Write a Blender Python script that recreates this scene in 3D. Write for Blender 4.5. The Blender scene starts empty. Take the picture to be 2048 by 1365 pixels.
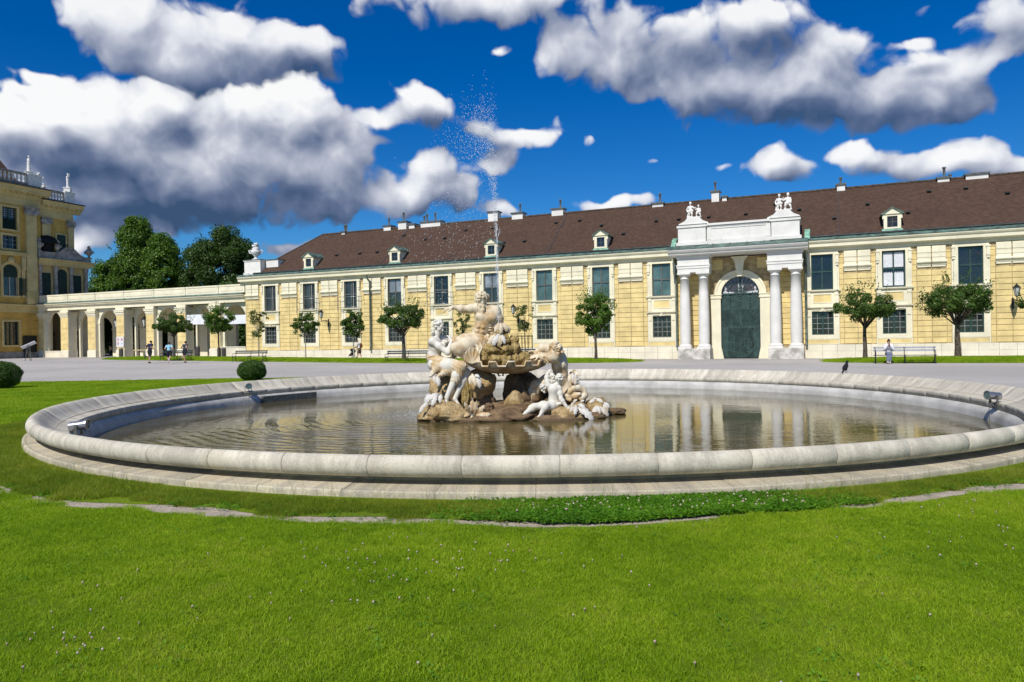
import bpy, bmesh, math, random
import numpy as np
from mathutils import Vector, Matrix, noise as mnoise
from math import sin, cos, pi, radians, sqrt, atan2, hypot

random.seed(7)
C = bpy.context.scene.collection
SC = bpy.context.scene

# ------------------------------------------------------------------ camera
cam_d = bpy.data.cameras.new('camera')
cam = bpy.data.objects.new('camera', cam_d)
C.objects.link(cam)
SC.camera = cam
FPX = 1430.2
cam_d.sensor_width = 36.0
cam_d.lens = 36.0 * FPX / 2048.0
cam_d.clip_start = 0.05
cam_d.clip_end = 3000.0
ROLL, PITCH = -0.01592, -0.001024
_fw = Vector((0, cos(PITCH), sin(PITCH)))
_r0 = Vector((1, 0, 0))
_u0 = _r0.cross(_fw)
_rt = _r0 * cos(ROLL) + _u0 * sin(ROLL)
_up = _rt.cross(_fw)
cam.matrix_world = Matrix(((_rt.x, _up.x, -_fw.x, 0), (_rt.y, _up.y, -_fw.y, 0), (_rt.z, _up.z, -_fw.z, 1.6), (0, 0, 0, 1)))

# ------------------------------------------------------------------ light
SUN_AZ, SUN_EL = radians(26.5), radians(47.0)      # the sun stands behind the viewer's left shoulder
sun_dir = Vector((-sin(SUN_AZ) * cos(SUN_EL), -cos(SUN_AZ) * cos(SUN_EL), sin(SUN_EL)))
sd = bpy.data.lights.new('sun', 'SUN')
sd.energy = 4.6
sd.angle = radians(0.53)
sd.color = (1.0, 0.97, 0.90)
so = bpy.data.objects.new('sun', sd)
C.objects.link(so)
so.rotation_euler = sun_dir.to_track_quat('Z', 'Y').to_euler()
SC.view_settings.view_transform = 'Standard'
SC.view_settings.look = 'None'
SC.view_settings.exposure = 0.0
SC.view_settings.gamma = 1.0
SC.view_settings.use_curve_mapping = False
SC.cycles.max_bounces = 6
SC.cycles.diffuse_bounces = 4
SC.cycles.glossy_bounces = 3
SC.cycles.transparent_max_bounces = 6
SC.cycles.use_adaptive_sampling = True
SC.cycles.use_denoising = True

# ------------------------------------------------------------------ node helper
class NT:
    def __init__(self, tree):
        self.t = tree
    def n(self, typ, props=None, **inp):
        nd = self.t.nodes.new(typ)
        for k, v in (props or {}).items():
            setattr(nd, k, v)
        for k, v in inp.items():
            key = int(k[1:]) if k[0] == 'i' and k[1:].isdigit() else k.replace('_', ' ')
            s = nd.inputs[key]
            if isinstance(v, bpy.types.NodeSocket):
                self.t.links.new(v, s)
            else:
                s.default_value = v
        return nd
    def m(self, op, a, b=None, c=None, clamp=False):
        nd = self.t.nodes.new('ShaderNodeMath')
        nd.operation = op
        nd.use_clamp = clamp
        for i, v in enumerate((a, b, c)):
            if v is None:
                continue
            if isinstance(v, bpy.types.NodeSocket):
                self.t.links.new(v, nd.inputs[i])
            else:
                nd.inputs[i].default_value = v
        return nd.outputs[0]
    def v(self, op, a, b=None):
        nd = self.t.nodes.new('ShaderNodeVectorMath')
        nd.operation = op
        for i, v in enumerate((a, b)):
            if v is None:
                continue
            if isinstance(v, bpy.types.NodeSocket):
                self.t.links.new(v, nd.inputs[i])
            else:
                nd.inputs[i].default_value = v
        return nd.outputs[1] if op in ('LENGTH', 'DOT_PRODUCT') else nd.outputs[0]
    def ramp(self, fac, stops, interp='LINEAR'):
        nd = self.t.nodes.new('ShaderNodeValToRGB')
        cr = nd.color_ramp
        cr.interpolation = interp
        while len(cr.elements) < len(stops):
            cr.elements.new(0.5)
        for el, (p, c) in zip(cr.elements, stops):
            el.position = p
            el.color = c if len(c) == 4 else (*c, 1)
        self.t.links.new(fac, nd.inputs[0])
        return nd.outputs[0]
    def mix(self, f, a, b, mode='MIX'):
        nd = self.t.nodes.new('ShaderNodeMix')
        nd.data_type = 'RGBA'
        nd.blend_type = mode
        for i, v in ((0, f), (6, a), (7, b)):
            if isinstance(v, bpy.types.NodeSocket):
                self.t.links.new(v, nd.inputs[i])
            else:
                nd.inputs[i].default_value = v if i == 0 or len(v) == 4 else (*v, 1)
        return nd.outputs[2]
    def smooth(self, x, lo, hi):
        nd = self.t.nodes.new('ShaderNodeMapRange')
        nd.interpolation_type = 'SMOOTHSTEP'
        for i, v in ((0, x), (1, lo), (2, hi)):
            if isinstance(v, bpy.types.NodeSocket):
                self.t.links.new(v, nd.inputs[i])
            else:
                nd.inputs[i].default_value = v
        return nd.outputs[0]

# ------------------------------------------------------------------ world: clear sky with cumulus clouds
world = bpy.data.worlds.new('World')
SC.world = world
world.use_nodes = True
wt = world.node_tree
wt.nodes.clear()
W = NT(wt)

def px_dir(x, y):
    d = _rt * ((x - 1024) / FPX) - _up * ((y - 682.5) / FPX) + _fw
    d.normalize()
    return atan2(d.x, d.y), math.asin(d.z)

# every puff: direction (as azimuth, elevation) and angular half sizes
CLOUDS = [(200, 30, 75, 50), (270, 70, 100, 70), (370, 90, 120, 80), (470, 75, 110, 70), (560, 110, 100, 62), (620, 95, 70, 48), (330, 150, 100, 45), (430, 150, 110, 45),
          (165, 190, 60, 48), (110, 225, 90, 62), (215, 245, 95, 75), (300, 250, 85, 75), (45, 270, 90, 60), (150, 310, 120, 75), (270, 340, 130, 85), (20, 370, 70, 40),
          (575, 205, 75, 58), (640, 215, 60, 52), (520, 260, 95, 70), (650, 290, 95, 75), (700, 330, 70, 65), (450, 300, 85, 55), (420, 370, 180, 75), (560, 380, 160, 75), (690, 410, 100, 40), (330, 400, 130, 45),
          (120, 375, 80, 35), (840, 6, 150, 48), (980, 14, 130, 48), (1120, 5, 120, 44),
          (810, 190, 42, 32), (850, 225, 62, 36), (920, 240, 62, 34), (985, 270, 62, 32), (1040, 282, 52, 26), (1100, 262, 40, 30), (765, 235, 50, 22),
          (860, 300, 55, 38), (905, 330, 60, 42), (840, 350, 52, 52), (815, 395, 70, 38), (900, 390, 90, 40), (985, 325, 50, 24),
          (1180, 290, 22, 13), (1296, 312, 22, 8), (1010, 415, 60, 14), (1200, 405, 55, 20), (1270, 402, 60, 16),
          (190, 470, 60, 40), (130, 500, 50, 40), (330, 455, 70, 18), (545, 492, 50, 18), (600, 488, 40, 14),
          (1110, 105, 70, 42), (1190, 85, 85, 55), (1270, 60, 90, 55), (1250, 150, 100, 50), (1370, 60, 100, 60), (1350, 150, 120, 60), (1470, 35, 100, 45), (1450, 190, 120, 62), (1560, 20, 80, 30),
          (1550, 130, 110, 75), (1640, 85, 60, 45), (1690, 80, 48, 40), (1610, 200, 130, 65), (1730, 160, 95, 60), (1760, 220, 120, 48), (1880, 140, 72, 45), (1930, 170, 62, 50), (1870, 215, 100, 40),
          (1990, 15, 80, 35), (2040, 60, 60, 40), (1985, 110, 50, 25), (1830, 90, 40, 12),
          (1690, 295, 42, 18), (1760, 320, 60, 24), (1850, 325, 60, 26), (1920, 305, 50, 30), (1970, 335, 70, 26), (2050, 345, 60, 24),
          (1570, 312, 42, 26), (1500, 345, 60, 22), (1590, 335, 45, 20), (1455, 325, 20, 9), (1000, 98, 34, 16), (410, 205, 120, 42), (310, 205, 80, 36), (60, 215, 60, 30), (20, 160, 40, 12), (75, 140, 50, 10)]
DARKS = [(370, 195, 160, 40), (450, 425, 250, 55), (300, 380, 150, 55), (600, 410, 150, 50), (480, 150, 200, 60), (600, 130, 90, 45), (1480, 230, 260, 50), (1700, 235, 240, 45), (1500, 120, 160, 70), (1300, 110, 120, 50),
         (960, 20, 220, 40), (1000, 290, 130, 28), (1860, 200, 120, 45), (100, 340, 140, 50), (860, 410, 100, 35), (1980, 40, 110, 50), (1830, 335, 210, 40), (1540, 345, 120, 34), (1250, 415, 120, 24), (900, 250, 130, 30), (560, 500, 120, 20)]

def px_far(x, y, rx, ry):
    """does this puff belong to the high clouds behind the near cumulus"""
    return y < 170 and (x < 700 and y - ry < 110) or (x > 840 and y < 240 and x > 1080) or (y < 30)

def cloud_layer(name, puffs, darks, seed, beyond):
    """one layer of cumulus: S its smooth body, N the billows on it, D the shaded base"""
    fg = bpy.data.node_groups.new(name, 'ShaderNodeTree')
    fg.interface.new_socket('P', in_out='INPUT', socket_type='NodeSocketVector')
    for k in 'SND': fg.interface.new_socket(k, in_out='OUTPUT', socket_type='NodeSocketFloat')
    G = NT(fg)
    gi = fg.nodes.new('NodeGroupInput')
    go = fg.nodes.new('NodeGroupOutput')
    P0 = gi.outputs[0]
    PS = G.v('ADD', P0, (seed, seed * 0.6, seed))
    w1 = G.n('ShaderNodeTexNoise', {'noise_dimensions': '3D'}, Vector=PS, Scale=13.0, Detail=2.0, Roughness=0.5)
    wc = G.v('SUBTRACT', w1.outputs['Color'], (0.5, 0.5, 0.5))
    PW = G.v('ADD', P0, G.v('MULTIPLY', wc, (0.055, 0.045, 0.0)))
    def blobs(lst, size):
        acc = None
        for (x, y, rx, ry) in lst:
            a, e = px_dir(x, y)
            dv = G.v('MULTIPLY', G.v('SUBTRACT', PW, (a, e, 0)), (FPX / rx / size, FPX / ry / size, 0))
            s = G.m('MAXIMUM', G.m('SUBTRACT', 1.0, G.v('DOT_PRODUCT', dv, dv)), 0.0)
            acc = G.m('MULTIPLY', s, s) if acc is None else G.m('MULTIPLY_ADD', s, s, acc)
        return acc
    S_ = G.m('POWER', G.m('MAXIMUM', blobs(puffs, 1.50), 0.0), 0.75)
    D_ = G.m('MINIMUM', blobs(darks, 1.2), 1.2)
    if beyond:      # past the frame the same kind of sky goes on
        sepp = G.n('ShaderNodeSeparateXYZ', Vector=P0)
        outm = G.m('MAXIMUM', G.smooth(G.m('ABSOLUTE', sepp.outputs[0]), 0.66, 0.95), G.smooth(sepp.outputs[1], 0.50, 0.68))
        gn = G.n('ShaderNodeTexNoise', {'noise_dimensions': '3D'}, Vector=PW, Scale=2.3, Detail=2.0, Roughness=0.5)
        gen = G.m('MULTIPLY', G.m('MAXIMUM', G.m('SUBTRACT', gn.outputs[0], 0.47), 0.0), 7.0)
        S_ = G.m('ADD', S_, G.m('MULTIPLY', gen, outm))
    f1 = G.n('ShaderNodeTexNoise', {'noise_dimensions': '3D'}, Vector=PS, Scale=15.0, Detail=9.0, Roughness=0.58)
    wv = G.v('ADD', PS, G.v('MULTIPLY', wc, (0.09, 0.08, 0.0)))
    vo = G.n('ShaderNodeTexVoronoi', {'feature': 'F1'}, Vector=wv, Scale=17.0, Detail=2.0, Roughness=0.5)
    puff = G.m('MULTIPLY', G.m('SUBTRACT', 0.42, vo.outputs['Distance']), 0.95)
    N_ = G.m('ADD', puff, G.m('MULTIPLY', G.m('SUBTRACT', f1.outputs[0], 0.5), 1.05))
    for i, k in enumerate((S_, N_, D_)): fg.links.new(k, go.inputs[i])
    return fg

tc = W.n('ShaderNodeTexCoord')
sp = W.n('ShaderNodeSeparateXYZ', Vector=tc.outputs['Generated'])
az = W.m('ARCTAN2', sp.outputs[0], sp.outputs[1])
el = W.m('ARCSINE', sp.outputs[2])
pv = W.n('ShaderNodeCombineXYZ', X=az, Y=el, Z=0.0).outputs[0]
FARP = [c for c in CLOUDS if px_far(*c)]
NEARP = [c for c in CLOUDS if not px_far(*c)]
FARD = [c for c in DARKS if c[1] < 165 or (c[0] > 1200 and c[1] < 300)]
NEARD = [c for c in DARKS if c not in FARD]
def layer_nodes(fg, lo, hi, base, kd, veil):
    def inst(off):
        g = wt.nodes.new('ShaderNodeGroup'); g.node_tree = fg
        wt.links.new(W.v('ADD', pv, off) if off else pv, g.inputs[0]); return g
    g0, g1 = inst(None), inst((-0.016, 0.032, 0))
    F = W.m('ADD', g0.outputs[0], g0.outputs[1])
    dens = W.smooth(F, lo, hi)
    dS = W.m('SUBTRACT', g0.outputs[0], g1.outputs[0]); dN = W.m('SUBTRACT', g0.outputs[1], g1.outputs[1])
    lit = W.m('ADD', base, W.m('ADD', W.m('MULTIPLY', dS, 0.43), W.m('MULTIPLY', dN, 0.30)))
    lit = W.m('SUBTRACT', lit, W.m('MULTIPLY', g0.outputs[2], kd))
    lit = W.m('MAXIMUM', W.m('MINIMUM', lit, 1.0), 0.0)
    col = W.ramp(lit, [(0.0, (0.045, 0.085, 0.17)), (0.22, (0.12, 0.16, 0.27)), (0.45, (0.29, 0.33, 0.44)), (0.66, (0.52, 0.55, 0.64)), (0.86, (0.82, 0.84, 0.89)), (1.0, (0.98, 0.98, 0.98))])
    return W.m('MULTIPLY', dens, veil), col
L1d, L1c = layer_nodes(cloud_layer('high_clouds', FARP, FARD, 0.0, True), 0.16, 0.64, 0.54, 0.20, 0.93)
L2d, L2c = layer_nodes(cloud_layer('near_clouds', NEARP, NEARD, 3.7, False), 0.16, 0.60, 0.53, 0.26, 0.97)
sky = W.n('ShaderNodeTexSky', {'sky_type': 'NISHITA', 'sun_disc': False, 'sun_elevation': SUN_EL, 'sun_rotation': SUN_AZ + pi,
                               'air_density': 1.0, 'dust_density': 0.05, 'ozone_density': 2.0})
SKY_K = 0.095
hs = W.n('ShaderNodeHueSaturation', Hue=0.5, Saturation=1.55, Value=1.0, Fac=1.0, Color=sky.outputs[0])
skc = W.mix(1.0, hs.outputs[0], (0.40, 0.71, 1.0), 'MULTIPLY')
skn = W.v('MULTIPLY', skc, (SKY_K, SKY_K, SKY_K))
lowh = W.smooth(el, -0.03, 0.0)
mixc = W.mix(W.m('MULTIPLY', L2d, lowh), W.mix(W.m('MULTIPLY', L1d, lowh), skn, L1c), L2c)
# strength stays 0.1: colours are scaled by ten to keep the sky texture's own physical level
bg = W.n('ShaderNodeBackground', Color=W.v('MULTIPLY', mixc, (10, 10, 10)), Strength=0.1)
wo = wt.nodes.new('ShaderNodeOutputWorld')
wt.links.new(bg.outputs[0], wo.inputs[0])
world.cycles.sampling_method = 'MANUAL'
world.cycles.sample_map_resolution = 512

# ------------------------------------------------------------------ objects and tags
def link(name, me, mats=(), parent=None, loc=None, rot=None):
    o = bpy.data.objects.new(name, me)
    C.objects.link(o)
    if me is not None:
        for m_ in mats:
            if m_ is not None and m_.name not in [x.name for x in me.materials if x]:
                me.materials.append(m_)
    if parent is not None:
        o.parent = parent
    if loc is not None:
        o.location = loc
    if rot is not None:
        o.rotation_euler = rot
    return o

def tag(o, label=None, cat=None, group=None, kind=None):
    if label: o['label'] = label
    if cat: o['category'] = cat
    if group: o['group'] = group
    if kind: o['kind'] = kind
    return o

def empty(name, loc=(0, 0, 0), rz=0.0, label=None, cat=None, group=None):
    o = bpy.data.objects.new(name, None)
    C.objects.link(o)
    o.location = loc
    o.rotation_euler = (0, 0, rz)
    o.empty_display_size = 0.2
    return tag(o, label, cat, group)

def copy_tree(src, parent=None, loc=None, rz=None, label=None):
    c = src.copy()
    C.objects.link(c)
    c.parent = parent
    if loc is not None: c.location = loc
    if rz is not None: c.rotation_euler = (c.rotation_euler[0], c.rotation_euler[1], rz)
    if label: c['label'] = label
    for ch in list(src.children):
        copy_tree(ch, c)
    return c

class MB:
    """collects polygons with material slots and builds one mesh"""
    def __init__(self):
        self.v = []; self.f = []; self.mi = []; self.sm = []
    def face(self, pts, mi=0, smooth=False):
        b = len(self.v)
        self.v.extend([tuple(p) for p in pts])
        self.f.append(tuple(range(b, b + len(pts))))
        self.mi.append(mi); self.sm.append(smooth)
    def grid(self, rows, mi=0, smooth=True, closed=False):
        b = len(self.v); n = len(rows[0])
        for r in rows: self.v.extend([tuple(p) for p in r])
        for i in range(len(rows) - 1):
            for j in range(n if closed else n - 1):
                k = (j + 1) % n
                self.f.append((b + i * n + j, b + i * n + k, b + (i + 1) * n + k, b + (i + 1) * n + j))
                self.mi.append(mi); self.sm.append(smooth)
    def box(self, x0, x1, y0, y1, z0, z1, mi=0):
        if x0 > x1: x0, x1 = x1, x0
        if y0 > y1: y0, y1 = y1, y0
        if z0 > z1: z0, z1 = z1, z0
        b = len(self.v)
        self.v += [(x0, y0, z0), (x1, y0, z0), (x1, y1, z0), (x0, y1, z0), (x0, y0, z1), (x1, y0, z1), (x1, y1, z1), (x0, y1, z1)]
        for f in ((0, 3, 2, 1), (4, 5, 6, 7), (0, 1, 5, 4), (1, 2, 6, 5), (2, 3, 7, 6), (3, 0, 4, 7)):
            self.f.append(tuple(b + i for i in f)); self.mi.append(mi); self.sm.append(False)
        return self
    def taper(self, x0, x1, y0, y1, z0, z1, t, mi=0):
        """box whose front (-y) face is inset by t, like a bevelled ashlar"""
        b = len(self.v)
        self.v += [(x0, y1, z0), (x1, y1, z0), (x1, y1, z1), (x0, y1, z1), (x0, y0 + t, z0), (x1, y0 + t, z0), (x1, y0 + t, z1), (x0, y0 + t, z1),
                   (x0 + t, y0, z0 + t), (x1 - t, y0, z0 + t), (x1 - t, y0, z1 - t), (x0 + t, y0, z1 - t)]
        for f in ((0, 3, 2, 1), (0, 1, 5, 4), (1, 2, 6, 5), (2, 3, 7, 6), (3, 0, 4, 7), (4, 5, 9, 8), (5, 6, 10, 9), (6, 7, 11, 10), (7, 4, 8, 11), (8, 9, 10, 11)):
            self.f.append(tuple(b + i for i in f)); self.mi.append(mi); self.sm.append(False)
        return self
    def prism(self, poly, a0, a1, axis='x', mi=0):
        """extrude a 2-D polygon. axis x: poly=(y,z); axis y: poly=(x,z); axis z: poly=(x,y)"""
        def P(p, a):
            return (a, p[0], p[1]) if axis == 'x' else ((p[0], a, p[1]) if axis == 'y' else (p[0], p[1], a))
        n = len(poly); b = len(self.v)
        self.v += [P(p, a0) for p in poly] + [P(p, a1) for p in poly]
        for i in range(n):
            j = (i + 1) % n
            self.f.append((b + i, b + j, b + n + j, b + n + i)); self.mi.append(mi); self.sm.append(False)
        self.f.append(tuple(b + i for i in range(n))[::-1]); self.mi.append(mi); self.sm.append(False)
        self.f.append(tuple(b + n + i for i in range(n))); self.mi.append(mi); self.sm.append(False)
        return self
    def lathe(self, prof, cx=0, cy=0, seg=16, mi=0, smooth=True, z0=0.0):
        rows = [[(cx + r * cos(2 * pi * k / seg), cy + r * sin(2 * pi * k / seg), z0 + z) for k in range(seg)] for r, z in prof]
        self.grid(rows, mi, smooth, closed=True)
        if prof[0][0] > 1e-4: self.face(rows[0][::-1], mi)
        if prof[-1][0] > 1e-4: self.face(rows[-1], mi)
        return self
    def tube(self, pts, r, seg=8, mi=0, smooth=True, cap=True):
        pts = [Vector(p) for p in pts]
        rs = r if isinstance(r, (list, tuple)) else [r] * len(pts)
        rows = []
        up = None
        for i, p in enumerate(pts):
            t = (pts[min(i + 1, len(pts) - 1)] - pts[max(i - 1, 0)])
            if t.length < 1e-9: t = Vector((0, 0, 1))
            t.normalize()
            if up is None:
                up = Vector((0, 0, 1)) if abs(t.z) < 0.9 else Vector((1, 0, 0))
            a = t.cross(up)
            if a.length < 1e-6: a = t.cross(Vector((0, 1, 0)))
            a.normalize(); b_ = a.cross(t); up = b_
            rows.append([tuple(p + (a * cos(2 * pi * k / seg) + b_ * sin(2 * pi * k / seg)) * rs[i]) for k in range(seg)])
        self.grid(rows, mi, smooth, closed=True)
        if cap:
            self.face(rows[0][::-1], mi); self.face(rows[-1], mi)
        return self
    def mesh(self, name):
        me = bpy.data.meshes.new(name)
        me.from_pydata(self.v, [], self.f)
        me.polygons.foreach_set('material_index', self.mi)
        me.polygons.foreach_set('use_smooth', self.sm)
        me.update()
        return me
    def fixn(self, me):
        bm = bmesh.new(); bm.from_mesh(me)
        bmesh.ops.recalc_face_normals(bm, faces=bm.faces)
        bm.to_mesh(me); bm.free()
    def build(self, name, mats, parent=None, fix=True, loc=None, rot=None):
        me = self.mesh(name)
        if fix: self.fixn(me)
        if not isinstance(mats, (list, tuple)): mats = [mats]
        o = bpy.data.objects.new(name, me)
        C.objects.link(o)
        for m_ in mats: me.materials.append(m_)
        if parent is not None: o.parent = parent
        if loc is not None: o.location = loc
        if rot is not None: o.rotation_euler = rot
        return o

# ------------------------------------------------------------------ materials
def new_mat(name):
    m_ = bpy.data.materials.new(name)
    m_.use_nodes = True
    t = m_.node_tree
    t.nodes.clear()
    N = NT(t)
    out = t.nodes.new('ShaderNodeOutputMaterial')
    b = t.nodes.new('ShaderNodeBsdfPrincipled')
    t.links.new(b.outputs[0], out.inputs[0])
    return m_, N, b, out

def mat(name, col, rough=0.8, var=0.12, scale=3.0, bump=0.0, bscale=40.0, col2=None, metal=0.0, spec=0.3, streak=0.0, obj_var=0.0, bdist=0.01, detail=5.0):
    """painted / stone / metal surface with broad mottling, fine grain, streaks and relief"""
    m_, N, b, out = new_mat(name)
    geo = N.n('ShaderNodeNewGeometry').outputs['Position']
    n1 = N.n('ShaderNodeTexNoise', Vector=geo, Scale=scale, Detail=detail, Roughness=0.6).outputs[0]
    c2 = col2 or tuple(c * (1 - var * 2.2) for c in col)
    f = N.smooth(n1, 0.32, 0.68)
    c = N.mix(f, c2, tuple(min(1.0, x * (1 + var * 0.35)) for x in col))
    if streak:
        sv = N.v('MULTIPLY', geo, (2.2, 2.2, 0.16))
        n2 = N.n('ShaderNodeTexNoise', Vector=sv, Scale=1.6, Detail=6.0, Roughness=0.65).outputs[0]
        c = N.mix(N.m('MULTIPLY', N.smooth(n2, 0.52, 0.74), streak), c, tuple(x * 0.45 for x in col))
    if obj_var:
        oi = N.n('ShaderNodeObjectInfo').outputs['Random']
        vv = N.m('ADD', 1 - obj_var, N.m('MULTIPLY', oi, obj_var * 1.6))
        c = N.mix(1.0, c, N.n('ShaderNodeCombineXYZ', X=vv, Y=vv, Z=vv).outputs[0], 'MULTIPLY')
    N.t.links.new(c, b.inputs['Base Color'])
    b.inputs['Roughness'].default_value = rough
    b.inputs['Metallic'].default_value = metal
    b.inputs['Specular IOR Level'].default_value = spec
    if bump:
        n3 = N.n('ShaderNodeTexNoise', Vector=geo, Scale=bscale, Detail=5.0, Roughness=0.65).outputs[0]
        bp = N.n('ShaderNodeBump', Strength=bump, Distance=bdist, Height=n3)
        N.t.links.new(bp.outputs[0], b.inputs['Normal'])
    return m_

M = {}
M['cream'] = mat('cream_render', (0.82, 0.755, 0.56), 0.85, 0.06, 0.8, 0.3, 30, streak=0.12)
M['cream_plinth'] = mat('cream_plinth', (0.80, 0.73, 0.57), 0.85, 0.07, 0.9, 0.3, 25, streak=0.15)
M['yellow'] = mat('yellow_render', (0.82, 0.635, 0.285), 0.9, 0.10, 1.2, 0.6, 26, streak=0.14, obj_var=0.07, bdist=0.02)
M['joint'] = mat('joint_mortar', (0.50, 0.38, 0.20), 0.95, 0.2, 3)
M['white'] = mat('white_limewash', (0.76, 0.73, 0.68), 0.85, 0.05, 1.0, 0.25, 30, streak=0.12)
M['stone_foot'] = mat('grey_footing', (0.62, 0.58, 0.52), 0.9, 0.22, 2.2, 0.5, 30, streak=0.2)
M['copper'] = mat('verdigris_copper', (0.115, 0.19, 0.155), 0.6, 0.35, 2.5, 0.2, 20, col2=(0.05, 0.07, 0.06))
M['copper_bright'] = mat('pale_verdigris', (0.25, 0.48, 0.36), 0.6, 0.25, 3, 0.2, 20)
M['gutter'] = mat('dark_gutter', (0.035, 0.045, 0.045), 0.5, 0.2, 3)
M['dark_iron'] = mat('black_iron', (0.02, 0.022, 0.024), 0.45, 0.2, 8)
M['pipe'] = mat('downpipe_metal', (0.13, 0.17, 0.14), 0.45, 0.3, 3, col2=(0.06, 0.08, 0.07))
M['frame_grey'] = mat('window_frame_grey', (0.12, 0.13, 0.12), 0.5, 0.1, 6)
M['frame_green'] = mat('window_frame_green', (0.035, 0.075, 0.065), 0.45, 0.12, 6)
M['frame_light'] = mat('window_frame_light', (0.42, 0.42, 0.40), 0.5, 0.1, 6)
M['gate_green'] = mat('gate_green_paint', (0.045, 0.085, 0.075), 0.55, 0.18, 3, 0.2, 40, streak=0.2)
M['metal'] = mat('galvanised_steel', (0.42, 0.43, 0.44), 0.32, 0.12, 12, metal=0.85)
M['metal_dark'] = mat('weathered_steel', (0.16, 0.16, 0.15), 0.45, 0.2, 9, metal=0.5)
M['interior'] = mat('dim_interior', (0.05, 0.047, 0.04), 0.95, 0.1, 1)
M['curtain'] = mat('white_curtain', (0.72, 0.72, 0.74), 0.9, 0.06, 6)

def glass_mat(name, col, rough=0.03, wob=0.15):
    m_, N, b, out = new_mat(name)
    geo = N.n('ShaderNodeNewGeometry').outputs['Position']
    n1 = N.n('ShaderNodeTexNoise', Vector=geo, Scale=0.9, Detail=2.0).outputs[0]
    c = N.mix(N.smooth(n1, 0.35, 0.65), tuple(x * 0.55 for x in col), col)
    N.t.links.new(c, b.inputs['Base Color'])
    b.inputs['Roughness'].default_value = rough
    b.inputs['Specular IOR Level'].default_value = 0.8
    bp = N.n('ShaderNodeBump', Strength=wob, Distance=0.05, Height=N.n('ShaderNodeTexNoise', Vector=geo, Scale=1.4, Detail=1.0).outputs[0])
    N.t.links.new(bp.outputs[0], b.inputs['Normal'])
    return m_
M['glass'] = glass_mat('window_glass', (0.045, 0.055, 0.055))
M['glass_teal'] = glass_mat('blind_behind_glass', (0.10, 0.17, 0.16))
M['glass_pale'] = glass_mat('pale_blind_behind_glass', (0.30, 0.33, 0.37))
M['glass_fan'] = glass_mat('fanlight_glass', (0.13, 0.085, 0.095))
M['glass_dark'] = glass_mat('dark_glass', (0.014, 0.017, 0.02))

# ------------------------------------------------------------------ building frame
TH = 0.40219
EU = Vector((cos(TH), -sin(TH), 0)); EN = Vector((sin(TH), cos(TH), 0))
D0 = 54.5
def WP(u, w, z=0.0):
    """u metres along the wing, w metres behind its front (negative: in front), z up"""
    return EU * u + EN * (D0 + w) + Vector((0, 0, z))
def sst(x, a, b):
    t = min(1.0, max(0.0, (x - a) / (b - a)))
    return t * t * (3 - 2 * t)
def gz(x, y):
    """height of the courtyard, which climbs a little towards the palace"""
    u = EU.x * x + EU.y * y
    nn = EN.x * x + EN.y * y
    return 0.46 * sst(-u, 20, 72) * sst(nn, 18, 46)
# ------------------------------------------------------------------ ground: one gravel court to the horizon
BC = Vector((0.613, 17.87, 0))       # centre of the basin
R_FOOT = 10.85
def gravel_mat():
    m_, N, b, out = new_mat('pale_gravel')
    geo = N.n('ShaderNodeNewGeometry').outputs['Position']
    big = N.n('ShaderNodeTexNoise', Vector=geo, Scale=0.12, Detail=5.0, Roughness=0.6).outputs[0]
    fine = N.n('ShaderNodeTexNoise', Vector=geo, Scale=22.0, Detail=6.0, Roughness=0.8).outputs[0]
    sv = N.v('MULTIPLY', geo, (0.5, 2.2, 1.0))
    st = N.n('ShaderNodeTexNoise', Vector=sv, Scale=0.9, Detail=4.0, Roughness=0.6).outputs[0]
    c = N.mix(N.smooth(big, 0.35, 0.65), (0.36, 0.33, 0.305), (0.47, 0.432, 0.395))
    c = N.mix(N.m('MULTIPLY', N.smooth(st, 0.45, 0.7), 0.35), c, (0.27, 0.25, 0.24))
    c = N.mix(N.m('MULTIPLY', N.smooth(fine, 0.40, 0.62), 0.5), c, (0.56, 0.53, 0.50))
    c = N.mix(N.m('MULTIPLY', N.smooth(fine, 0.52, 0.36), 0.45), c, (0.20, 0.185, 0.175))
    N.t.links.new(c, b.inputs['Base Color'])
    b.inputs['Roughness'].default_value = 0.95
    b.inputs['Specular IOR Level'].default_value = 0.15
    bp = N.n('ShaderNodeBump', Strength=0.6, Distance=0.02, Height=fine)
    N.t.links.new(bp.outputs[0], b.inputs['Normal'])
    return m_
M['gravel'] = gravel_mat()

def build_ground():
    # radial sheet around the basin (with the basin's hole cut out), out to the horizon
    radii = [R_FOOT - 0.50, 11.2, 11.6, 12.5, 14, 16, 18.5, 21, 24, 28, 32, 36, 40, 45, 50, 56, 62, 70, 78, 86, 96, 110, 130, 160, 220, 400, 900, 2200]
    seg = 144
    mb = MB()
    rows = []
    for r in radii:
        row = []
        for k in range(seg):
            a = 2 * pi * k / seg
            x, y = BC.x + r * cos(a), BC.y + r * sin(a)
            row.append((x, y, gz(x, y)))
        rows.append(row)
    mb.grid(rows, 0, True, closed=True)
    g = mb.build('ground', M['gravel'])
    tag(g, 'pale grey gravel court between the fountain and the palace', kind='structure')
build_ground()

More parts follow.
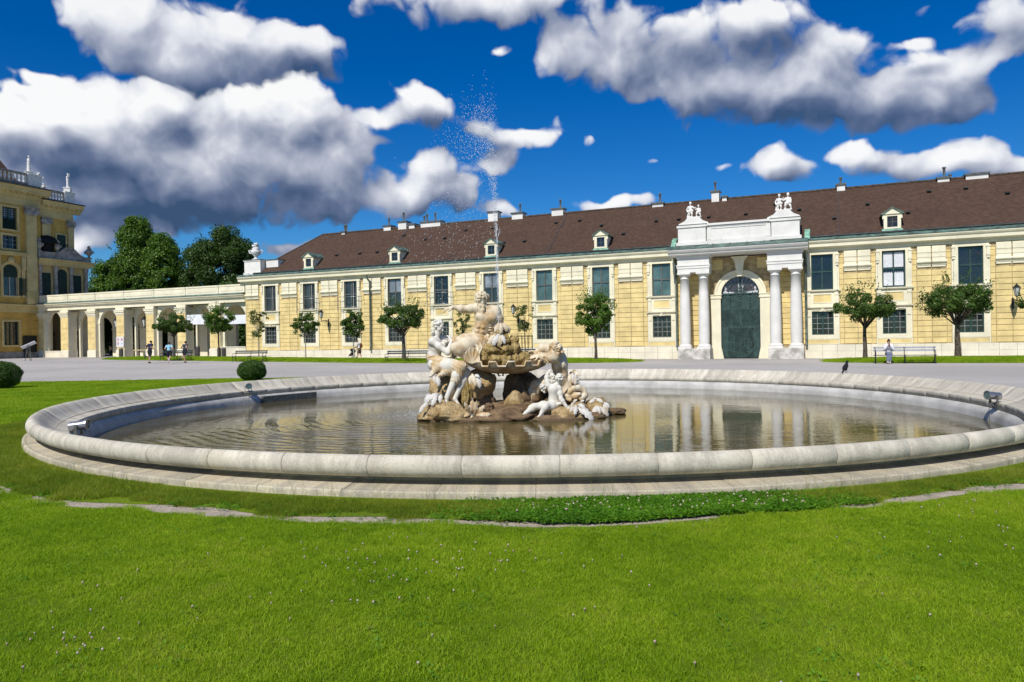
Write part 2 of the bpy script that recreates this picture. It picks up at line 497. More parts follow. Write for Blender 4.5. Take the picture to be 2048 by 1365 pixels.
# ------------------------------------------------------------------ lawns
def lawn_mat(name='lawn_soil'):
    m_, N, b, out = new_mat(name)
    geo = N.n('ShaderNodeNewGeometry').outputs['Position']
    big = N.n('ShaderNodeTexNoise', Vector=geo, Scale=0.35, Detail=5.0, Roughness=0.6).outputs[0]
    fine = N.n('ShaderNodeTexNoise', Vector=geo, Scale=30.0, Detail=6.0, Roughness=0.8).outputs[0]
    c = N.mix(N.smooth(big, 0.3, 0.7), (0.13, 0.20, 0.010), (0.19, 0.27, 0.012))
    c = N.mix(N.m('MULTIPLY', N.smooth(fine, 0.45, 0.7), 0.6), c, (0.20, 0.27, 0.03))
    c = N.mix(N.m('MULTIPLY', N.smooth(fine, 0.5, 0.3), 0.6), c, (0.02, 0.045, 0.008))
    N.t.links.new(c, b.inputs['Base Color'])
    b.inputs['Roughness'].default_value = 0.9
    b.inputs['Specular IOR Level'].default_value = 0.1
    bp = N.n('ShaderNodeBump', Strength=0.9, Distance=0.03, Height=fine)
    N.t.links.new(bp.outputs[0], b.inputs['Normal'])
    return m_
M['lawn'] = lawn_mat()

def lawn_back(x):
    """far edge of the great lawn as y(x): straight left of the basin, then tucked behind it"""
    if x < -23: return 33.2 - (x + 23) * 0.15
    if x < -8: return 33.2 + 0.4 * sin(x * 0.7) * 0.3
    if x < 12: return 33.3 - (x + 8) * 0.55
    return max(14.0, 22.3 - (x - 12) * 1.2)

def soil_line(a):
    """radius of the bare strip round the basin at bearing a, wavering a little"""
    return 11.58 + 0.12 * sin(3.1 * a + 1.0) + 0.07 * sin(11 * a) + 0.05 * sin(27 * a)
def soil_w(a):
    # bare strip shows along the near left and again at the near right
    d = math.degrees(a) % 360
    w = 0.115 + 0.025 * sin(19 * a) + 0.02 * sin(43 * a + 2) + 0.07 * mnoise.noise(Vector((cos(a) * 9, sin(a) * 9, 0))) + 0.05 * mnoise.noise(Vector((cos(a) * 45, sin(a) * 45, 4)))
    w = max(0.05, w)
    for lo, hi, k in ((208, 268, 1.0), (268, 281, 0.7), (281, 286, 0.7), (286, 316, 1.0), (316, 330, 0.6)):
        if lo <= d < hi: return w * k
    return 0.005

def build_lawn():
    mb = MB()
    seg = 288
    fr = [0.0, 0.03, 0.08, 0.16, 0.3, 0.5, 0.75, 1.0]
    rows = []
    for f in fr:
        row = []
        for k in range(seg):
            a = 2 * pi * k / seg
            r0 = soil_line(a) + soil_w(a) * 0.8
            dx, dy = cos(a), sin(a)
            # outer limit
            r = 70.0
            if dy > 0 or dx > 0:
                lo_, hi_ = r0, 70.0
                for _ in range(24):
                    mid = (lo_ + hi_) / 2
                    if BC.y + mid * dy < lawn_back(BC.x + mid * dx): lo_ = mid
                    else: hi_ = mid
                r = lo_
            rr = r0 + (r - r0) * f
            x, y = BC.x + rr * dx, BC.y + rr * dy
            row.append((x, y, gz(x, y) + 0.004 + 0.012 * min(1, f * 20)))
        rows.append(row)
    mb.grid(rows, 0, True, closed=True)
    o = mb.build('lawn', M['lawn'])
    tag(o, 'ground of the great lawn around the fountain basin', kind='structure')
    # inner verge between the bare strip and the basin
    mb = MB()
    rows = []
    for f in (0.0, 0.3, 0.7, 1.0):
        row = []
        for k in range(seg):
            a = 2 * pi * k / seg
            r1 = soil_line(a) - soil_w(a)
            rr = R_FOOT - 0.42 + (r1 - R_FOOT + 0.42) * f
            row.append((BC.x + rr * cos(a), BC.y + rr * sin(a), 0.006 + 0.03 * sin(pi * f)))
        rows.append(row)
    mb.grid(rows, 0, True, closed=True)
    o = mb.build('verge', M['lawn'])
    tag(o, 'narrow grass verge hugging the foot of the basin', kind='structure')
build_lawn()
# trodden earth showing between lawn and verge
M['earth'] = mat('trodden_earth', (0.46, 0.385, 0.30), 0.95, 0.2, 6, 0.8, 60, col2=(0.36, 0.295, 0.22), bdist=0.02)
def earth_strip():
    mb = MB()
    rows = []
    for r_ in (R_FOOT + 0.1, R_FOOT + 0.5, R_FOOT + 0.9, R_FOOT + 1.45):
        rows.append([(BC.x + r_ * cos(2 * pi * k / 200), BC.y + r_ * sin(2 * pi * k / 200), 0.0022) for k in range(200)])
    mb.grid(rows, 0, True, closed=True)
    tag(mb.build('path', M['earth']), 'bare trodden earth circling the basin', kind='structure')
earth_strip()

def strip_mound(u0, u1, wc, hw, h, name, label):
    """low grass bed before the wing, rounded at its ends"""
    mb = MB()
    rows = []
    nu = 90
    for i in range(nu + 1):
        u = u0 + (u1 - u0) * i / nu
        e0 = min(1.0, max(0.0, (u - u0) / (hw * 2.2))); e1 = min(1.0, max(0.0, (u1 - u) / (hw * 2.2)))
        s = sqrt(max(0.0, 1 - (1 - e0) ** 2)) * sqrt(max(0.0, 1 - (1 - e1) ** 2))
        row = []
        for j in range(13):
            t = -1 + 2 * j / 12
            p = WP(u, wc + hw * s * t)
            z = gz(p.x, p.y) + 0.006 + h * (1 - abs(t) ** 3.0) * s
            row.append((p.x, p.y, z))
        rows.append(row)
    mb.grid(rows, 0, True)
    o = mb.build(name, M['lawn'])
    tag(o, label, kind='structure')
BEDS = [(-63.0, -10.9, -5.9, 3.0, 0.20), (0.2, 34.0, -6.9, 3.1, 0.20)]
strip_mound(*BEDS[0], 'lawn', 'long grass bed before the wing, left of the gate')
strip_mound(*BEDS[1], 'lawn', 'grass bed before the wing, right of the gate')

# paved apron along the foot of the buildings
M['paving'] = mat('worn_paving', (0.40, 0.37, 0.34), 0.9, 0.12, 0.7, 0.3, 18)
M['paint'] = mat('worn_white_paint', (0.62, 0.60, 0.57), 0.9, 0.2, 5)
def apron():
    mb = MB()
    rows = []
    for w in (-2.6, -0.02):
        rows.append([tuple(WP(u, w, 0) + Vector((0, 0, gz(*WP(u, w).xy) + 0.004))) for u in np.linspace(-84, 34, 60)])
    mb.grid(rows, 0, True)
    o = mb.build('pavement', M['paving'])
    tag(o, 'paved strip along the foot of the wing', kind='structure')
    mb = MB()
    for (u0, w0, u1, w1, wd) in ((-6.6, -4.6, -8.2, -6.0, 0.14), (-3.4, -4.6, -4.3, -6.2, 0.14), (-8.9, -3.2, -6.9, -3.2, 0.7), (-2.6, -3.5, -0.6, -3.5, 0.7), (-16.0, -1.9, -11.0, -1.9, 0.06)):
        a = WP(u0, w0); b_ = WP(u1, w1)
        d = (b_ - a).normalized(); s = Vector((-d.y, d.x, 0)) * wd / 2
        mb.face([tuple(q + Vector((0, 0, 0.009))) for q in (a - s, b_ - s, b_ + s, a + s)])
    o = mb.build('road_marking', M['paint'], fix=False)
    tag(o, 'faded white lines on the ground before the gate', kind='structure')
apron()
# ------------------------------------------------------------------ the long yellow wing
wing = empty('palace_wing', tuple(EN * D0), -TH, 'long two storey yellow palace wing with brown roof behind the fountain', 'palace wing')
UW = [-48.46, -43.82, -39.13, -34.43, -29.72, -24.98, -20.24, -15.5, -10.76, 0.44, 4.87, 9.3, 13.8, 18.3, 22.8]
U0, U1 = -51.6, 25.5
PC = -5.05

# wall core with openings left free: masonry behind every strip
core = MB()
def strip(mb, x0, x1, z0, z1, yf, mi=0, yb=0.5):
    mb.box(x0, x1, yf, yb, z0, z1, mi)
edges = []
zones = []       # (u0, joint1, mid, joint2, u1) of the rusticated piers
zones.append((U0, -51.55 + 0.05, -50.72, -49.86, UW[0] - 1.08))
for i in range(len(UW) - 1):
    a, b_ = UW[i] + 1.08, UW[i + 1] - 1.08
    if i == 8: continue
    g = (b_ - a)
    zones.append((a, a + g * 0.125, (a + b_) / 2, b_ - g * 0.125, b_))
zones.append((UW[8] + 1.08, UW[8] + 1.08, None, None, PC - 2.15))
zones.append((PC + 2.15, None, None, None, UW[9] - 1.08))
for zn in zones:
    core.box(zn[0] + 0.001, zn[4] - 0.001, 0.0, 0.55, 0.0, 7.45)
for c in UW:
    core.box(c - 1.079, c - 0.70, 0.005, 0.55, 0, 7.45); core.box(c + 0.70, c + 1.079, 0.005, 0.55, 0, 7.45)
    core.box(c - 0.699, c + 0.699, 0.005, 0.55, 0, 1.62); core.box(c - 0.699, c + 0.699, 0.005, 0.55, 3.27, 4.70); core.box(c - 0.699, c + 0.699, 0.005, 0.55, 7.24, 7.45)
core.box(PC - 2.149, PC - 1.37, 0.012, 0.55, 0, 7.45); core.box(PC + 1.37, PC + 2.149, 0.012, 0.55, 0, 7.45)
# around the gate arch
archp = [(PC - 1.369, 7.44), (PC - 1.369, 4.72)] + [(PC - 1.36 * cos(t), 4.72 + 1.32 * sin(t)) for t in np.linspace(0.02, pi - 0.02, 21)] + [(PC + 1.369, 4.72), (PC + 1.369, 7.44)]
half = len(archp) // 2
core.prism(archp[:half + 1] + [(PC, 7.44)], 0.012, 0.55, 'y'); core.prism([(PC, 7.44)] + archp[half:], 0.012, 0.55, 'y')
core.box(U0, U0 + 0.4, 0.551, 9.5, 0, 7.45); core.box(U1 - 0.4, U1, 0.551, 9.5, 0, 7.45); core.box(U0, U1, 9.5, 9.9, 0, 7.45)
core.build('wall', M['joint'], wing)
# dark rooms behind the windows
rm = MB()
rm.box(U0 + 0.41, PC - 2.3, 0.9, 1.1, 0.1, 7.4); rm.box(PC + 2.3, U1 - 0.41, 0.9, 1.1, 0.1, 7.4); rm.box(PC - 2.28, PC + 2.28, 1.4, 1.5, 0.1, 7.4)
rm.build('inner_wall', M['interior'], wing)

# rusticated blocks, one object each for the largest 300, the rest joined
Z_RUST = [0.99 + k * 0.372 for k in range(15)]      # courses up to the capital blocks
blocks = []
GAP = 0.013
for zi, zn in enumerate(zones):
    a, j1, mid, j2, b_ = zn
    if mid is None:
        # piers beside the gate: plain courses full height
        for k in range(17):
            z0 = 0.99 + k * 0.372
            z1 = min(z0 + 0.372, 7.3)
            if z1 - z0 < 0.1: continue
            blocks.append(('w', a, b_, z0, z1, -0.035))
        continue
    for k in range(14):
        z0, z1 = Z_RUST[k], Z_RUST[k + 1]
        blocks.append(('n', a, j1, z0, z1, -0.02)); blocks.append(('n', j2, b_, z0, z1, -0.02))
        if z1 < 6.15:
            blocks.append(('w', j1, mid, z0, z1, -0.06)); blocks.append(('w', mid, j2, z0, z1, -0.06))
    for k in range(14, 17):
        z0 = 0.99 + k * 0.372; z1 = min(z0 + 0.372, 7.12)
        if z1 - z0 > 0.1:
            blocks.append(('n', a, j1, z0, z1, -0.02)); blocks.append(('n', j2, b_, z0, z1, -0.02))
inframe = [b_ for b_ in blocks if b_[0] == 'w' and b_[2] < 13]
inframe.sort(key=lambda q: -(q[1] + q[2]) / 2)
solo = set(id(b_) for b_ in inframe[:300])
cache = {}
rest = MB()
for b_ in blocks:
    kind, x0, x1, z0, z1, yf = b_
    if x1 - x0 < 0.03: continue
    if id(b_) in solo:
        w_ = x1 - x0 - 2 * GAP; h_ = z1 - z0 - 2 * GAP
        key = (round(w_, 2), round(h_, 2), yf)
        if key not in cache:
            q = MB().taper(-w_ / 2, w_ / 2, 0, 0.06, -h_ / 2, h_ / 2, 0.012)
            me = q.mesh('ashlar'); q.fixn(me); me.materials.append(M['yellow'])
            cache[key] = me
        o = bpy.data.objects.new('ashlar_block', cache[key]); C.objects.link(o); o.parent = wing
        o.location = ((x0 + x1) / 2, yf - random.random() * 0.008, (z0 + z1) / 2)
    else:
        rest.taper(x0 + GAP, x1 - GAP, yf - random.random() * 0.008, 0.0 - 0.001, z0 + GAP, z1 - GAP, 0.010)
o = rest.build('ashlar_facing', M['yellow'], wing)
tag(o, kind='stuff')

# plinth of cream slabs
k = 0
u = U0
pl_me = {}
while u < U1 - 0.1:
    w_ = 1.12 if (k % 2) else 0.96
    x1 = min(u + w_, U1)
    if not (PC - 4.3 < u < PC + 4.3 and True):
        key = round(x1 - u, 2)
        if key not in pl_me:
            q = MB().taper(0, x1 - u - 0.012, 0, 0.12, 0, 0.50, 0.006)
            q.taper(0, x1 - u - 0.012, 0.012, 0.12, 0.508, 0.955, 0.006)
            me = q.mesh('plinth_slab'); q.fixn(me); me.materials.append(M['cream_plinth']); pl_me[key] = me
        o = bpy.data.objects.new('plinth_slab', pl_me[key]); C.objects.link(o); o.parent = wing
        o.location = (u, -0.122, 0)
    u = x1; k += 1

# capital blocks with three fasciae and a rounded foot moulding
def capital_mesh(w_):
    q = MB()
    q.box(0, w_, -0.10, 0.0, 6.90, 7.40); q.box(0, w_, -0.13, -0.101, 6.98, 7.36)
    q.box(0, w_, -0.12, 0.0, 6.66, 6.89); q.box(0.01, w_ - 0.01, -0.10, 0.0, 6.46, 6.65)
    prof = [(0.0, 6.45), (-0.20, 6.45), (-0.24, 6.40), (-0.235, 6.32), (-0.17, 6.26), (-0.12, 6.20), (-0.10, 6.14), (0.0, 6.14)]
    q.prism(prof, -0.06, w_ + 0.06, 'x')
    q.box(0.0, w_, -0.075, 0.0, 6.02, 6.13)
    return q
capc = {}
for zn in zones:
    a, j1, mid, j2, b_ = zn
    if mid is None: continue
    for (x0, x1) in ((j1, mid), (mid, j2)):
        w_ = x1 - x0 - 0.06
        key = round(w_, 2)
        if key not in capc:
            q = capital_mesh(w_); me = q.mesh('capital'); q.fixn(me); me.materials.append(M['cream']); capc[key] = me
        o = bpy.data.objects.new('pilaster_capital', capc[key]); C.objects.link(o); o.parent = wing
        o.location = (x0 + 0.03, 0, 0)

# window bays ------------------------------------------------------
def surround_mb():
    q = MB()
    # upper jambs, lintel
    for s in (-1, 1):
        q.box(s * 0.70, s * 0.96, -0.09, 0.30, 4.79, 7.24)
        q.box(s * 0.97, s * 1.075, -0.05, 0.02, 4.79, 7.18)
        q.box(s * 0.86, s * 1.07, -0.19, -0.091, 6.62, 7.16)      # console
        q.box(s * 0.88, s * 1.05, -0.15, -0.092, 6.45, 6.61)
        q.box(s * 0.84, s * 1.10, -0.22, 0.0, 7.17, 7.27)
    q.box(-1.03, 1.03, -0.075, 0.30, 7.245, 7.44)
    # sill of the upper window
    q.prism([(0.28, 4.64), (-0.14, 4.64), (-0.19, 4.70), (-0.20, 4.77), (-0.02, 4.785), (0.28, 4.785)], -1.17, 1.17, 'x')
    # apron
    q.box(-1.05, 1.05, -0.045, 0.02, 3.60, 3.90); q.box(-1.05, 1.05, -0.045, 0.02, 4.44, 4.63)
    q.box(-1.05, -0.56, -0.045, 0.02, 3.901, 4.439); q.box(0.56, 1.05, -0.045, 0.02, 3.901, 4.439)
    for s in (-1, 1):
        q.box(s * 0.80, s * 1.03, -0.10, -0.046, 3.62, 4.62)
        q.box(s * 0.78, s * 1.05, -0.13, -0.047, 4.40, 4.60)
    for (x0, x1, z0, z1) in ((-0.63, 0.63, 4.44, 4.50), (-0.63, 0.63, 3.84, 3.90), (-0.63, -0.56, 3.901, 4.439), (0.56, 0.63, 3.901, 4.439)):
        q.box(x0, x1, -0.068, -0.046, z0, z1)
    # cornice over the lower window
    q.prism([(0.0, 3.44), (-0.09, 3.44), (-0.13, 3.50), (-0.19, 3.54), (-0.19, 3.59), (0.0, 3.595)], -1.13, 1.13, 'x')
    q.box(-0.12, 0.12, -0.16, 0.0, 3.26, 3.435)
    q.prism([(-0.05, 3.28), (0.05, 3.28), (0.10, 3.44), (-0.10, 3.44)], -0.21, -0.161, 'y')
    for s in (-1, 1):
        q.box(s * 0.70, s * 1.05, -0.07, 0.28, 1.36, 3.26)
        q.box(s * 0.76, s * 0.98, -0.12, -0.071, 2.92, 3.26)
        q.box(s * 0.99, s * 1.07, -0.055, 0.0, 1.03, 3.25)
        q.box(s * 0.20, s * 0.68, -0.10, 0.0, 3.34, 3.40)
    q.box(-1.05, 1.05, -0.05, 0.28, 3.27, 3.43)
    q.box(-0.699, 0.699, -0.07, 0.28, 1.36, 1.64)
    q.box(-1.07, 1.07, -0.065, 0.0, 0.975, 1.02); q.box(-0.98, 0.98, -0.06, 0.0, 1.30, 1.355)
    return q
q = surround_mb(); sur_me = q.mesh('surround'); q.fixn(sur_me); sur_me.materials.append(M['cream'])
q = MB().box(-0.98, 0.98, -0.045, 0.0, 1.025, 1.295)
band_me = q.mesh('band'); q.fixn(band_me); band_me.materials.append(M['yellow'])
q = MB().box(-0.555, 0.555, -0.03, 0.0, 3.905, 4.435)
pan_me = q.mesh('panel'); q.fixn(pan_me); pan_me.materials.append(M['yellow'])

def up_frame(m_):
    q = MB()
    for s in (-1, 1): q.box(s * 0.63, s * 0.70, 0.10, 0.20, 4.79, 7.235)
    q.box(-0.629, 0.629, 0.10, 0.20, 4.79, 4.87); q.box(-0.629, 0.629, 0.10, 0.20, 7.16, 7.235)
    q.box(-0.045, 0.045, 0.09, 0.20, 4.871, 7.159)
    q.box(-0.629, -0.046, 0.085, 0.20, 6.00, 6.10); q.box(0.046, 0.629, 0.085, 0.20, 6.00, 6.10)
    me = q.mesh('upper_frame'); q.fixn(me); me.materials.append(m_); return me
def lo_frame(m_):
    q = MB()
    for s in (-1, 1): q.box(s * 0.64, s * 0.70, 0.10, 0.20, 1.645, 3.265)
    q.box(-0.639, 0.639, 0.10, 0.20, 1.645, 1.71); q.box(-0.639, 0.639, 0.10, 0.20, 3.20, 3.265)
    q.box(-0.05, 0.05, 0.09, 0.20, 1.711, 3.199)
    me = q.mesh('lower_frame'); q.fixn(me); me.materials.append(m_); return me
UF = {k_: up_frame(M[k_]) for k_ in ('frame_grey', 'frame_green', 'frame_light')}
LF = {k_: lo_frame(M[k_]) for k_ in ('frame_grey', 'frame_green')}
q = MB()
for s in (-1, 1):
    q.box(s * 0.335, s * 0.355, 0.115, 0.16, 1.711, 3.199)
    for z in (2.06, 2.42, 2.80): q.box(s * 0.051, s * 0.639, 0.12, 0.155, z, z + 0.022)
bar_me = q.mesh('glazing_bar'); q.fixn(bar_me); bar_me.materials.append(M['frame_light'])
def pane_me(x0, x1, z0, z1, m_):
    q = MB().box(x0, x1, 0.155, 0.165, z0, z1); me = q.mesh('pane'); q.fixn(me); me.materials.append(m_); return me
UPK = ['glass', 'glass', 'glass', 'glass', 'glass_dark', 'glass', 'glass_teal', 'glass_teal', 'glass_teal', 'glass_dark', 'glass_dark', 'glass_dark', 'glass_dark', 'glass', 'glass']
TOPK = {2: 'glass', 3: 'glass_pale', 5: 'glass_pale'}
panes = {}
def pane(key, *a):
    k_ = (key,) + a
    if k_ not in panes: panes[k_] = pane_me(*a, M[key])
    return panes[k_]
def child(name, me, par, loc=None, rot=None):
    o = bpy.data.objects.new(name, me); C.objects.link(o); o.parent = par
    if loc is not None: o.location = loc
    if rot is not None: o.rotation_euler = rot
    return o
for i, c in enumerate(UW):
    child('window_surround', sur_me, wing, (c, 0, 0))
    child('yellow_panel', pan_me, wing, (c, 0, 0))
    child('yellow_band', band_me, wing, (c, 0, 0))
    fk = 'frame_green' if i >= 9 else 'frame_grey'
    if i in (0,): fk2 = 'frame_grey'
    w_ = child('window', UF[fk], wing, (c, 0, 0))
    for (x0, x1) in ((-0.628, -0.047), (0.047, 0.628)):
        child('pane', pane(UPK[i], x0, x1, 4.872, 5.998), w_)
        child('pane', pane(TOPK.get(i, UPK[i]), x0, x1, 6.102, 7.158), w_)
    lw = child('window', LF['frame_green' if i >= 9 else 'frame_grey'], wing, (c, 0, 0))
    child('glazing_bar', bar_me, lw)
    for (x0, x1) in ((-0.638, -0.052), (0.052, 0.638)):
        child('pane', pane('glass_dark', x0, x1, 1.712, 3.198), lw)
    if i in (0, 1, 2):      # a casement standing open inside shows a pale edge
        q = MB().box(0.22, 0.27, 0.02, 0.14, 4.9, 7.1); o = q.build('casement', M['frame_light'], w_)
    if i == 10:
        q = MB()
        n = 40
        for (x0, x1, z0, z1) in ((-0.60, -0.05, 6.14, 7.14), (0.05, 0.60, 6.14, 7.14), (-0.60, -0.05, 4.9, 5.78), (0.05, 0.60, 4.9, 5.78)):
            rows = []
            for j in range(2):
                rows.append([(x0 + (x1 - x0) * t / n, 0.145 - 0.004 * sin(t * 1.3) , (z0, z1)[j] + (0.05 * sin(t * 0.9 + 2) if (z1 < 6 and j == 1) else 0)) for t in range(n + 1)])
            q.grid(rows, 0, True)
        o = q.build('curtain', M['curtain'], w_, fix=False)

# safety rails before three upper windows
def rail(parent, c):
    q = MB()
    for (x0, x1) in ((-1.0, 1.0),):
        for z in (4.84, 5.80):
            q.tube([(x0 - 0.15, -0.16, z - 0.0), (x0 - 0.15, -0.45, z), (x1 + 0.15, -0.45, z), (x1 + 0.15, -0.16, z)], 0.022, 6)
        for x in (x0 - 0.15, x1 + 0.15):
            q.tube([(x, -0.45, 4.5), (x, -0.45, 5.85)], 0.022, 6)
        q.tube([(x0 - 0.5, -0.05, 4.35), (x0 - 0.5, -0.05, 5.7), (x0 - 0.15, -0.45, 5.8)], 0.02, 6)
        q.tube([(x1 + 0.5, -0.05, 4.35), (x1 + 0.5, -0.05, 5.7), (x1 + 0.15, -0.45, 5.8)], 0.02, 6)
    return q.build('safety_rail', M['metal'], parent, loc=(c, 0, 0))
for i in (1, 2, 4): rail(wing, UW[i])

# architrave, cornice, gutter, roof ---------------------------------
q = MB()
q.box(U0 - 0.02, PC - 4.36, -0.085, 0.5, 7.451, 7.62); q.box(PC + 4.36, U1, -0.085, 0.5, 7.451, 7.62)
q.build('architrave', M['cream'], wing)
def cornice_prof():
    return [(0.5, 7.63), (-0.10, 7.63), (-0.12, 7.68), (-0.20, 7.73), (-0.42, 7.75), (-0.43, 7.98), (-0.50, 8.02), (-0.56, 8.12), (-0.56, 8.19), (0.5, 8.19)]
q = MB()
q.prism(cornice_prof(), U0 - 0.55, PC - 4.90, 'x'); q.prism(cornice_prof(), PC + 4.66, U1 + 0.5, 'x')
q.build('cornice', M['cream'], wing)
q = MB()
for (a, b_) in ((U0 - 0.58, PC - 4.92), (PC + 4.68, U1 + 0.5)):
    q.prism([(-0.59, 8.195), (-0.60, 8.225), (-0.20, 8.42), (0.3, 8.42), (0.3, 8.195)], a, b_, 'x')
    u = a + 1.5
    while u < b_ - 1:
        q.prism([(-0.60, 8.24), (-0.21, 8.44), (-0.21, 8.425), (-0.60, 8.23)], u, u + 0.04, 'x'); u += 1.6
q.build('copper_flashing', M['copper'], wing)
q = MB()
for (a, b_) in ((U0 + 1.2, PC - 4.3), (PC + 4.2, U1)):
    q.tube([(a, -0.16, 8.50), (b_, -0.16, 8.50)], 0.085, 8)
q.build('gutter', M['gutter'], wing)

def roof_mat():
    m_, N, b, out = new_mat('brown_roof_tiles')
    tcn = N.n('ShaderNodeTexCoord').outputs['Object']
    s_ = N.n('ShaderNodeSeparateXYZ', Vector=tcn)
    # plain tiles: rows follow the slope height, every second row shifted
    rowv = N.m('DIVIDE', s_.outputs[2], 0.105)
    rowi = N.m('FLOOR', rowv)
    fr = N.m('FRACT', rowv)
    colv = N.m('ADD', N.m('DIVIDE', s_.outputs[0], 0.20), N.m('MULTIPLY', N.m('MODULO', rowi, 2.0), 0.5))
    coli = N.m('FLOOR', colv)
    wn = N.n('ShaderNodeTexWhiteNoise', {'noise_dimensions': '2D'}, Vector=N.n('ShaderNodeCombineXYZ', X=coli, Y=rowi, Z=0.0).outputs[0]).outputs[0]
    big = N.n('ShaderNodeTexNoise', Vector=tcn, Scale=0.5, Detail=6.0, Roughness=0.65).outputs[0]
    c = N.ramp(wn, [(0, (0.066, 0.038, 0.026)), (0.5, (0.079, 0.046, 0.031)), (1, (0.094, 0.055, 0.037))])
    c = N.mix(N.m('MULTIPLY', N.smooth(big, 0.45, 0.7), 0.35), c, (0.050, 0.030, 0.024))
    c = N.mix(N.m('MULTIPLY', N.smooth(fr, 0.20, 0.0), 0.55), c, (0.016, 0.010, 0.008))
    N.t.links.new(c, b.inputs['Base Color'])
    b.inputs['Roughness'].default_value = 0.85
    b.inputs['Specular IOR Level'].default_value = 0.2
    h = N.m('ADD', N.m('MULTIPLY', fr, -0.5), N.m('MULTIPLY', wn, 0.35))
    bp = N.n('ShaderNodeBump', Strength=0.8, Distance=0.03, Height=h)
    N.t.links.new(bp.outputs[0], b.inputs['Normal'])
    return m_
M['roof'] = roof_mat()
M['ridge'] = mat('ridge_tiles', (0.10, 0.075, 0.055), 0.9, 0.25, 4)
RZ0, RZ1, RY = 8.46, 12.62, 4.9
HU = U0 + 0.5; RU = -46.0
def roof_y(z): return -0.12 + (z - RZ0) / (RZ1 - RZ0) * (RY + 0.12)
roof = MB()
roof.face([(HU, -0.12, RZ0), (U1 + 0.5, -0.12, RZ0), (U1 + 0.5, RY, RZ1), (RU, RY, RZ1)])
roof.face([(HU, -0.12, RZ0), (RU, RY, RZ1), (HU, 2 * RY + 0.12, RZ0)])
roof.face([(RU, RY, RZ1), (U1 + 0.5, RY, RZ1), (U1 + 0.5, 2 * RY + 0.12, RZ0), (HU, 2 * RY + 0.12, RZ0)])
roof.face([(HU, -0.12, RZ0), (HU, 2 * RY + 0.12, RZ0), (U1 + 0.5, 2 * RY + 0.12, RZ0), (U1 + 0.5, -0.12, RZ0)])
roof.face([(U1 + 0.5, -0.12, RZ0), (U1 + 0.5, 2 * RY + 0.12, RZ0), (U1 + 0.5, RY, RZ1)])
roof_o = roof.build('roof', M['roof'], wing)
q = MB()
q.tube([(RU, RY, RZ1 + 0.02), (U1 + 0.5, RY, RZ1 + 0.02)], 0.10, 6)
q.tube([(HU, -0.12, RZ0 + 0.02), (RU, RY, RZ1 + 0.02)], 0.07, 6)
q.build('ridge_capping', M['ridge'], roof_o)
q = MB()
for (u_, lean) in ((-35.9, 0.0), (-20.0, 0), (1.5, 0.0)):
    q.tube([(u_, -0.1, RZ0 + 0.06), (u_ + 0.2, RY, RZ1 + 0.1)], 0.018, 5)
q.build('lightning_conductor', M['metal'], roof_o)
q = MB()
rnd = random.Random(5)
for k in range(30):
    u_ = -44 + k * 2.15 + rnd.uniform(-.4, .4); z_ = rnd.choice((10.9, 11.6, 9.9)); y_ = roof_y(z_)
    q.prism([(y_ - 0.05, z_ - 0.02), (y_ - 0.20, z_ + 0.05), (y_ + 0.22, z_ + 0.20)], u_, u_ + 0.26, 'x')
q.build('roof_vent', M['gutter'], roof_o)

# dormers
def dormer(u_, name='dormer'):
    q = MB()
    zb, zt, hw = 8.72, 9.72, 0.50
    yf = 0.05
    yb = roof_y(10.6)
    # side cheeks and front frame
    q.box(-hw, -hw + 0.05, yf + 0.02, yb, zb, zt); q.box(hw - 0.05, hw, yf + 0.02, yb, zb, zt)
    q.box(-hw - 0.02, -0.31, yf - 0.06, yf + 0.1, zb, zt); q.box(0.31, hw + 0.02, yf - 0.06, yf + 0.1, zb, zt)
    q.box(-0.309, 0.309, yf - 0.06, yf + 0.1, zb, zb + 0.12); q.box(-0.309, 0.309, yf - 0.06, yf + 0.1, zt - 0.14, zt)
    for s in (-1, 1): q.box(s * 0.50, s * 0.60, yf - 0.10, yf, zt - 0.32, zt - 0.002)
    q.prism([(-hw - 0.12, zt), (hw + 0.12, zt), (0, zt + 0.40)], yf - 0.14, yf + 0.05, 'y')
    d = q.build(name, M['cream'], wing, loc=(u_, 0, 0))
    q = MB()
    q.prism([(-hw - 0.20, zt - 0.02), (-hw - 0.16, zt + 0.06), (0, zt + 0.47), (hw + 0.16, zt + 0.06), (hw + 0.20, zt - 0.02), (hw + 0.10, zt - 0.01), (0, zt + 0.405), (-hw - 0.10, zt - 0.01)], yf - 0.22, yb + 0.15, 'y')
    q.build('dormer_roof', M['copper'], d)
    q = MB().prism([(yf - 0.02, zb), (yf - 0.22, 8.46), (yf + 0.2, 8.46), (yf + 0.2, zb)], -hw - 0.12, hw + 0.12, 'x')
    q.build('copper_apron', M['copper_bright'], d)
    q = MB().box(-0.308, 0.308, yf + 0.05, yf + 0.07, zb + 0.121, zt - 0.141)
    q.build('pane', M['glass_dark'], d)
    q = MB().box(-0.012, 0.012, yf + 0.03, yf + 0.049, zb + 0.122, zt - 0.142).box(-0.3, 0.3, yf + 0.025, yf + 0.048, zb + 0.46, zb + 0.485)
    q.build('glazing_bar', M['frame_grey'], d)
for u_ in (-43.88, -34.4, -24.95, -15.48, 4.84, 14.3): dormer(u_)

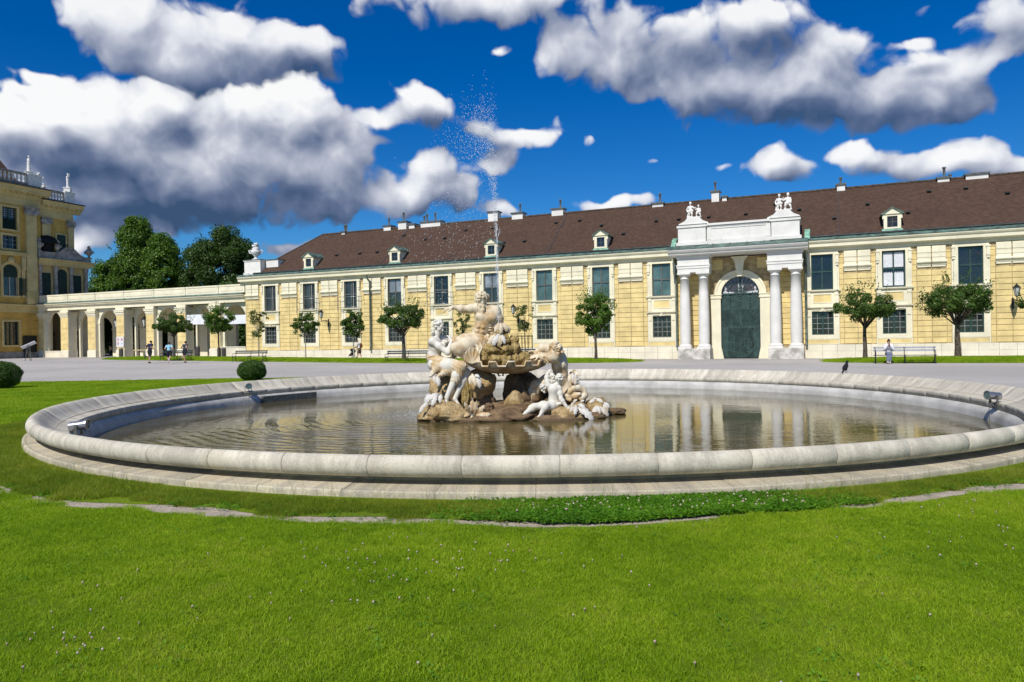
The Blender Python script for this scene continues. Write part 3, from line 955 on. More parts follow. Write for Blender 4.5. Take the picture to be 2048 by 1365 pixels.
# chimneys on the ridge: (u0, u1, top z, flues [(u, top)])
for (a, b_, zt, fl) in ((-43.6, -43.0, 12.75, [(-43.35, 13.45), (-43.15, 13.4)]), (-38.65, -37.65, 12.95, [(-38.15, 13.7)]), (-37.0, -35.9, 13.22, [(-36.48, 14.1)]),
                        (-35.8, -35.0, 12.90, []), (-34.5, -32.2, 12.98, [(-34.2, 13.6), (-33.9, 13.75), (-33.0, 13.78)]), (-27.45, -26.3, 13.36, []),
                        (-25.1, -23.85, 13.05, [(-24.32, 13.85)]), (-21.3, -20.05, 13.10, [(-20.5, 13.88)]), (-12.45, -11.35, 12.80, [(-11.76, 13.6)]),
                        (-7.67, -6.89, 13.33, [(-7.31, 14.12)]), (-6.85, -6.3, 12.85, []), (1.5, 2.25, 12.98, [(1.87, 13.52)]), (8.07, 9.0, 12.80, [(8.63, 13.55), (9.0, 13.0)]), (9.8, 11.35, 12.86, []), (18, 19, 13.1, [])):
    q = MB()
    cy = RY + 0.15
    q.box(a + 0.10, b_ - 0.10, cy - 0.38, cy + 0.38, 11.9, zt - 0.12)
    ch = q.build('chimney', M['white'], roof_o)
    q = MB().box(a, b_, cy - 0.48, cy + 0.48, zt - 0.119, zt)
    q.build('chimney_cap', M['metal_dark'], ch)
    for (fu, fz) in fl:
        q = MB().lathe([(0.085, zt), (0.085, fz - 0.12), (0.13, fz - 0.11), (0.13, fz)], fu, cy, 10)
        q.build('flue', M['metal'], ch)

# downpipes
def pipe(u_, y_, z0, z1, parent, r=0.085):
    q = MB()
    q.tube([(u_ - 0.02, y_ - 0.45, z1), (u_ - 0.02, y_ - 0.42, z1 - 0.25), (u_, y_, z1 - 0.6), (u_, y_, z0 + 0.25), (u_ + 0.0, y_ - 0.12, z0)], r, 10)
    for z in np.arange(z0 + 0.8, z1 - 0.8, 1.6): q.lathe([(r + 0.02, z), (r + 0.02, z + 0.06)], u_, y_, 10)
    return q.build('downpipe', M['pipe'], parent)
pipe(-36.92, -0.22, 0.9, 7.66, wing)
pipe(-9.60, -0.25, 0.9, 7.66, wing)
pipe(-0.62, -0.25, 0.9, 7.66, wing)

# corner block above the left end
q = MB()
q.box(-51.62, -49.62, -0.05, 1.4, 8.421, 9.72); q.box(-51.70, -49.54, -0.13, 1.48, 8.422, 8.62); q.box(-51.68, -49.56, -0.11, 1.46, 9.721, 9.84)
q.box(-49.5, -48.0, 0.6, 1.5, 9.1, 9.84)
q.build('parapet_block', M['white'], wing)
q = MB().box(-51.74, -49.5, -0.17, 1.52, 9.841, 9.885).box(-49.48, -47.9, 0.5, 1.6, 9.845, 9.88)
q.build('copper_flashing', M['copper'], wing)

# ------------------------------------------------------------------ the gate portal
q = MB()
for s in (-1, 1):
    q.box(PC + s * 1.37, PC + s * 2.08, -0.16, 0.30, 0.0, 4.42)
    q.box(PC + s * 1.30, PC + s * 2.13, -0.22, 0.30, 4.421, 4.52); q.box(PC + s * 1.33, PC + s * 2.10, -0.19, 0.30, 4.521, 4.66); q.box(PC + s * 1.28, PC + s * 2.15, -0.24, 0.30, 4.661, 4.72)
    q.prism([(-1.10, 0.0), (-1.37, 0.95), (-1.5, 0.95), (-1.5, 0)] if False else [(PC + s * 1.20, 0.0), (PC + s * 1.369, 0.85), (PC + s * 1.369, 0.0)], -0.12, 0.28, 'y')
# archivolt in three rings
for (ri, ro, yf) in ((1.32, 1.50, -0.16), (1.501, 1.66, -0.12), (1.661, 1.80, -0.17)):
    n = 28
    for k in range(n):
        t0, t1 = pi * k / n, pi * (k + 1) / n
        ks = 0.965
        poly = [(PC + ri * cos(t0), 4.721 + ri * ks * sin(t0)), (PC + ro * cos(t0), 4.721 + ro * ks * sin(t0)), (PC + ro * cos(t1), 4.721 + ro * ks * sin(t1)), (PC + ri * cos(t1), 4.721 + ri * ks * sin(t1))]
        q.prism(poly, yf, 0.29, 'y')
q.build('gate_surround', M['cream'], wing)
q = MB().prism([(PC - 0.16, 5.98), (PC + 0.16, 5.98), (PC + 0.34, 7.1), (PC + 0.62, 7.43), (PC - 0.62, 7.43), (PC - 0.34, 7.1)], -0.42, -0.10, 'y').box(PC - 0.26, PC + 0.26, -0.5, -0.1, 6.3, 6.42)
q.build('keystone', M['cream'], wing)
# spandrels
for s in (-1, 1):
    MB().taper(PC + s * 1.2 if s > 0 else PC - 2.1, PC + 2.1 if s > 0 else PC - 1.2, -0.06, 0.0, 6.55, 7.3, 0.02).build('yellow_panel', M['yellow'], wing)

gate = MB()
gate.box(PC - 1.36, PC - 0.005, 0.12, 0.20, 0.03, 4.70); gate.box(PC + 0.005, PC + 1.36, 0.12, 0.20, 0.03, 4.70)
gate_o = gate.build('gate', M['gate_green'], wing)
bd = MB()
# chevron boards, raised from the leaves
def clipseg(x0, z0, x1, z1, cx0, cx1, cz0, cz1):
    t0, t1 = 0.0, 1.0
    dx, dz = x1 - x0, z1 - z0
    for p_, q_ in ((-dx, x0 - cx0), (dx, cx1 - x0), (-dz, z0 - cz0), (dz, cz1 - z0)):
        if abs(p_) < 1e-9:
            if q_ < 0: return None
        else:
            r_ = q_ / p_
            if p_ < 0: t0 = max(t0, r_)
            else: t1 = min(t1, r_)
    if t0 >= t1: return None
    return x0 + dx * t0, z0 + dz * t0, x0 + dx * t1, z0 + dz * t1
def boards(cx0, cx1, cz0, cz1, mid, diamond_z, y):
    pitch = 0.215; wd = 0.066
    for side in (-1, 1):
        for up in (-1, 1):
            zc0, zc1 = (diamond_z, cz1) if up > 0 else (cz0, diamond_z)
            for k in range(-3, 34):
                off = k * pitch
                # rhombus rays: |x-mid| + |z-dz| = off
                x0, z0 = mid, diamond_z + up * off
                x1, z1 = mid + side * 4, diamond_z + up * (off - 4)
                sx0, sx1 = (mid + 0.02, cx1) if side > 0 else (cx0, mid - 0.02)
                r_ = clipseg(x0, z0, x1, z1, sx0, sx1, zc0 + 0.02, zc1 - 0.02)
                if r_ and hypot(r_[2] - r_[0], r_[3] - r_[1]) > 0.05:
                    a = Vector((r_[0], 0, r_[1])); b_ = Vector((r_[2], 0, r_[3])); d = (b_ - a).normalized(); s = Vector((-d.z, 0, d.x)) * wd
                    pts = [a - s, b_ - s, b_ + s, a + s]
                    f0 = [(p.x, y, p.z) for p in pts]; f1 = [(p.x, y + 0.06, p.z) for p in pts]
                    bd.face(f0)
                    for i in range(4):
                        j = (i + 1) % 4
                        bd.face([f0[i], f0[j], f1[j], f1[i]])
for s in (-1, 1):
    x0, x1 = (PC - 1.34, PC - 0.03) if s < 0 else (PC + 0.03, PC + 1.34)
    boards(x0, x1, 2.34, 4.66, (x0 + x1) / 2, 3.5, 0.055)
    xi0, xi1 = (PC - 0.9, PC - 0.03) if s < 0 else (PC + 0.03, PC + 0.9)
    boards(xi0, xi1, 0.12, 2.26, (xi0 + xi1) / 2, 1.2, 0.055)
    xo0, xo1 = (PC - 1.34, PC - 0.96) if s < 0 else (PC + 0.96, PC + 1.34)
    boards(xo0, xo1, 0.1, 2.30, PC, 3.5, 0.055)
o = bd.build('chevron_boarding', M['gate_green'], gate_o, fix=True)
tag(o, kind='stuff')
q = MB()
q.box(PC - 0.93, PC + 0.93, 0.06, 0.11, 2.27, 2.33); q.box(PC - 0.95, PC - 0.91, 0.06, 0.11, 0.05, 2.269); q.box(PC + 0.91, PC + 0.95, 0.06, 0.11, 0.05, 2.269); q.box(PC - 0.025, PC + 0.025, 0.055, 0.11, 0.05, 4.68)
q.build('wicket_frame', M['gate_green'], gate_o)
q = MB().box(PC + 0.06, PC + 0.20, 0.02, 0.05, 1.02, 1.05).box(PC + 0.05, PC + 0.09, 0.03, 0.08, 0.95, 1.12)
q.build('handle', M['dark_iron'], gate_o)
# fanlight
fl = MB()
fl.box(PC - 1.36, PC + 1.36, 0.02, 0.2, 4.701, 4.78)
for r_ in (0.42, 0.85, 1.30):
    fl.tube([(PC - r_ * cos(t), 0.10, 4.78 + r_ * 0.965 * sin(t)) for t in np.linspace(0, pi, 25)], 0.020, 5)
for k in range(1, 12):
    t = pi * k / 12
    fl.tube([(PC - 0.15 * cos(t), 0.10, 4.78 + 0.15 * sin(t)), (PC - 1.3 * cos(t), 0.10, 4.78 + 1.26 * sin(t))], 0.017, 5)
fl.box(PC - 0.05, PC + 0.05, 0.04, 0.13, 4.79, 6.02)
flo = fl.build('fanlight', M['gate_green'], wing)
q = MB()
q.face([(PC - 1.32 * cos(t), 0.16, 4.78 + 1.27 * sin(t)) for t in np.linspace(0, pi, 33)][::-1])
q.build('pane', M['glass_fan'], flo, fix=False)
q = MB()
for (x0, x1, z0, z1) in ((-1.12, -0.98, 4.8, 5.3), (-0.16, -0.08, 4.8, 5.6), (0.10, 0.2, 4.8, 5.7), (0.98, 1.1, 4.8, 5.3), (-1.2, -0.35, 4.8, 4.90), (0.3, 1.2, 4.8, 4.92)):
    q.box(PC + x0, PC + x1, 0.145, 0.155, z0, z1)
q.build('painted_court_light', M['curtain'], flo)  # white strips stand in for courtyard light showing through the fanlight

# columns
def column(u_, y_):
    prof = [(0.36, 1.10), (0.375, 1.3), (0.385, 2.2), (0.375, 3.4), (0.345, 4.8), (0.315, 5.86), (0.345, 5.87), (0.345, 5.92), (0.31, 5.93), (0.31, 6.02), (0.38, 6.12)]
    q = MB().lathe(prof, 0, 0, 28)
    c_ = q.build('column', M['white'], wing, loc=(u_, y_, 0))
    q = MB().lathe([(0.45, 0.92), (0.47, 0.97), (0.45, 1.03), (0.40, 1.04), (0.40, 1.07), (0.37, 1.10)], 0, 0, 28).box(-0.47, 0.47, -0.47, 0.47, 0.78, 0.919)
    q.build('column_base', M['white'], c_)
    q = MB().lathe([(0.37, 6.10), (0.43, 6.16), (0.46, 6.20)], 0, 0, 28).box(-0.47, 0.47, -0.47, 0.47, 6.201, 6.33)
    q.build('column_capital', M['white'], c_)
for s in (-1, 1):
    for d in (3.80, 2.45): column(PC + s * d, -1.05)
for s in (-1, 1):
    x0, x1 = (PC - 4.28, PC - 1.97) if s < 0 else (PC + 1.97, PC + 4.28)
    MB().taper(x0, x1, -1.62, 0.0, -0.02, 0.78, 0.02).build('column_pedestal', M['stone_foot'], wing)
for s in (-1, 1):
    q = MB()
    x0, x1 = (PC - 4.24, PC - 1.98) if s < 0 else (PC + 1.98, PC + 4.24)
    q.box(x0, x1, -1.50, -0.14, 6.331, 6.62); q.box(x0 - 0.04, x1 + 0.04, -1.54, -0.14, 6.621, 6.80); q.box(x0 - 0.08, x1 + 0.08, -1.58, -0.14, 6.801, 6.88)
    q.box(x0 + 0.0, x1 - 0.0, -1.50, -0.14, 6.881, 7.42)
    q.box(x0 - 0.10, x1 + 0.10, -1.60, -0.14, 7.421, 7.52)
    q.build('entablature', M['white'], wing)
q = MB()
prof = [(0.4, 7.53), (-1.66, 7.53), (-1.70, 7.58), (-1.88, 7.62), (-1.90, 7.74), (-2.00, 7.78), (-2.08, 7.90), (-2.08, 7.95), (0.4, 7.95)]
q.prism(prof, PC - 4.84, PC + 4.64, 'x')
q.build('portal_cornice', M['white'], wing)
q = MB()
q.prism([(-2.10, 7.955), (-2.11, 7.99), (-0.95, 8.36), (0.5, 8.36), (0.5, 7.955)], PC - 4.86, PC + 4.66, 'x')
for k in range(8):
    u_ = PC - 4.1 + k * 1.17
    q.prism([(-2.11, 8.0), (-0.96, 8.37), (-0.96, 8.40), (-2.11, 8.03)], u_, u_ + 0.05, 'x')
q.build('copper_flashing', M['copper'], wing)
# attic with two end piers
q = MB()
q.box(PC - 2.2, PC + 2.2, -0.82, 0.6, 8.62, 9.72); q.box(PC - 2.22, PC + 2.22, -0.94, 0.6, 8.361, 8.619); q.box(PC - 2.2, PC + 2.2, -0.98, 0.6, 9.73, 9.88); q.box(PC - 2.0, PC + 2.0, -0.88, -0.821, 9.60, 9.70)
for (x0, x1, z0, z1) in ((-2.18, -1.9, 8.7, 9.6), (1.9, 2.18, 8.7, 9.6), (-1.9, 1.9, 8.64, 8.78), (-1.9, 1.9, 9.5, 9.595)):
    q.box(PC + x0, PC + x1, -0.86, -0.821, z0, z1)
for s in (-1, 1):
    x0, x1 = (PC - 4.25, PC - 2.25) if s < 0 else (PC + 2.25, PC + 4.10)
    q.box(x0, x1, -0.95, 0.8, 8.60, 9.68); q.box(x0 - 0.12, x1 + 0.12, -1.07, 0.9, 8.362, 8.599); q.box(x0 - 0.08, x1 + 0.08, -1.03, 0.88, 9.681, 9.86)
q.build('attic', M['white'], wing)
q = MB()
for s in (-1, 1):
    x0, x1 = (PC - 4.36, PC - 2.15) if s < 0 else (PC + 2.15, PC + 4.2)
    q.box(x0, x1, -1.06, 0.92, 9.861, 9.885)
    x = PC + s * (4.55 if s < 0 else 4.4)
    q.prism([(-0.5, 8.36), (1.8, 8.36), (1.8, 9.55), (0.2, 9.0)], min(x, x + s * 0.35), max(x, x + s * 0.35), 'x', 1)
q.build('copper_capping', [M['gutter'], M['copper_bright']], wing)
# ------------------------------------------------------------------ the fountain basin
def basin_mat(name, base, dark, warm):
    m_, N, b, out = new_mat(name)
    geo = N.n('ShaderNodeNewGeometry').outputs['Position']
    rel = N.v('SUBTRACT', geo, tuple(BC))
    s_ = N.n('ShaderNodeSeparateXYZ', Vector=rel)
    ang = N.m('ARCTAN2', s_.outputs[1], s_.outputs[0])
    pol = N.n('ShaderNodeCombineXYZ', X=N.m('MULTIPLY', ang, 10.5), Y=N.m('MULTIPLY', s_.outputs[2], 0.35), Z=0.0).outputs[0]
    st = N.n('ShaderNodeTexNoise', Vector=pol, Scale=5.0, Detail=8.0, Roughness=0.72).outputs[0]
    st2 = N.n('ShaderNodeTexNoise', Vector=pol, Scale=1.1, Detail=4.0, Roughness=0.6).outputs[0]
    big = N.n('ShaderNodeTexNoise', Vector=geo, Scale=1.7, Detail=7.0, Roughness=0.7).outputs[0]
    fine = N.n('ShaderNodeTexNoise', Vector=geo, Scale=45.0, Detail=5.0, Roughness=0.75).outputs[0]
    pits = N.n('ShaderNodeTexVoronoi', Vector=geo, Scale=55.0).outputs['Distance']
    oi = N.n('ShaderNodeObjectInfo').outputs['Random']
    c = N.mix(N.smooth(st, 0.40, 0.60), dark, base)
    c = N.mix(N.m('MULTIPLY', N.smooth(st2, 0.55, 0.72), 0.5), c, warm)
    c = N.mix(N.m('MULTIPLY', N.smooth(big, 0.56, 0.74), 0.5), c, tuple(x * 0.62 for x in dark))
    c = N.mix(N.m('MULTIPLY', N.smooth(fine, 0.50, 0.66), 0.35), c, (0.74, 0.70, 0.62))
    c = N.mix(N.m('MULTIPLY', N.smooth(fine, 0.46, 0.32), 0.40), c, tuple(x * 0.45 for x in dark))
    vv = N.m('ADD', 0.86, N.m('MULTIPLY', oi, 0.22))
    c = N.mix(1.0, c, N.n('ShaderNodeCombineXYZ', X=vv, Y=vv, Z=N.m('MULTIPLY', vv, 0.985)).outputs[0], 'MULTIPLY')
    pz = N.m('MULTIPLY', N.smooth(pits, 0.16, 0.05), N.smooth(big, 0.42, 0.6))
    c = N.mix(N.m('MULTIPLY', pz, 0.55), c, (0.16, 0.14, 0.12))
    N.t.links.new(c, b.inputs['Base Color'])
    b.inputs['Roughness'].default_value = 0.88
    b.inputs['Specular IOR Level'].default_value = 0.2
    h = N.m('ADD', N.m('MULTIPLY', fine, 0.6), N.m('ADD', N.m('MULTIPLY', st, 0.8), N.m('MULTIPLY', pz, -0.8)))
    bp = N.n('ShaderNodeBump', Strength=0.55, Distance=0.014, Height=h)
    N.t.links.new(bp.outputs[0], b.inputs['Normal'])
    return m_
M['coping'] = basin_mat('basin_limestone', (0.62, 0.565, 0.465), (0.46, 0.415, 0.34), (0.60, 0.50, 0.36))
M['base_stone'] = basin_mat('basin_foot_stone', (0.52, 0.45, 0.325), (0.38, 0.335, 0.255), (0.62, 0.50, 0.31))

basin = empty('fountain_basin', tuple(BC), 0, 'wide round stone fountain basin with a rolled rim, standing in the lawn', 'fountain basin')
basin.scale = (0.986, 1.0, 1.0)
def ring_stone(prof, a0, a1, n, inset, rng):
    """one stone: profile (r,z) swept from bearing a0 to a1, its two ends slightly eased"""
    q = MB()
    cr = sum(p[0] for p in prof) / len(prof); cz = sum(p[1] for p in prof) / len(prof)
    rows = []
    steps = [(a0, inset * 1.6), (a0 + 0.0006, inset * 0.3)] + [(a0 + (a1 - a0) * k / n, 0.0) for k in range(1, n)] + [(a1 - 0.0006, inset * 0.3), (a1, inset * 1.6)]
    for a, ins in steps:
        row = []
        for r_, z_ in prof:
            d = hypot(r_ - cr, z_ - cz)
            k_ = 1 - ins / max(d, 1e-4)
            rr, zz = cr + (r_ - cr) * k_, cz + (z_ - cz) * k_
            row.append((rr * cos(a), rr * sin(a), zz))
        rows.append(row)
    q.grid(rows, 0, True, closed=True)
    q.face(rows[0][::-1]); q.face(rows[-1])
    return q
cop = [(10.44, 0.192), (10.54, 0.190)]
for t in np.linspace(-80, 75, 13):
    cop.append((10.57 + 0.115 * cos(radians(t)), 0.312 + 0.118 * sin(radians(t))))
cop += [(10.56, 0.420), (10.49, 0.378), (10.41, 0.305), (10.34, 0.250), (10.26, 0.205), (10.17, 0.175), (10.08, 0.156), (10.055, 0.150), (10.045, 0.138), (10.045, 0.01), (10.25, 0.01), (10.36, 0.10)]
NC = 66
rng = random.Random(3)
cop_me = []
for v_ in range(3):
    q = ring_stone(cop, 0.0006, 2 * pi / NC - 0.0003, 5, 0.0035, rng); me = q.mesh('coping_stone'); q.fixn(me); me.materials.append(M['coping'])
    cop_me.append(me)
for k in range(NC):
    o = child('coping_stone', cop_me[k % 3], basin, (0, 0, rng.uniform(-0.003, 0.003)), (0, 0, 2 * pi * (k + 0.35) / NC))
M['mortar'] = mat('pale_mortar', (0.50, 0.45, 0.36), 0.95, 0.25, 9, 0.5, 60)
def shrink(prof, d):
    """profile moved inwards by d along its own normals"""
    n = len(prof); ar = sum(prof[i][0] * prof[(i + 1) % n][1] - prof[(i + 1) % n][0] * prof[i][1] for i in range(n))
    sg = 1 if ar > 0 else -1; out = []
    for i in range(n):
        a, b_ = prof[i - 1], prof[(i + 1) % n]; tx, tz = b_[0] - a[0], b_[1] - a[1]; L = hypot(tx, tz)
        out.append((prof[i][0] - sg * tz / L * d, prof[i][1] + sg * tx / L * d))
    return out
def mortar_ring(prof, d, sx=1.0):
    q = MB(); pr = shrink(prof, d)
    q.grid([[(sx * r_ * cos(2 * pi * k / 264), r_ * sin(2 * pi * k / 264), z_) for r_, z_ in pr] for k in range(265)], 0, True, closed=True)
    return q.build('mortar', M['mortar'], basin)
mortar_ring(cop, 0.009)
foot = [(10.435, 0.200), (10.44, 0.138), (10.50, 0.124), (10.79, 0.100), (10.81, 0.105), (10.835, 0.103), (10.85, 0.090), (10.853, 0.070), (10.856, -0.10), (10.30, -0.10), (10.30, 0.10), (10.38, 0.205)]
mortar_ring(foot, 0.008, 0.984)
for k in range(NC):
    a0 = 2 * pi * (k + 0.1) / NC
    q = ring_stone(foot, a0 + 0.0004, a0 + 2 * pi / NC - 0.0004, 4, 0.004, rng)
    q.sm = [False] * len(q.sm)
    q.v = [(v[0] * 0.984, v[1], v[2]) for v in q.v]      # the foot is drawn in a little at the two sides
    q.build('foot_stone', M['base_stone'], basin, loc=(0, 0, rng.uniform(-0.004, 0.002)))
# whitewashed inner ledge and the floor
M['ledge'] = mat('whitewashed_ledge', (0.53, 0.51, 0.47), 0.8, 0.14, 1.5, 0.3, 20, streak=0.25)
M['pool_floor'] = mat('algae_floor', (0.06, 0.055, 0.035), 0.9, 0.3, 0.6)
q = MB()
seg = 160
prof = [(10.2, 0.005), (10.06, 0.003), (10.03, -0.02), (9.98, -0.06), (9.94, -0.14), (9.93, -0.42), (9.93, -0.9), (10.2, -0.9)]
q.grid([[(r_ * cos(2 * pi * k / seg), r_ * sin(2 * pi * k / seg), z_) for k in range(seg)] for r_, z_ in prof], 0, True, closed=True)
q.build('inner_ledge', M['ledge'], basin)
q = MB()
q.face([(10.1 * cos(2 * pi * k / seg), 10.1 * sin(2 * pi * k / seg), -0.85) for k in range(seg)])
q.build('basin_floor', M['pool_floor'], basin, fix=False)
# grey hatch cover on the inner wall, back left
def arc_box(a0, a1, r0, r1, z0, z1, n=10):
    q = MB()
    rows = []
    for k in range(n + 1):
        a = a0 + (a1 - a0) * k / n
        rows.append([(r_ * cos(a), r_ * sin(a), z_) for r_, z_ in ((r0, z0), (r1, z0), (r1, z1), (r0, z1))])
    q.grid(rows, 0, False, closed=True); q.face(rows[0][::-1]); q.face(rows[-1]); return q
arc_box(radians(139.0), radians(151.5), 9.78, 9.88, -0.75, -0.05).build('hatch_cover', M['metal_dark'], basin)

# ------------------------------------------------------------------ water
WZ = -0.25
def water_mat():
    m_, N, b, out = new_mat('fountain_water')
    geo = N.n('ShaderNodeNewGeometry').outputs['Position']
    drop = (BC.x - 2.75, BC.y + 0.1, 0)
    rel = N.v('MULTIPLY', N.v('SUBTRACT', geo, drop), (1, 1, 0))
    d = N.v('LENGTH', rel)
    wob = N.n('ShaderNodeTexNoise', Vector=geo, Scale=0.8, Detail=2.0).outputs[0]
    ring = N.m('SINE', N.m('MULTIPLY', N.m('ADD', d, N.m('MULTIPLY', wob, 0.55)), 23.0))
    s_ = N.n('ShaderNodeSeparateXYZ', Vector=geo)
    # rings are plain towards the near left, and lost in chop elsewhere
    dirl = N.n('ShaderNodeSeparateXYZ', Vector=rel)
    fall = N.m('MULTIPLY', N.smooth(d, 0.5, 2.2), N.smooth(d, 9.5, 4.0))
    fallx = N.smooth(dirl.outputs[0], 3.2, -1.0)
    fally = N.smooth(dirl.outputs[1], 0.6, -2.6)
    ringh = N.m('MULTIPLY', ring, N.m('MULTIPLY', fall, N.m('MULTIPLY', fallx, fally)))
    sv = N.v('MULTIPLY', geo, (0.55, 1.25, 1))
    n1 = N.n('ShaderNodeTexNoise', Vector=sv, Scale=7.5, Detail=3.0, Roughness=0.55).outputs[0]
    n2 = N.n('ShaderNodeTexNoise', Vector=sv, Scale=1.8, Detail=2.0, Roughness=0.5).outputs[0]
    calm = N.n('ShaderNodeTexNoise', Vector=geo, Scale=0.30, Detail=2.0).outputs[0]
    amp = N.m('ADD', 0.35, N.m('MULTIPLY', N.smooth(calm, 0.35, 0.65), 0.9))
    spl = N.m('MULTIPLY', N.smooth(d, 2.6, 0.2), 1.6)
    n3 = N.n('ShaderNodeTexNoise', Vector=geo, Scale=16.0, Detail=3.0, Roughness=0.6).outputs[0]
    h = N.m('ADD', N.m('MULTIPLY', N.m('MULTIPLY', n1, amp), 0.0034), N.m('MULTIPLY', n2, 0.0045))
    h = N.m('ADD', h, N.m('MULTIPLY', ringh, 0.0030))
    h = N.m('ADD', h, N.m('MULTIPLY', N.m('MULTIPLY', n3, spl), 0.010))
    bp = N.n('ShaderNodeBump', Strength=1.0, Distance=1.0, Height=h)
    murk = N.mix(N.smooth(n2, 0.4, 0.6), (0.085, 0.068, 0.024), (0.115, 0.092, 0.036))
    N.t.links.new(murk, b.inputs['Base Color'])
    b.inputs['Roughness'].default_value = 0.02
    b.inputs['IOR'].default_value = 1.333
    b.inputs['Specular IOR Level'].default_value = 0.5
    N.t.links.new(bp.outputs[0], b.inputs['Normal'])
    return m_
M['water'] = water_mat()
q = MB()
q.face([(BC.x + 9.99 * cos(2 * pi * k / 160), BC.y + 9.99 * sin(2 * pi * k / 160), WZ) for k in range(160)])
o = q.build('water', M['water'], fix=False)
tag(o, 'brownish rippled water filling the basin', kind='structure')

# ------------------------------------------------------------------ floodlights on the basin's inner edge
def floodlight(ang, aim, label, tilt=0.12):
    r_ = 9.93
    x, y = BC.x + 0.986 * r_ * cos(ang), BC.y + r_ * sin(ang)
    t = empty('floodlight', (x, y, 0.17), aim, label, 'floodlight', 'floodlights on the rim of the basin')
    t.scale = (0.8, 0.8, 0.8)
    q = MB()
    # drum along local +x
    rows = []
    for (px_, rr) in ((-0.20, 0.0), (-0.20, 0.085), (-0.195, 0.095), (0.08, 0.098), (0.085, 0.105), (0.12, 0.105), (0.125, 0.118), (0.165, 0.118), (0.165, 0.095), (0.14, 0.09), (0.14, 0.0)):
        rows.append([(px_, rr * cos(2 * pi * k / 20), rr * sin(2 * pi * k / 20) + 0.16 + px_ * tilt) for k in range(20)])
    q.grid(rows, 0, False, closed=True)
    d = q.build('drum', M['metal'], t)
    q = MB(); q.face([(0.150, 0.088 * cos(2 * pi * k / 20), 0.088 * sin(2 * pi * k / 20) + 0.16 + 0.15 * tilt) for k in range(20)]); q.build('lens', M['glass_teal'], d, fix=False)
    q = MB()
    q.box(-0.06, 0.0, -0.125, -0.112, -0.02, 0.18); q.box(-0.06, 0.0, 0.112, 0.125, -0.02, 0.18); q.box(-0.07, 0.01, -0.125, 0.125, -0.035, -0.021); q.tube([(-0.03, 0, -0.03), (-0.03, 0, -0.10), (0.0, 0, -0.12)], 0.03, 8)
    q.build('bracket', M['metal_dark'], t)
    q = MB().tube([(0.10, 0.0, 0.06), (0.11, 0.01, -0.2), (0.10, 0, -0.5)], 0.008, 5)
    q.build('cable', M['metal_dark'], t)
    return t
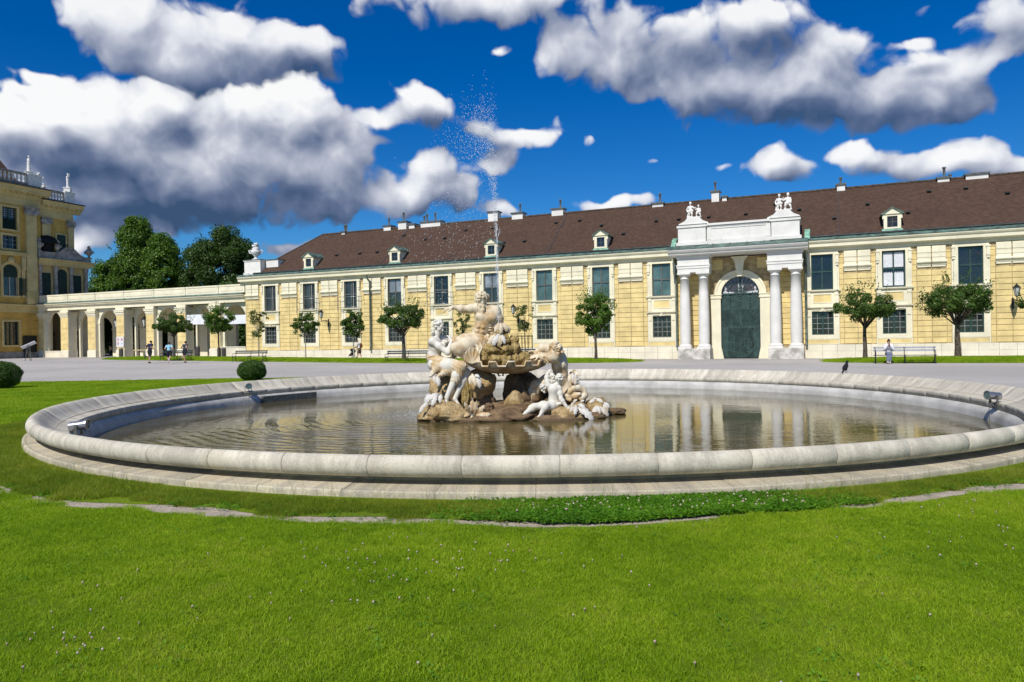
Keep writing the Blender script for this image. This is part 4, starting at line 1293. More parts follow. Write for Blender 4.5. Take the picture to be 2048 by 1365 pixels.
# ------------------------------------------------------------------ carved shapes: blended volumes turned into one skin
class Sculpt:
    def __init__(self, lo, hi, vox):
        self.lo = np.array(lo, float); self.vox = vox
        self.n = np.ceil((np.array(hi, float) - self.lo) / vox).astype(int) + 1
        self.f = np.full(self.n, 1.0, np.float32)
    def _sub(self, lo, hi):
        a = np.maximum(np.floor((lo - self.lo) / self.vox).astype(int), 0)
        b = np.minimum(np.ceil((hi - self.lo) / self.vox).astype(int) + 1, self.n)
        if np.any(b <= a): return None
        ax = [self.lo[i] + self.vox * np.arange(a[i], b[i]) for i in range(3)]
        X, Y, Z = np.meshgrid(*ax, indexing='ij')
        return tuple(slice(a[i], b[i]) for i in range(3)), X, Y, Z
    def _smin(self, sl, d, k):
        f = self.f[sl]
        if k <= 0:
            self.f[sl] = np.minimum(f, d); return
        h = np.maximum(k - np.abs(f - d), 0) / k
        self.f[sl] = np.minimum(f, d) - h * h * k * 0.25
    def cap(self, p, q, r0, r1=None, k=0.03, fold=None):
        r1 = r0 if r1 is None else r1
        p = np.array(p, float); q = np.array(q, float)
        m = max(r0, r1) + k + 0.05
        s = self._sub(np.minimum(p, q) - m, np.maximum(p, q) + m)
        if s is None: return self
        sl, X, Y, Z = s
        ba = q - p; L = max(ba @ ba, 1e-9)
        t = np.clip(((X - p[0]) * ba[0] + (Y - p[1]) * ba[1] + (Z - p[2]) * ba[2]) / L, 0, 1)
        d = np.sqrt((X - p[0] - t * ba[0]) ** 2 + (Y - p[1] - t * ba[1]) ** 2 + (Z - p[2] - t * ba[2]) ** 2) - (r0 + (r1 - r0) * t)
        if fold is not None:
            amp, fr, dv, ph = fold
            w = X * dv[0] + Y * dv[1] + Z * dv[2]
            d = d + amp * np.abs(np.sin(w * fr + ph + 1.3 * np.sin(w * fr * 0.37 + t * 5))) - amp * 0.5
        self._smin(sl, d.astype(np.float32), k)
        return self
    def ell(self, c, r, k=0.03, rot=None, sub=False):
        c = np.array(c, float); r = np.array(r, float)
        m = r.max() + k + 0.05
        s = self._sub(c - m, c + m)
        if s is None: return self
        sl, X, Y, Z = s
        P = np.stack([X - c[0], Y - c[1], Z - c[2]], -1)
        if rot is not None:
            P = P @ np.array(rot)       # columns are the local axes
        k0 = np.sqrt(((P / r) ** 2).sum(-1)); k1 = np.sqrt(((P / (r * r)) ** 2).sum(-1)) + 1e-9
        d = k0 * (k0 - 1.0) / k1
        if sub:
            f = self.f[sl]; dd = -d.astype(np.float32)
            h = np.maximum(k - np.abs(f - dd), 0) / max(k, 1e-6)
            self.f[sl] = np.maximum(f, dd) + h * h * k * 0.25
        else:
            self._smin(sl, d.astype(np.float32), k)
        return self
    def mesh(self, name):
        f = self.f
        ins = f < 0
        n0, n1, n2 = f.shape
        acc = np.zeros((n0 - 1, n1 - 1, n2 - 1, 3), np.float32); cnt = np.zeros((n0 - 1, n1 - 1, n2 - 1), np.float32)
        faces_src = []
        for ax in range(3):
            a = [slice(None)] * 3; b = [slice(None)] * 3
            a[ax] = slice(0, -1); b[ax] = slice(1, None)
            fa, fb = f[tuple(a)], f[tuple(b)]
            cr = (fa < 0) != (fb < 0)
            idx = np.argwhere(cr)
            va = fa[cr]; vb = fb[cr]
            t = va / (va - vb)
            pos = idx.astype(np.float32); pos[:, ax] += t
            flip = va < 0
            o1, o2 = (ax + 1) % 3, (ax + 2) % 3
            ok = (idx[:, o1] > 0) & (idx[:, o2] > 0) & (idx[:, o1] < f.shape[o1] - 1) & (idx[:, o2] < f.shape[o2] - 1)
            idx, pos, flip = idx[ok], pos[ok], flip[ok]
            cells = []
            for d1, d2 in ((-1, -1), (0, -1), (0, 0), (-1, 0)):
                c_ = idx.copy(); c_[:, o1] += d1; c_[:, o2] += d2
                np.add.at(acc, (c_[:, 0], c_[:, 1], c_[:, 2]), pos)
                np.add.at(cnt, (c_[:, 0], c_[:, 1], c_[:, 2]), 1)
                cells.append(c_)
            q = np.stack(cells, 1)
            q[~flip] = q[~flip][:, ::-1]
            faces_src.append(q)
        q = np.concatenate(faces_src)
        act = cnt > 0
        ids = np.full(act.shape, -1, np.int64); ids[act] = np.arange(act.sum())
        V = (acc[act] / cnt[act][:, None]) * self.vox + self.lo
        F = ids[q[..., 0], q[..., 1], q[..., 2]]
        me = bpy.data.meshes.new(name)
        me.vertices.add(len(V)); me.vertices.foreach_set('co', V.astype(np.float32).ravel())
        me.loops.add(F.size); me.loops.foreach_set('vertex_index', F.astype(np.int32).ravel())
        me.polygons.add(len(F)); me.polygons.foreach_set('loop_start', (np.arange(len(F)) * 4).astype(np.int32)); me.polygons.foreach_set('loop_total', np.full(len(F), 4, np.int32))
        me.polygons.foreach_set('use_smooth', np.ones(len(F), bool))
        me.update(calc_edges=True)
        return me

def unit(v):
    v = np.array(v, float); return v / (np.linalg.norm(v) + 1e-12)
def frame(fwd, up=(0, 0, 1)):
    """columns: right, forward, up"""
    f_ = unit(fwd); r_ = unit(np.cross(f_, up)); u_ = np.cross(r_, f_)
    return np.stack([r_, f_, u_], 1)

def head(S, c, fwd, s=1.0, up=(0, 0, 1), hair='curly', beard=False, seed=1):
    """head about 0.23*s tall centred on c, looking along fwd"""
    R_ = frame(fwd, up)
    def at(x, y, z): return np.array(c) + R_ @ (np.array([x, y, z]) * s)
    kk = 0.012 * s
    S.ell(at(0, -0.012, 0.025), np.array([0.074, 0.094, 0.092]) * s, kk, R_)
    S.ell(at(0, 0.028, -0.045), np.array([0.054, 0.062, 0.068]) * s, 0.03 * s, R_)
    S.ell(at(0, 0.062, -0.098), np.array([0.024, 0.022, 0.020]) * s, 0.02 * s, R_)
    S.ell(at(0, 0.078, 0.035), np.array([0.052, 0.018, 0.020]) * s, 0.015 * s, R_)
    for e in (-1, 1):
        S.ell(at(e * 0.030, 0.094, 0.008), np.array([0.018, 0.014, 0.013]) * s, 0.012 * s, R_, sub=True)
        S.ell(at(e * 0.030, 0.078, 0.006), np.array([0.015, 0.012, 0.011]) * s, 0.004 * s, R_)
        S.ell(at(e * 0.045, 0.060, -0.028), np.array([0.022, 0.022, 0.022]) * s, 0.02 * s, R_)
        S.ell(at(e * 0.076, -0.005, -0.005), np.array([0.010, 0.022, 0.032]) * s, 0.006 * s, R_)
    S.cap(at(0, 0.090, 0.022), at(0, 0.112, -0.024), 0.009 * s, 0.014 * s, 0.010 * s)
    S.ell(at(0, 0.088, -0.055), np.array([0.024, 0.012, 0.007]) * s, 0.008 * s, R_)
    S.ell(at(0, 0.084, -0.071), np.array([0.020, 0.011, 0.007]) * s, 0.006 * s, R_)
    rg = random.Random(seed)
    if hair == 'curly':
        for k in range(64):
            a = rg.uniform(0, 2 * pi); e = rg.uniform(-0.35, 1.5)
            x, y, z = cos(a) * cos(e), sin(a) * cos(e), sin(e)
            if y > 0.45 and z < 0.35: continue
            p = at(x * 0.082, y * 0.098 - 0.014, z * 0.098 + 0.025)
            S.ell(p, np.array([rg.uniform(.016, .026), rg.uniform(.016, .026), rg.uniform(.014, .022)]) * s, 0.006 * s)
    elif hair == 'cap':
        S.ell(at(0, -0.030, 0.045), np.array([0.082, 0.092, 0.086]) * s, 0.01 * s, R_)
    elif hair == 'bun':
        S.ell(at(0, -0.022, 0.042), np.array([0.083, 0.096, 0.088]) * s, 0.01 * s, R_)
        S.ell(at(0, -0.115, 0.05), np.array([0.035, 0.032, 0.035]) * s, 0.01 * s, R_)
    if beard:
        for k in range(46):
            t = rg.random(); a = rg.uniform(-1.2, 1.2)
            w_ = 0.062 * (1 - 0.55 * t)
            p = at(sin(a) * w_, 0.055 + 0.035 * cos(a) * (1 - 0.3 * t), -0.050 - 0.17 * t)
            S.ell(p, np.array([rg.uniform(.012, .022), rg.uniform(.012, .020), rg.uniform(.020, .034)]) * s, 0.008 * s)

def hand(S, w, d, nrm, s=1.0, curl=0.5, thumb=1, spread=0.0):
    """w wrist, d direction of the fingers, nrm back-of-hand normal"""
    d = unit(d); nrm = unit(np.array(nrm) - d * np.dot(nrm, d)); side = np.cross(d, nrm)
    w = np.array(w, float)
    R_ = np.stack([side, d, nrm], 1)
    S.ell(w + d * 0.050 * s, np.array([0.038, 0.050, 0.017]) * s, 0.012 * s, R_)
    for i, (off, L) in enumerate(((-0.028, 0.070), (-0.010, 0.080), (0.009, 0.075), (0.027, 0.060))):
        b0 = w + d * 0.088 * s + side * off * s
        dd = unit(d + side * (off * 6 * spread) - nrm * curl * 0.45)
        m_ = b0 + dd * L * 0.5 * s
        dd2 = unit(dd - nrm * curl * 0.9)
        e_ = m_ + dd2 * L * 0.5 * s
        S.cap(b0 - d * 0.02 * s, m_, 0.0098 * s, 0.009 * s, 0.004 * s); S.cap(m_, e_, 0.009 * s, 0.007 * s, 0.003 * s)
    t0 = w + d * 0.025 * s - side * thumb * 0.030 * s
    t1 = t0 + unit(d * 0.7 - side * thumb * 0.9 - nrm * 0.35) * 0.042 * s
    t2 = t1 + unit(d * 1.0 - side * thumb * 0.3 - nrm * 0.4 * curl) * 0.034 * s
    S.cap(t0, t1, 0.014 * s, 0.011 * s, 0.008 * s); S.cap(t1, t2, 0.011 * s, 0.008 * s, 0.004 * s)

def foot(S, ank, d, s=1.0, up=(0, 0, 1)):
    d = unit(d); a = np.array(ank, float); u_ = np.array(up, float)
    heel = a - d * 0.045 * s - u_ * 0.055 * s
    ball = a + d * 0.135 * s - u_ * 0.062 * s
    S.ell(heel, np.array([0.034] * 3) * s, 0.02 * s)
    S.cap(a, ball, 0.036 * s, 0.026 * s, 0.025 * s); S.cap(heel, ball, 0.030 * s, 0.028 * s, 0.02 * s)
    sd_ = np.cross(d, u_)
    for i in range(5):
        o_ = (-0.034 + 0.017 * i)
        b0 = ball + sd_ * o_ * s
        S.cap(b0, b0 + d * (0.055 - 0.006 * i) * s - u_ * 0.008 * s, 0.0115 * s, 0.0095 * s, 0.004 * s)

def limb(S, a, b, c, ra, rb, rc, k=0.03, bulge=0.0):
    """upper and lower segment joined at b"""
    S.cap(a, b, ra, rb, k); S.cap(b, c, rb, rc, k)
    if bulge:
        a, b, c = map(lambda v: np.array(v, float), (a, b, c))
        S.ell(a + (b - a) * 0.45, np.array([1, 1, 1]) * (ra * (1 + bulge * 0.3)), k * 1.2)
        S.ell(b + (c - b) * 0.28, np.array([1, 1, 1]) * (rb * (1 + bulge * 0.35)), k)
# ------------------------------------------------------------------ marble and tufa
def marble(name, white, ochre, amt, seed=0.0, grime=0.25):
    m_, N, b, out = new_mat(name)
    geo = N.n('ShaderNodeNewGeometry')
    p = N.v('ADD', geo.outputs['Position'], (seed, seed * 0.7, 0))
    n1 = N.n('ShaderNodeTexNoise', Vector=p, Scale=2.6, Detail=6.0, Roughness=0.65).outputs[0]
    n2 = N.n('ShaderNodeTexNoise', Vector=N.v('MULTIPLY', p, (6, 6, 1.6)), Scale=1.5, Detail=5.0, Roughness=0.7).outputs[0]
    fine = N.n('ShaderNodeTexNoise', Vector=p, Scale=40.0, Detail=4.0, Roughness=0.7).outputs[0]
    c = N.mix(N.smooth(n1, 0.62 - amt * 0.5, 0.80 - amt * 0.4), white, ochre)
    c = N.mix(N.m('MULTIPLY', N.smooth(n2, 0.52, 0.72), grime), c, tuple(x * 0.42 for x in ochre))
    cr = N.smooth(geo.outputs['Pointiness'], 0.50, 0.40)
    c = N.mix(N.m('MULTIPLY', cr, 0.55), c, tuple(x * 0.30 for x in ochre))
    N.t.links.new(c, b.inputs['Base Color'])
    b.inputs['Roughness'].default_value = 0.62
    b.inputs['Specular IOR Level'].default_value = 0.3
    bp = N.n('ShaderNodeBump', Strength=0.35, Distance=0.01, Height=N.m('ADD', fine, n2))
    N.t.links.new(bp.outputs[0], b.inputs['Normal'])
    return m_
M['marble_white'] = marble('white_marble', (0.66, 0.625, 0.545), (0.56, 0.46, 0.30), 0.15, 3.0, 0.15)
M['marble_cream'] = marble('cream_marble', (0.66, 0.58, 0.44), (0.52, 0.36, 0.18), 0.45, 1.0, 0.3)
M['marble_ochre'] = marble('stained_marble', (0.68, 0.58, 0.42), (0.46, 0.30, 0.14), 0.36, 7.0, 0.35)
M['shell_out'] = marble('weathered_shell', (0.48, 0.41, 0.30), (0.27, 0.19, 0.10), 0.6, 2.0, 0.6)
def tufa_mat(name, a_, b_, sc=1.0):
    m_, N, b, out = new_mat(name)
    geo = N.n('ShaderNodeNewGeometry').outputs['Position']
    n1 = N.n('ShaderNodeTexNoise', Vector=geo, Scale=3.0 * sc, Detail=8.0, Roughness=0.7).outputs[0]
    n2 = N.n('ShaderNodeTexNoise', Vector=geo, Scale=26.0, Detail=6.0, Roughness=0.8).outputs[0]
    c = N.mix(N.smooth(n1, 0.36, 0.64), a_, b_)
    c = N.mix(N.m('MULTIPLY', N.smooth(n2, 0.55, 0.40), 0.6), c, tuple(x * 0.35 for x in a_))
    s_ = N.n('ShaderNodeSeparateXYZ', Vector=geo)
    wet = N.smooth(s_.outputs[2], WZ + 0.10, WZ + 0.01)       # waterline stain
    c = N.mix(N.m('MULTIPLY', wet, 0.7), c, (0.05, 0.035, 0.02))
    N.t.links.new(c, b.inputs['Base Color'])
    b.inputs['Roughness'].default_value = 0.9
    b.inputs['Specular IOR Level'].default_value = 0.2
    bp = N.n('ShaderNodeBump', Strength=0.9, Distance=0.03, Height=N.m('ADD', n2, n1))
    N.t.links.new(bp.outputs[0], b.inputs['Normal'])
    return m_
M['tufa'] = tufa_mat('ochre_rock', (0.36, 0.235, 0.10), (0.60, 0.45, 0.24))
M['tufa_wet'] = tufa_mat('dripping_rock', (0.27, 0.18, 0.06), (0.52, 0.38, 0.16), 1.8)
M['slab'] = tufa_mat('dark_brown_slab', (0.16, 0.10, 0.055), (0.32, 0.215, 0.12))

YF = 17.4
def fp(x, y, d=0.0):
    """point of the fountain group: measured across and up the front view, d metres nearer than its middle plane"""
    Y = YF - d
    v = _rt * ((x - 1024) / FPX) - _up * ((y - 682.5) / FPX) + _fw
    t = Y / v.y
    return np.array([v.x * t, Y, 1.6 + v.z * t])
PXM = YF / FPX        # metres per measured unit

def settle(me, name, m_, base, parent=None, rel=None):
    """give the skin an origin at its base"""
    b = np.array(base, float)
    n = len(me.vertices); co = np.empty(n * 3, np.float32); me.vertices.foreach_get('co', co)
    co = co.reshape(-1, 3) - b.astype(np.float32); me.vertices.foreach_set('co', co.ravel()); me.update()
    for x in (m_ if isinstance(m_, (list, tuple)) else [m_]): me.materials.append(x)
    o = bpy.data.objects.new(name, me); C.objects.link(o)
    if parent is None: o.location = tuple(b)
    else:
        o.parent = parent; o.location = tuple(b - np.array(rel if rel is not None else (0, 0, 0)))
    return o
def thing_part(me, name, m_, t):
    """mesh in world coordinates made a child of thing t"""
    b = np.array(t.location)
    n = len(me.vertices); co = np.empty(n * 3, np.float32); me.vertices.foreach_get('co', co)
    co = co.reshape(-1, 3) - b.astype(np.float32); me.vertices.foreach_set('co', co.ravel()); me.update()
    me.materials.append(m_)
    o = bpy.data.objects.new(name, me); C.objects.link(o); o.parent = t
    return o

def rock_mesh(seed, r, sub=4, rough=0.22, flat=0.0, freq=1.3):
    bm = bmesh.new()
    bmesh.ops.create_icosphere(bm, subdivisions=sub, radius=1.0)
    rg = random.Random(seed)
    cuts = [(Vector((rg.gauss(0, 1), rg.gauss(0, 1), rg.gauss(0, .8))).normalized(), rg.uniform(0.62, 0.9)) for _ in range(9)]
    off = Vector((seed * 3.1, seed * 1.7, seed * 0.9))
    for v in bm.verts:
        p = v.co.copy()
        for n_, d_ in cuts:
            t = p.dot(n_) - d_
            if t > 0: p -= n_ * t * 0.85
        a = mnoise.fractal(v.co * freq + off, 1.0, 2.0, 5) * rough
        b_ = mnoise.turbulence(v.co * 4.0 + off, 3, False) * rough * 0.35
        p *= (1 + a - b_)
        v.co = Vector((p.x * r[0], p.y * r[1], p.z * r[2]))
    me = bpy.data.meshes.new('rock')
    for f in bm.faces: f.smooth = True
    bm.to_mesh(me); bm.free()
    return me

def rock(x0, x1, y0, y1, d, dep, seed, parent, m_=None, rough=0.22, tilt=0.0, name='rock', freq=1.3):
    c = fp((x0 + x1) / 2, (y0 + y1) / 2, d)
    r = (abs(x1 - x0) / 2 * PXM * 1.08, dep, abs(y1 - y0) / 2 * PXM * 1.08)
    me = rock_mesh(seed, r, 4, rough, freq=freq)
    me.materials.append(m_ or M['tufa'])
    o = bpy.data.objects.new(name, me); C.objects.link(o)
    o.parent = parent; o.location = tuple(c - np.array(parent.location)); o.rotation_euler = (0, tilt, 0)
    return o

def leaf_me(L, w_, bend, seed=0, lobes=5, name='leaf'):
    """carved acanthus leaf along +x bending over to -z, with lobed edges and a rib"""
    q = MB(); rg = random.Random(seed)
    n = 14
    top = []; bot = []
    for i in range(n + 1):
        t = i / n
        a = bend * t
        x = L * (sin(a) / max(bend, 1e-3)) if bend > 1e-3 else L * t
        z = -L * (1 - cos(a)) / max(bend, 1e-3) if bend > 1e-3 else 0
        hw = w_ * (sin(pi * min(1, t * 0.93 + 0.07)) ** 0.75) * (1 + 0.24 * sin(t * lobes * 2 * pi))
        row = []; rb = []
        for j in range(7):
            s = -1 + 2 * j / 6
            dz = 0.18 * w_ * (1 - abs(s)) - 0.35 * w_ * s * s + 0.05 * w_ * cos(s * 9)
            row.append((x, s * hw, z + dz)); rb.append((x, s * hw * 0.96, z + dz - 0.16 * w_))
        top.append(row); bot.append(rb)
    q.grid(top, 0, True); q.grid([r[::-1] for r in bot], 0, True)
    for i in range(n):
        q.face([top[i][0], top[i + 1][0], bot[i + 1][0], bot[i][0]]); q.face([top[i][-1], bot[i][-1], bot[i + 1][-1], top[i + 1][-1]])
    me = q.mesh(name); q.fixn(me)
    return me
LEAVES = [leaf_me(1.0, 0.17 + 0.02 * k, 0.7 + 0.40 * k, k, 3 + k) for k in range(4)]
for me in LEAVES: me.materials.append(M['marble_cream'])
LEAVES_W = [me.copy() for me in LEAVES]
M['leaf_marble'] = marble('white_leaf_marble', (0.60, 0.57, 0.52), (0.45, 0.36, 0.24), 0.3, 5.0, 0.3)
for me in LEAVES_W: me.materials.clear(); me.materials.append(M['leaf_marble'])
def leaf(p, q_, parent, v_=0, roll=0.0, white=False, wide=1.0):
    """leaf from its root p to its tip q_"""
    p = Vector(p); q_ = Vector(q_); d = q_ - p
    o = bpy.data.objects.new('leaf', (LEAVES_W if white else LEAVES)[v_ % 4]); C.objects.link(o)
    o.parent = parent; o.location = p - parent.location
    x = d.normalized(); up_ = Vector((0, -0.8, 0.6)); y = up_.cross(x).normalized(); z = x.cross(y)
    R_ = Matrix((x, y, z)).transposed() @ Matrix.Rotation(roll, 3, 'X')
    bend = 0.7 + 0.45 * (v_ % 4)
    R_ = R_ @ Matrix.Rotation(-bend * 0.5, 3, 'Y')
    o.rotation_euler = R_.to_euler()
    s = d.length * 1.08
    o.scale = (s, s * wide, s)
    return o

# ---- rock island
isle = empty('rock_island', tuple(fp(1030, 852, 0.6) * np.array([1, 1, 0]) + np.array([0, 0, WZ])), 0, 'ochre rock island in the middle of the pool carrying the marble figures', 'rock island')
R = lambda *a, **k: rock(*a, isle, **k)
# waterline skirts and slabs
rock(836, 905, 812, 848, 0.55, 0.55, 11, isle, rough=0.3)
rock(868, 934, 806, 850, 0.75, 0.50, 12, isle, rough=0.3)
rock(898, 1045, 832, 858, 0.75, 0.55, 13, isle, M['slab'], 0.25, name='rock_slab')
rock(1050, 1162, 830, 858, 0.85, 0.50, 14, isle, M['slab'], 0.22, name='rock_slab')
rock(1150, 1225, 823, 848, 0.45, 0.45, 15, isle, M['slab'], 0.3, name='rock_slab')
rock(1195, 1254, 816, 830, -0.3, 0.40, 16, isle, M['slab'], 0.25, name='rock_slab')
rock(960, 1090, 805, 850, 0.15, 1.10, 17, isle, M['slab'], 0.25)
rock(1090, 1174, 812, 852, 0.60, 0.50, 18, isle, rough=0.25)
rock(1070, 1125, 808, 846, 0.45, 0.40, 19, isle, rough=0.25)
rock(1172, 1222, 796, 842, 0.15, 0.40, 20, isle, rough=0.2)
rock(1120, 1180, 800, 846, 0.20, 0.50, 21, isle, rough=0.2)
# seat of the nymph and pillars under the bowl
rock(860, 936, 742, 820, -0.32, 0.45, 22, isle, rough=0.16)
rock(876, 925, 778, 830, -0.10, 0.30, 23, isle, rough=0.2)
rock(932, 992, 740, 800, -0.05, 0.42, 24, isle, rough=0.18)
rock(946, 990, 780, 826, -0.15, 0.40, 25, isle, M['slab'], rough=0.2)
rock(924, 945, 760, 822, 0.25, 0.14, 26, isle, M['tufa_wet'], rough=0.35, freq=2.5)
rock(1010, 1075, 738, 835, -0.35, 0.62, 27, isle, M['slab'], rough=0.2)
rock(1040, 1088, 755, 835, -0.20, 0.45, 28, isle, M['slab'], rough=0.22)
rock(1011, 1046, 784, 826, 0.45, 0.24, 29, isle, rough=0.12, tilt=0.35)
rock(1030, 1054, 800, 840, 0.35, 0.22, 30, isle, rough=0.2, tilt=-0.3)
rock(970, 988, 806, 828, 0.55, 0.13, 31, isle, M['slab'], rough=0.35, freq=3)
rock(1134, 1162, 742, 792, -0.15, 0.30, 32, isle, rough=0.14)
rock(1128, 1176, 775, 812, 0.05, 0.35, 33, isle, rough=0.22)
rock(1085, 1140, 770, 835, -0.25, 0.45, 34, isle, M['slab'], rough=0.2)
# leaves
for (a, b_, v_, w_, d) in (((938, 826), (930, 806), 0, 1, .9), ((944, 828), (945, 802), 1, 1, .85), ((950, 830), (953, 804), 0, 1, .9), ((956, 830), (968, 812), 1, 1, .9), ((952, 831), (980, 829), 0, 1, .95), ((940, 829), (928, 834), 2, 1, .95), ((946, 832), (942, 836), 1, 1, 1.0),
                           ((880, 790), (868, 796), 2, 2, .55), ((878, 788), (858, 800), 2, 2, .6), ((874, 792), (864, 812), 1, 2, .7), ((866, 790), (850, 806), 3, 2, .6), ((882, 789), (880, 806), 2, 2, .6), ((850, 808), (840, 826), 1, 2, .8), ((856, 806), (846, 816), 2, 2, .75), ((862, 790), (852, 792), 1, 2, .5),
                           ((866, 748), (858, 753), 1, 2, .35), ((874, 752), (878, 772), 1, 2, .5), ((868, 752), (872, 768), 2, 2, .45),
                           ((944, 748), (952, 772), 1, 1, .5), ((955, 750), (960, 776), 1, 2, .5), ((950, 750), (958, 755), 2, 2, .5), ((944, 750), (940, 768), 2, 1, .5),
                           ((1145, 746), (1146, 766), 1, 2, .25), ((1150, 748), (1156, 768), 1, 2, .2), ((1142, 748), (1138, 764), 2, 1, .25), ((1152, 750), (1150, 770), 0, 2, .28), ((1148, 744), (1160, 752), 2, 1, .1),
                           ((1150, 812), (1140, 824), 2, 2, .85), ((1152, 810), (1150, 830), 1, 2, .9), ((1156, 808), (1170, 818), 2, 2, .85), ((1160, 814), (1186, 842), 1, 2, .9), ((1150, 806), (1142, 812), 2, 2, .8), ((1158, 812), (1166, 830), 2, 2, .85), ((1164, 820), (1178, 832), 1, 2, .8), ((1146, 808), (1154, 800), 2, 2, .8), ((1160, 806), (1168, 802), 2, 2, .8),
                           ((1194, 812), (1186, 834), 2, 2, .45), ((1196, 812), (1200, 828), 1, 2, .5), ((1198, 814), (1216, 832), 2, 2, .45), ((1190, 800), (1180, 806), 2, 2, .3), ((1192, 798), (1206, 806), 2, 2, .3), ((1206, 806), (1218, 816), 3, 2, .3), ((1196, 798), (1186, 798), 1, 2, .2), ((1204, 808), (1216, 822), 2, 2, .35)):
    leaf(fp(a[0], a[1], d), fp(b_[0], b_[1], d + 0.12), isle, v_, white=(w_ == 2), wide=1.0)
q = MB().tube([tuple(fp(990, 736, -.2)), tuple(fp(998, 752, -.2)), tuple(fp(1006, 752, -.2)), tuple(fp(1006, 736, -.2))], 0.022, 8)
me = q.mesh('pipe'); thing_part(me, 'water_pipe', M['dark_iron'], isle)

# ---- shell bowl
bowl = empty('shell_bowl', tuple(fp(1018, 748, 0.0)), 0, 'broad scalloped stone shell bowl held up by rocks under the rock cascade', 'stone bowl')
q = MB()
bc = fp(1016, 728, 0.0)
rx, ry = 0.90, 0.80
nseg = 240
def rimh(a):
    # square notches around the rim
    t = (a / (2 * pi) * 13 + 0.35) % 1.0
    s = sst(t, 0.02, 0.07) * (1 - sst(t, 0.48, 0.53))
    return 0.105 * s
def bowl_rows(rs, inner=False):
    rows = []
    for (f, z, lift) in rs:
        row = []
        for k in range(nseg):
            a = 2 * pi * k / nseg
            fl = 1 + 0.03 * cos(13 * a + 0.9) * f
            row.append((bc[0] + rx * f * fl * cos(a), bc[1] + ry * f * fl * sin(a), bc[2] + z + rimh(a) * lift))
        rows.append(row)
    return rows
rows = bowl_rows([(0.30, -0.235, 0), (0.42, -0.225, 0), (0.60, -0.19, 0), (0.80, -0.135, 0), (0.94, -0.08, 0.15), (1.0, -0.055, 1.0)])
q.grid(rows, 0, True, closed=True)
rows2 = bowl_rows([(1.0, -0.054, 1.0), (1.015, -0.045, 1.0), (1.015, -0.015, 1.0), (0.985, -0.010, 1.0), (0.965, -0.02, 1.0)])
q.grid(rows2, 1, True, closed=True)
rows3 = bowl_rows([(0.965, -0.02, 1.0), (0.93, -0.075, 0.2), (0.78, -0.10, 0), (0.5, -0.15, 0), (0.30, -0.17, 0)])
q.grid(rows3, 1, True, closed=True)
q.face(rows[0][::-1]); q.face(rows3[-1], 1)
me = q.mesh('shell_bowl'); q.fixn(me)
o = thing_part(me, 'bowl', M['shell_out'], bowl); me.materials.append(M['marble_cream'])
# upright fan shells at the left and right ends
def fan(cx, cy, w_, h_, d, lean, parent, seed=0):
    q = MB(); n = 36
    top = []; bot = []
    for i in range(9):
        t = i / 8
        row = []; rb = []
        for j in range(n + 1):
            a = pi * (0.04 + 0.92 * j / n)
            r_ = t * (1 + 0.05 * cos(12 * a))
            x = cos(a) * w_ * r_; z = sin(a) * h_ * r_
            cup = -0.30 * w_ * t * t + 0.05 * w_ * cos(12 * a) * t
            row.append((x, cup, z)); rb.append((x, cup + 0.03, z))
        top.append(row); bot.append(rb)
    q.grid(top, 0, True); q.grid([r_[::-1] for r_ in bot], 0, True)
    q.face(top[-1] + bot[-1][::-1])
    c = fp(cx, cy, d)
    o = q.build('fan_shell', M['marble_cream'], parent)
    o.location = tuple(c - np.array(parent.location)); o.rotation_euler = (lean, 0, seed)
    return o
fan(944, 728, 0.20, 0.38, 0.50, -0.15, bowl, 0.15)
fan(938, 735, 0.15, 0.26, 0.30, -0.25, bowl, 0.9)
fan(1068, 735, 0.26, 0.16, 0.25, -1.0, bowl, -0.3)

# ---- rock cascade on the bowl
casc = empty('rock_cascade', tuple(fp(1010, 728, 0)), 0, 'dripping stack of rounded rocks with stone leaves in the bowl where the jet rises', 'rock cascade')
for (x0, x1, y0, y1, d, dep, sd_) in ((958, 984, 700, 733, .30, .20, 41), (976, 1006, 708, 735, .42, .20, 42), (1000, 1026, 709, 734, .44, .20, 43), (1020, 1040, 707, 732, .32, .20, 44), (1034, 1060, 705, 731, .25, .2, 45), (968, 1044, 703, 736, .0, .38, 46),
                               (966, 1008, 686, 712, .32, .24, 47), (996, 1024, 688, 712, .36, .22, 49), (1016, 1042, 687, 712, .22, .24, 50), (985, 1025, 688, 712, 0.05, .34, 51),
                               (974, 1000, 668, 698, .26, .22, 52), (990, 1022, 666, 696, .28, .24, 53), (1014, 1037, 672, 692, .1, .22, 54), (988, 1014, 656, 686, .05, .22, 55), (998, 1020, 650, 668, .1, .16, 56), (952, 976, 674, 714, .12, .2, 57)):
    rock(x0, x1, y0, y1, d, dep, sd_, casc, M['tufa_wet'], rough=0.26, freq=1.6)
for (a, b_, v_, w_, d, wd) in (((992, 668), (976, 690), 1, 1, .42, 1.1), ((998, 668), (986, 692), 1, 2, .5, 1.1), ((1004, 670), (1010, 688), 1, 2, .5, 1.0), ((1000, 670), (998, 694), 2, 1, .48, 1.1),
                          ((998, 646), (990, 666), 1, 1, .35, 1.1), ((1002, 646), (1002, 668), 1, 1, .4, 1.0), ((1006, 646), (1014, 664), 2, 1, .3, 1.1), ((1010, 650), (1019, 666), 2, 1, .2, 1.1), ((1006, 648), (1000, 650), 3, 1, .3, 1)):
    leaf(fp(a[0], a[1], d), fp(b_[0], b_[1], d + 0.05), casc, v_, white=(w_ == 2), wide=wd)

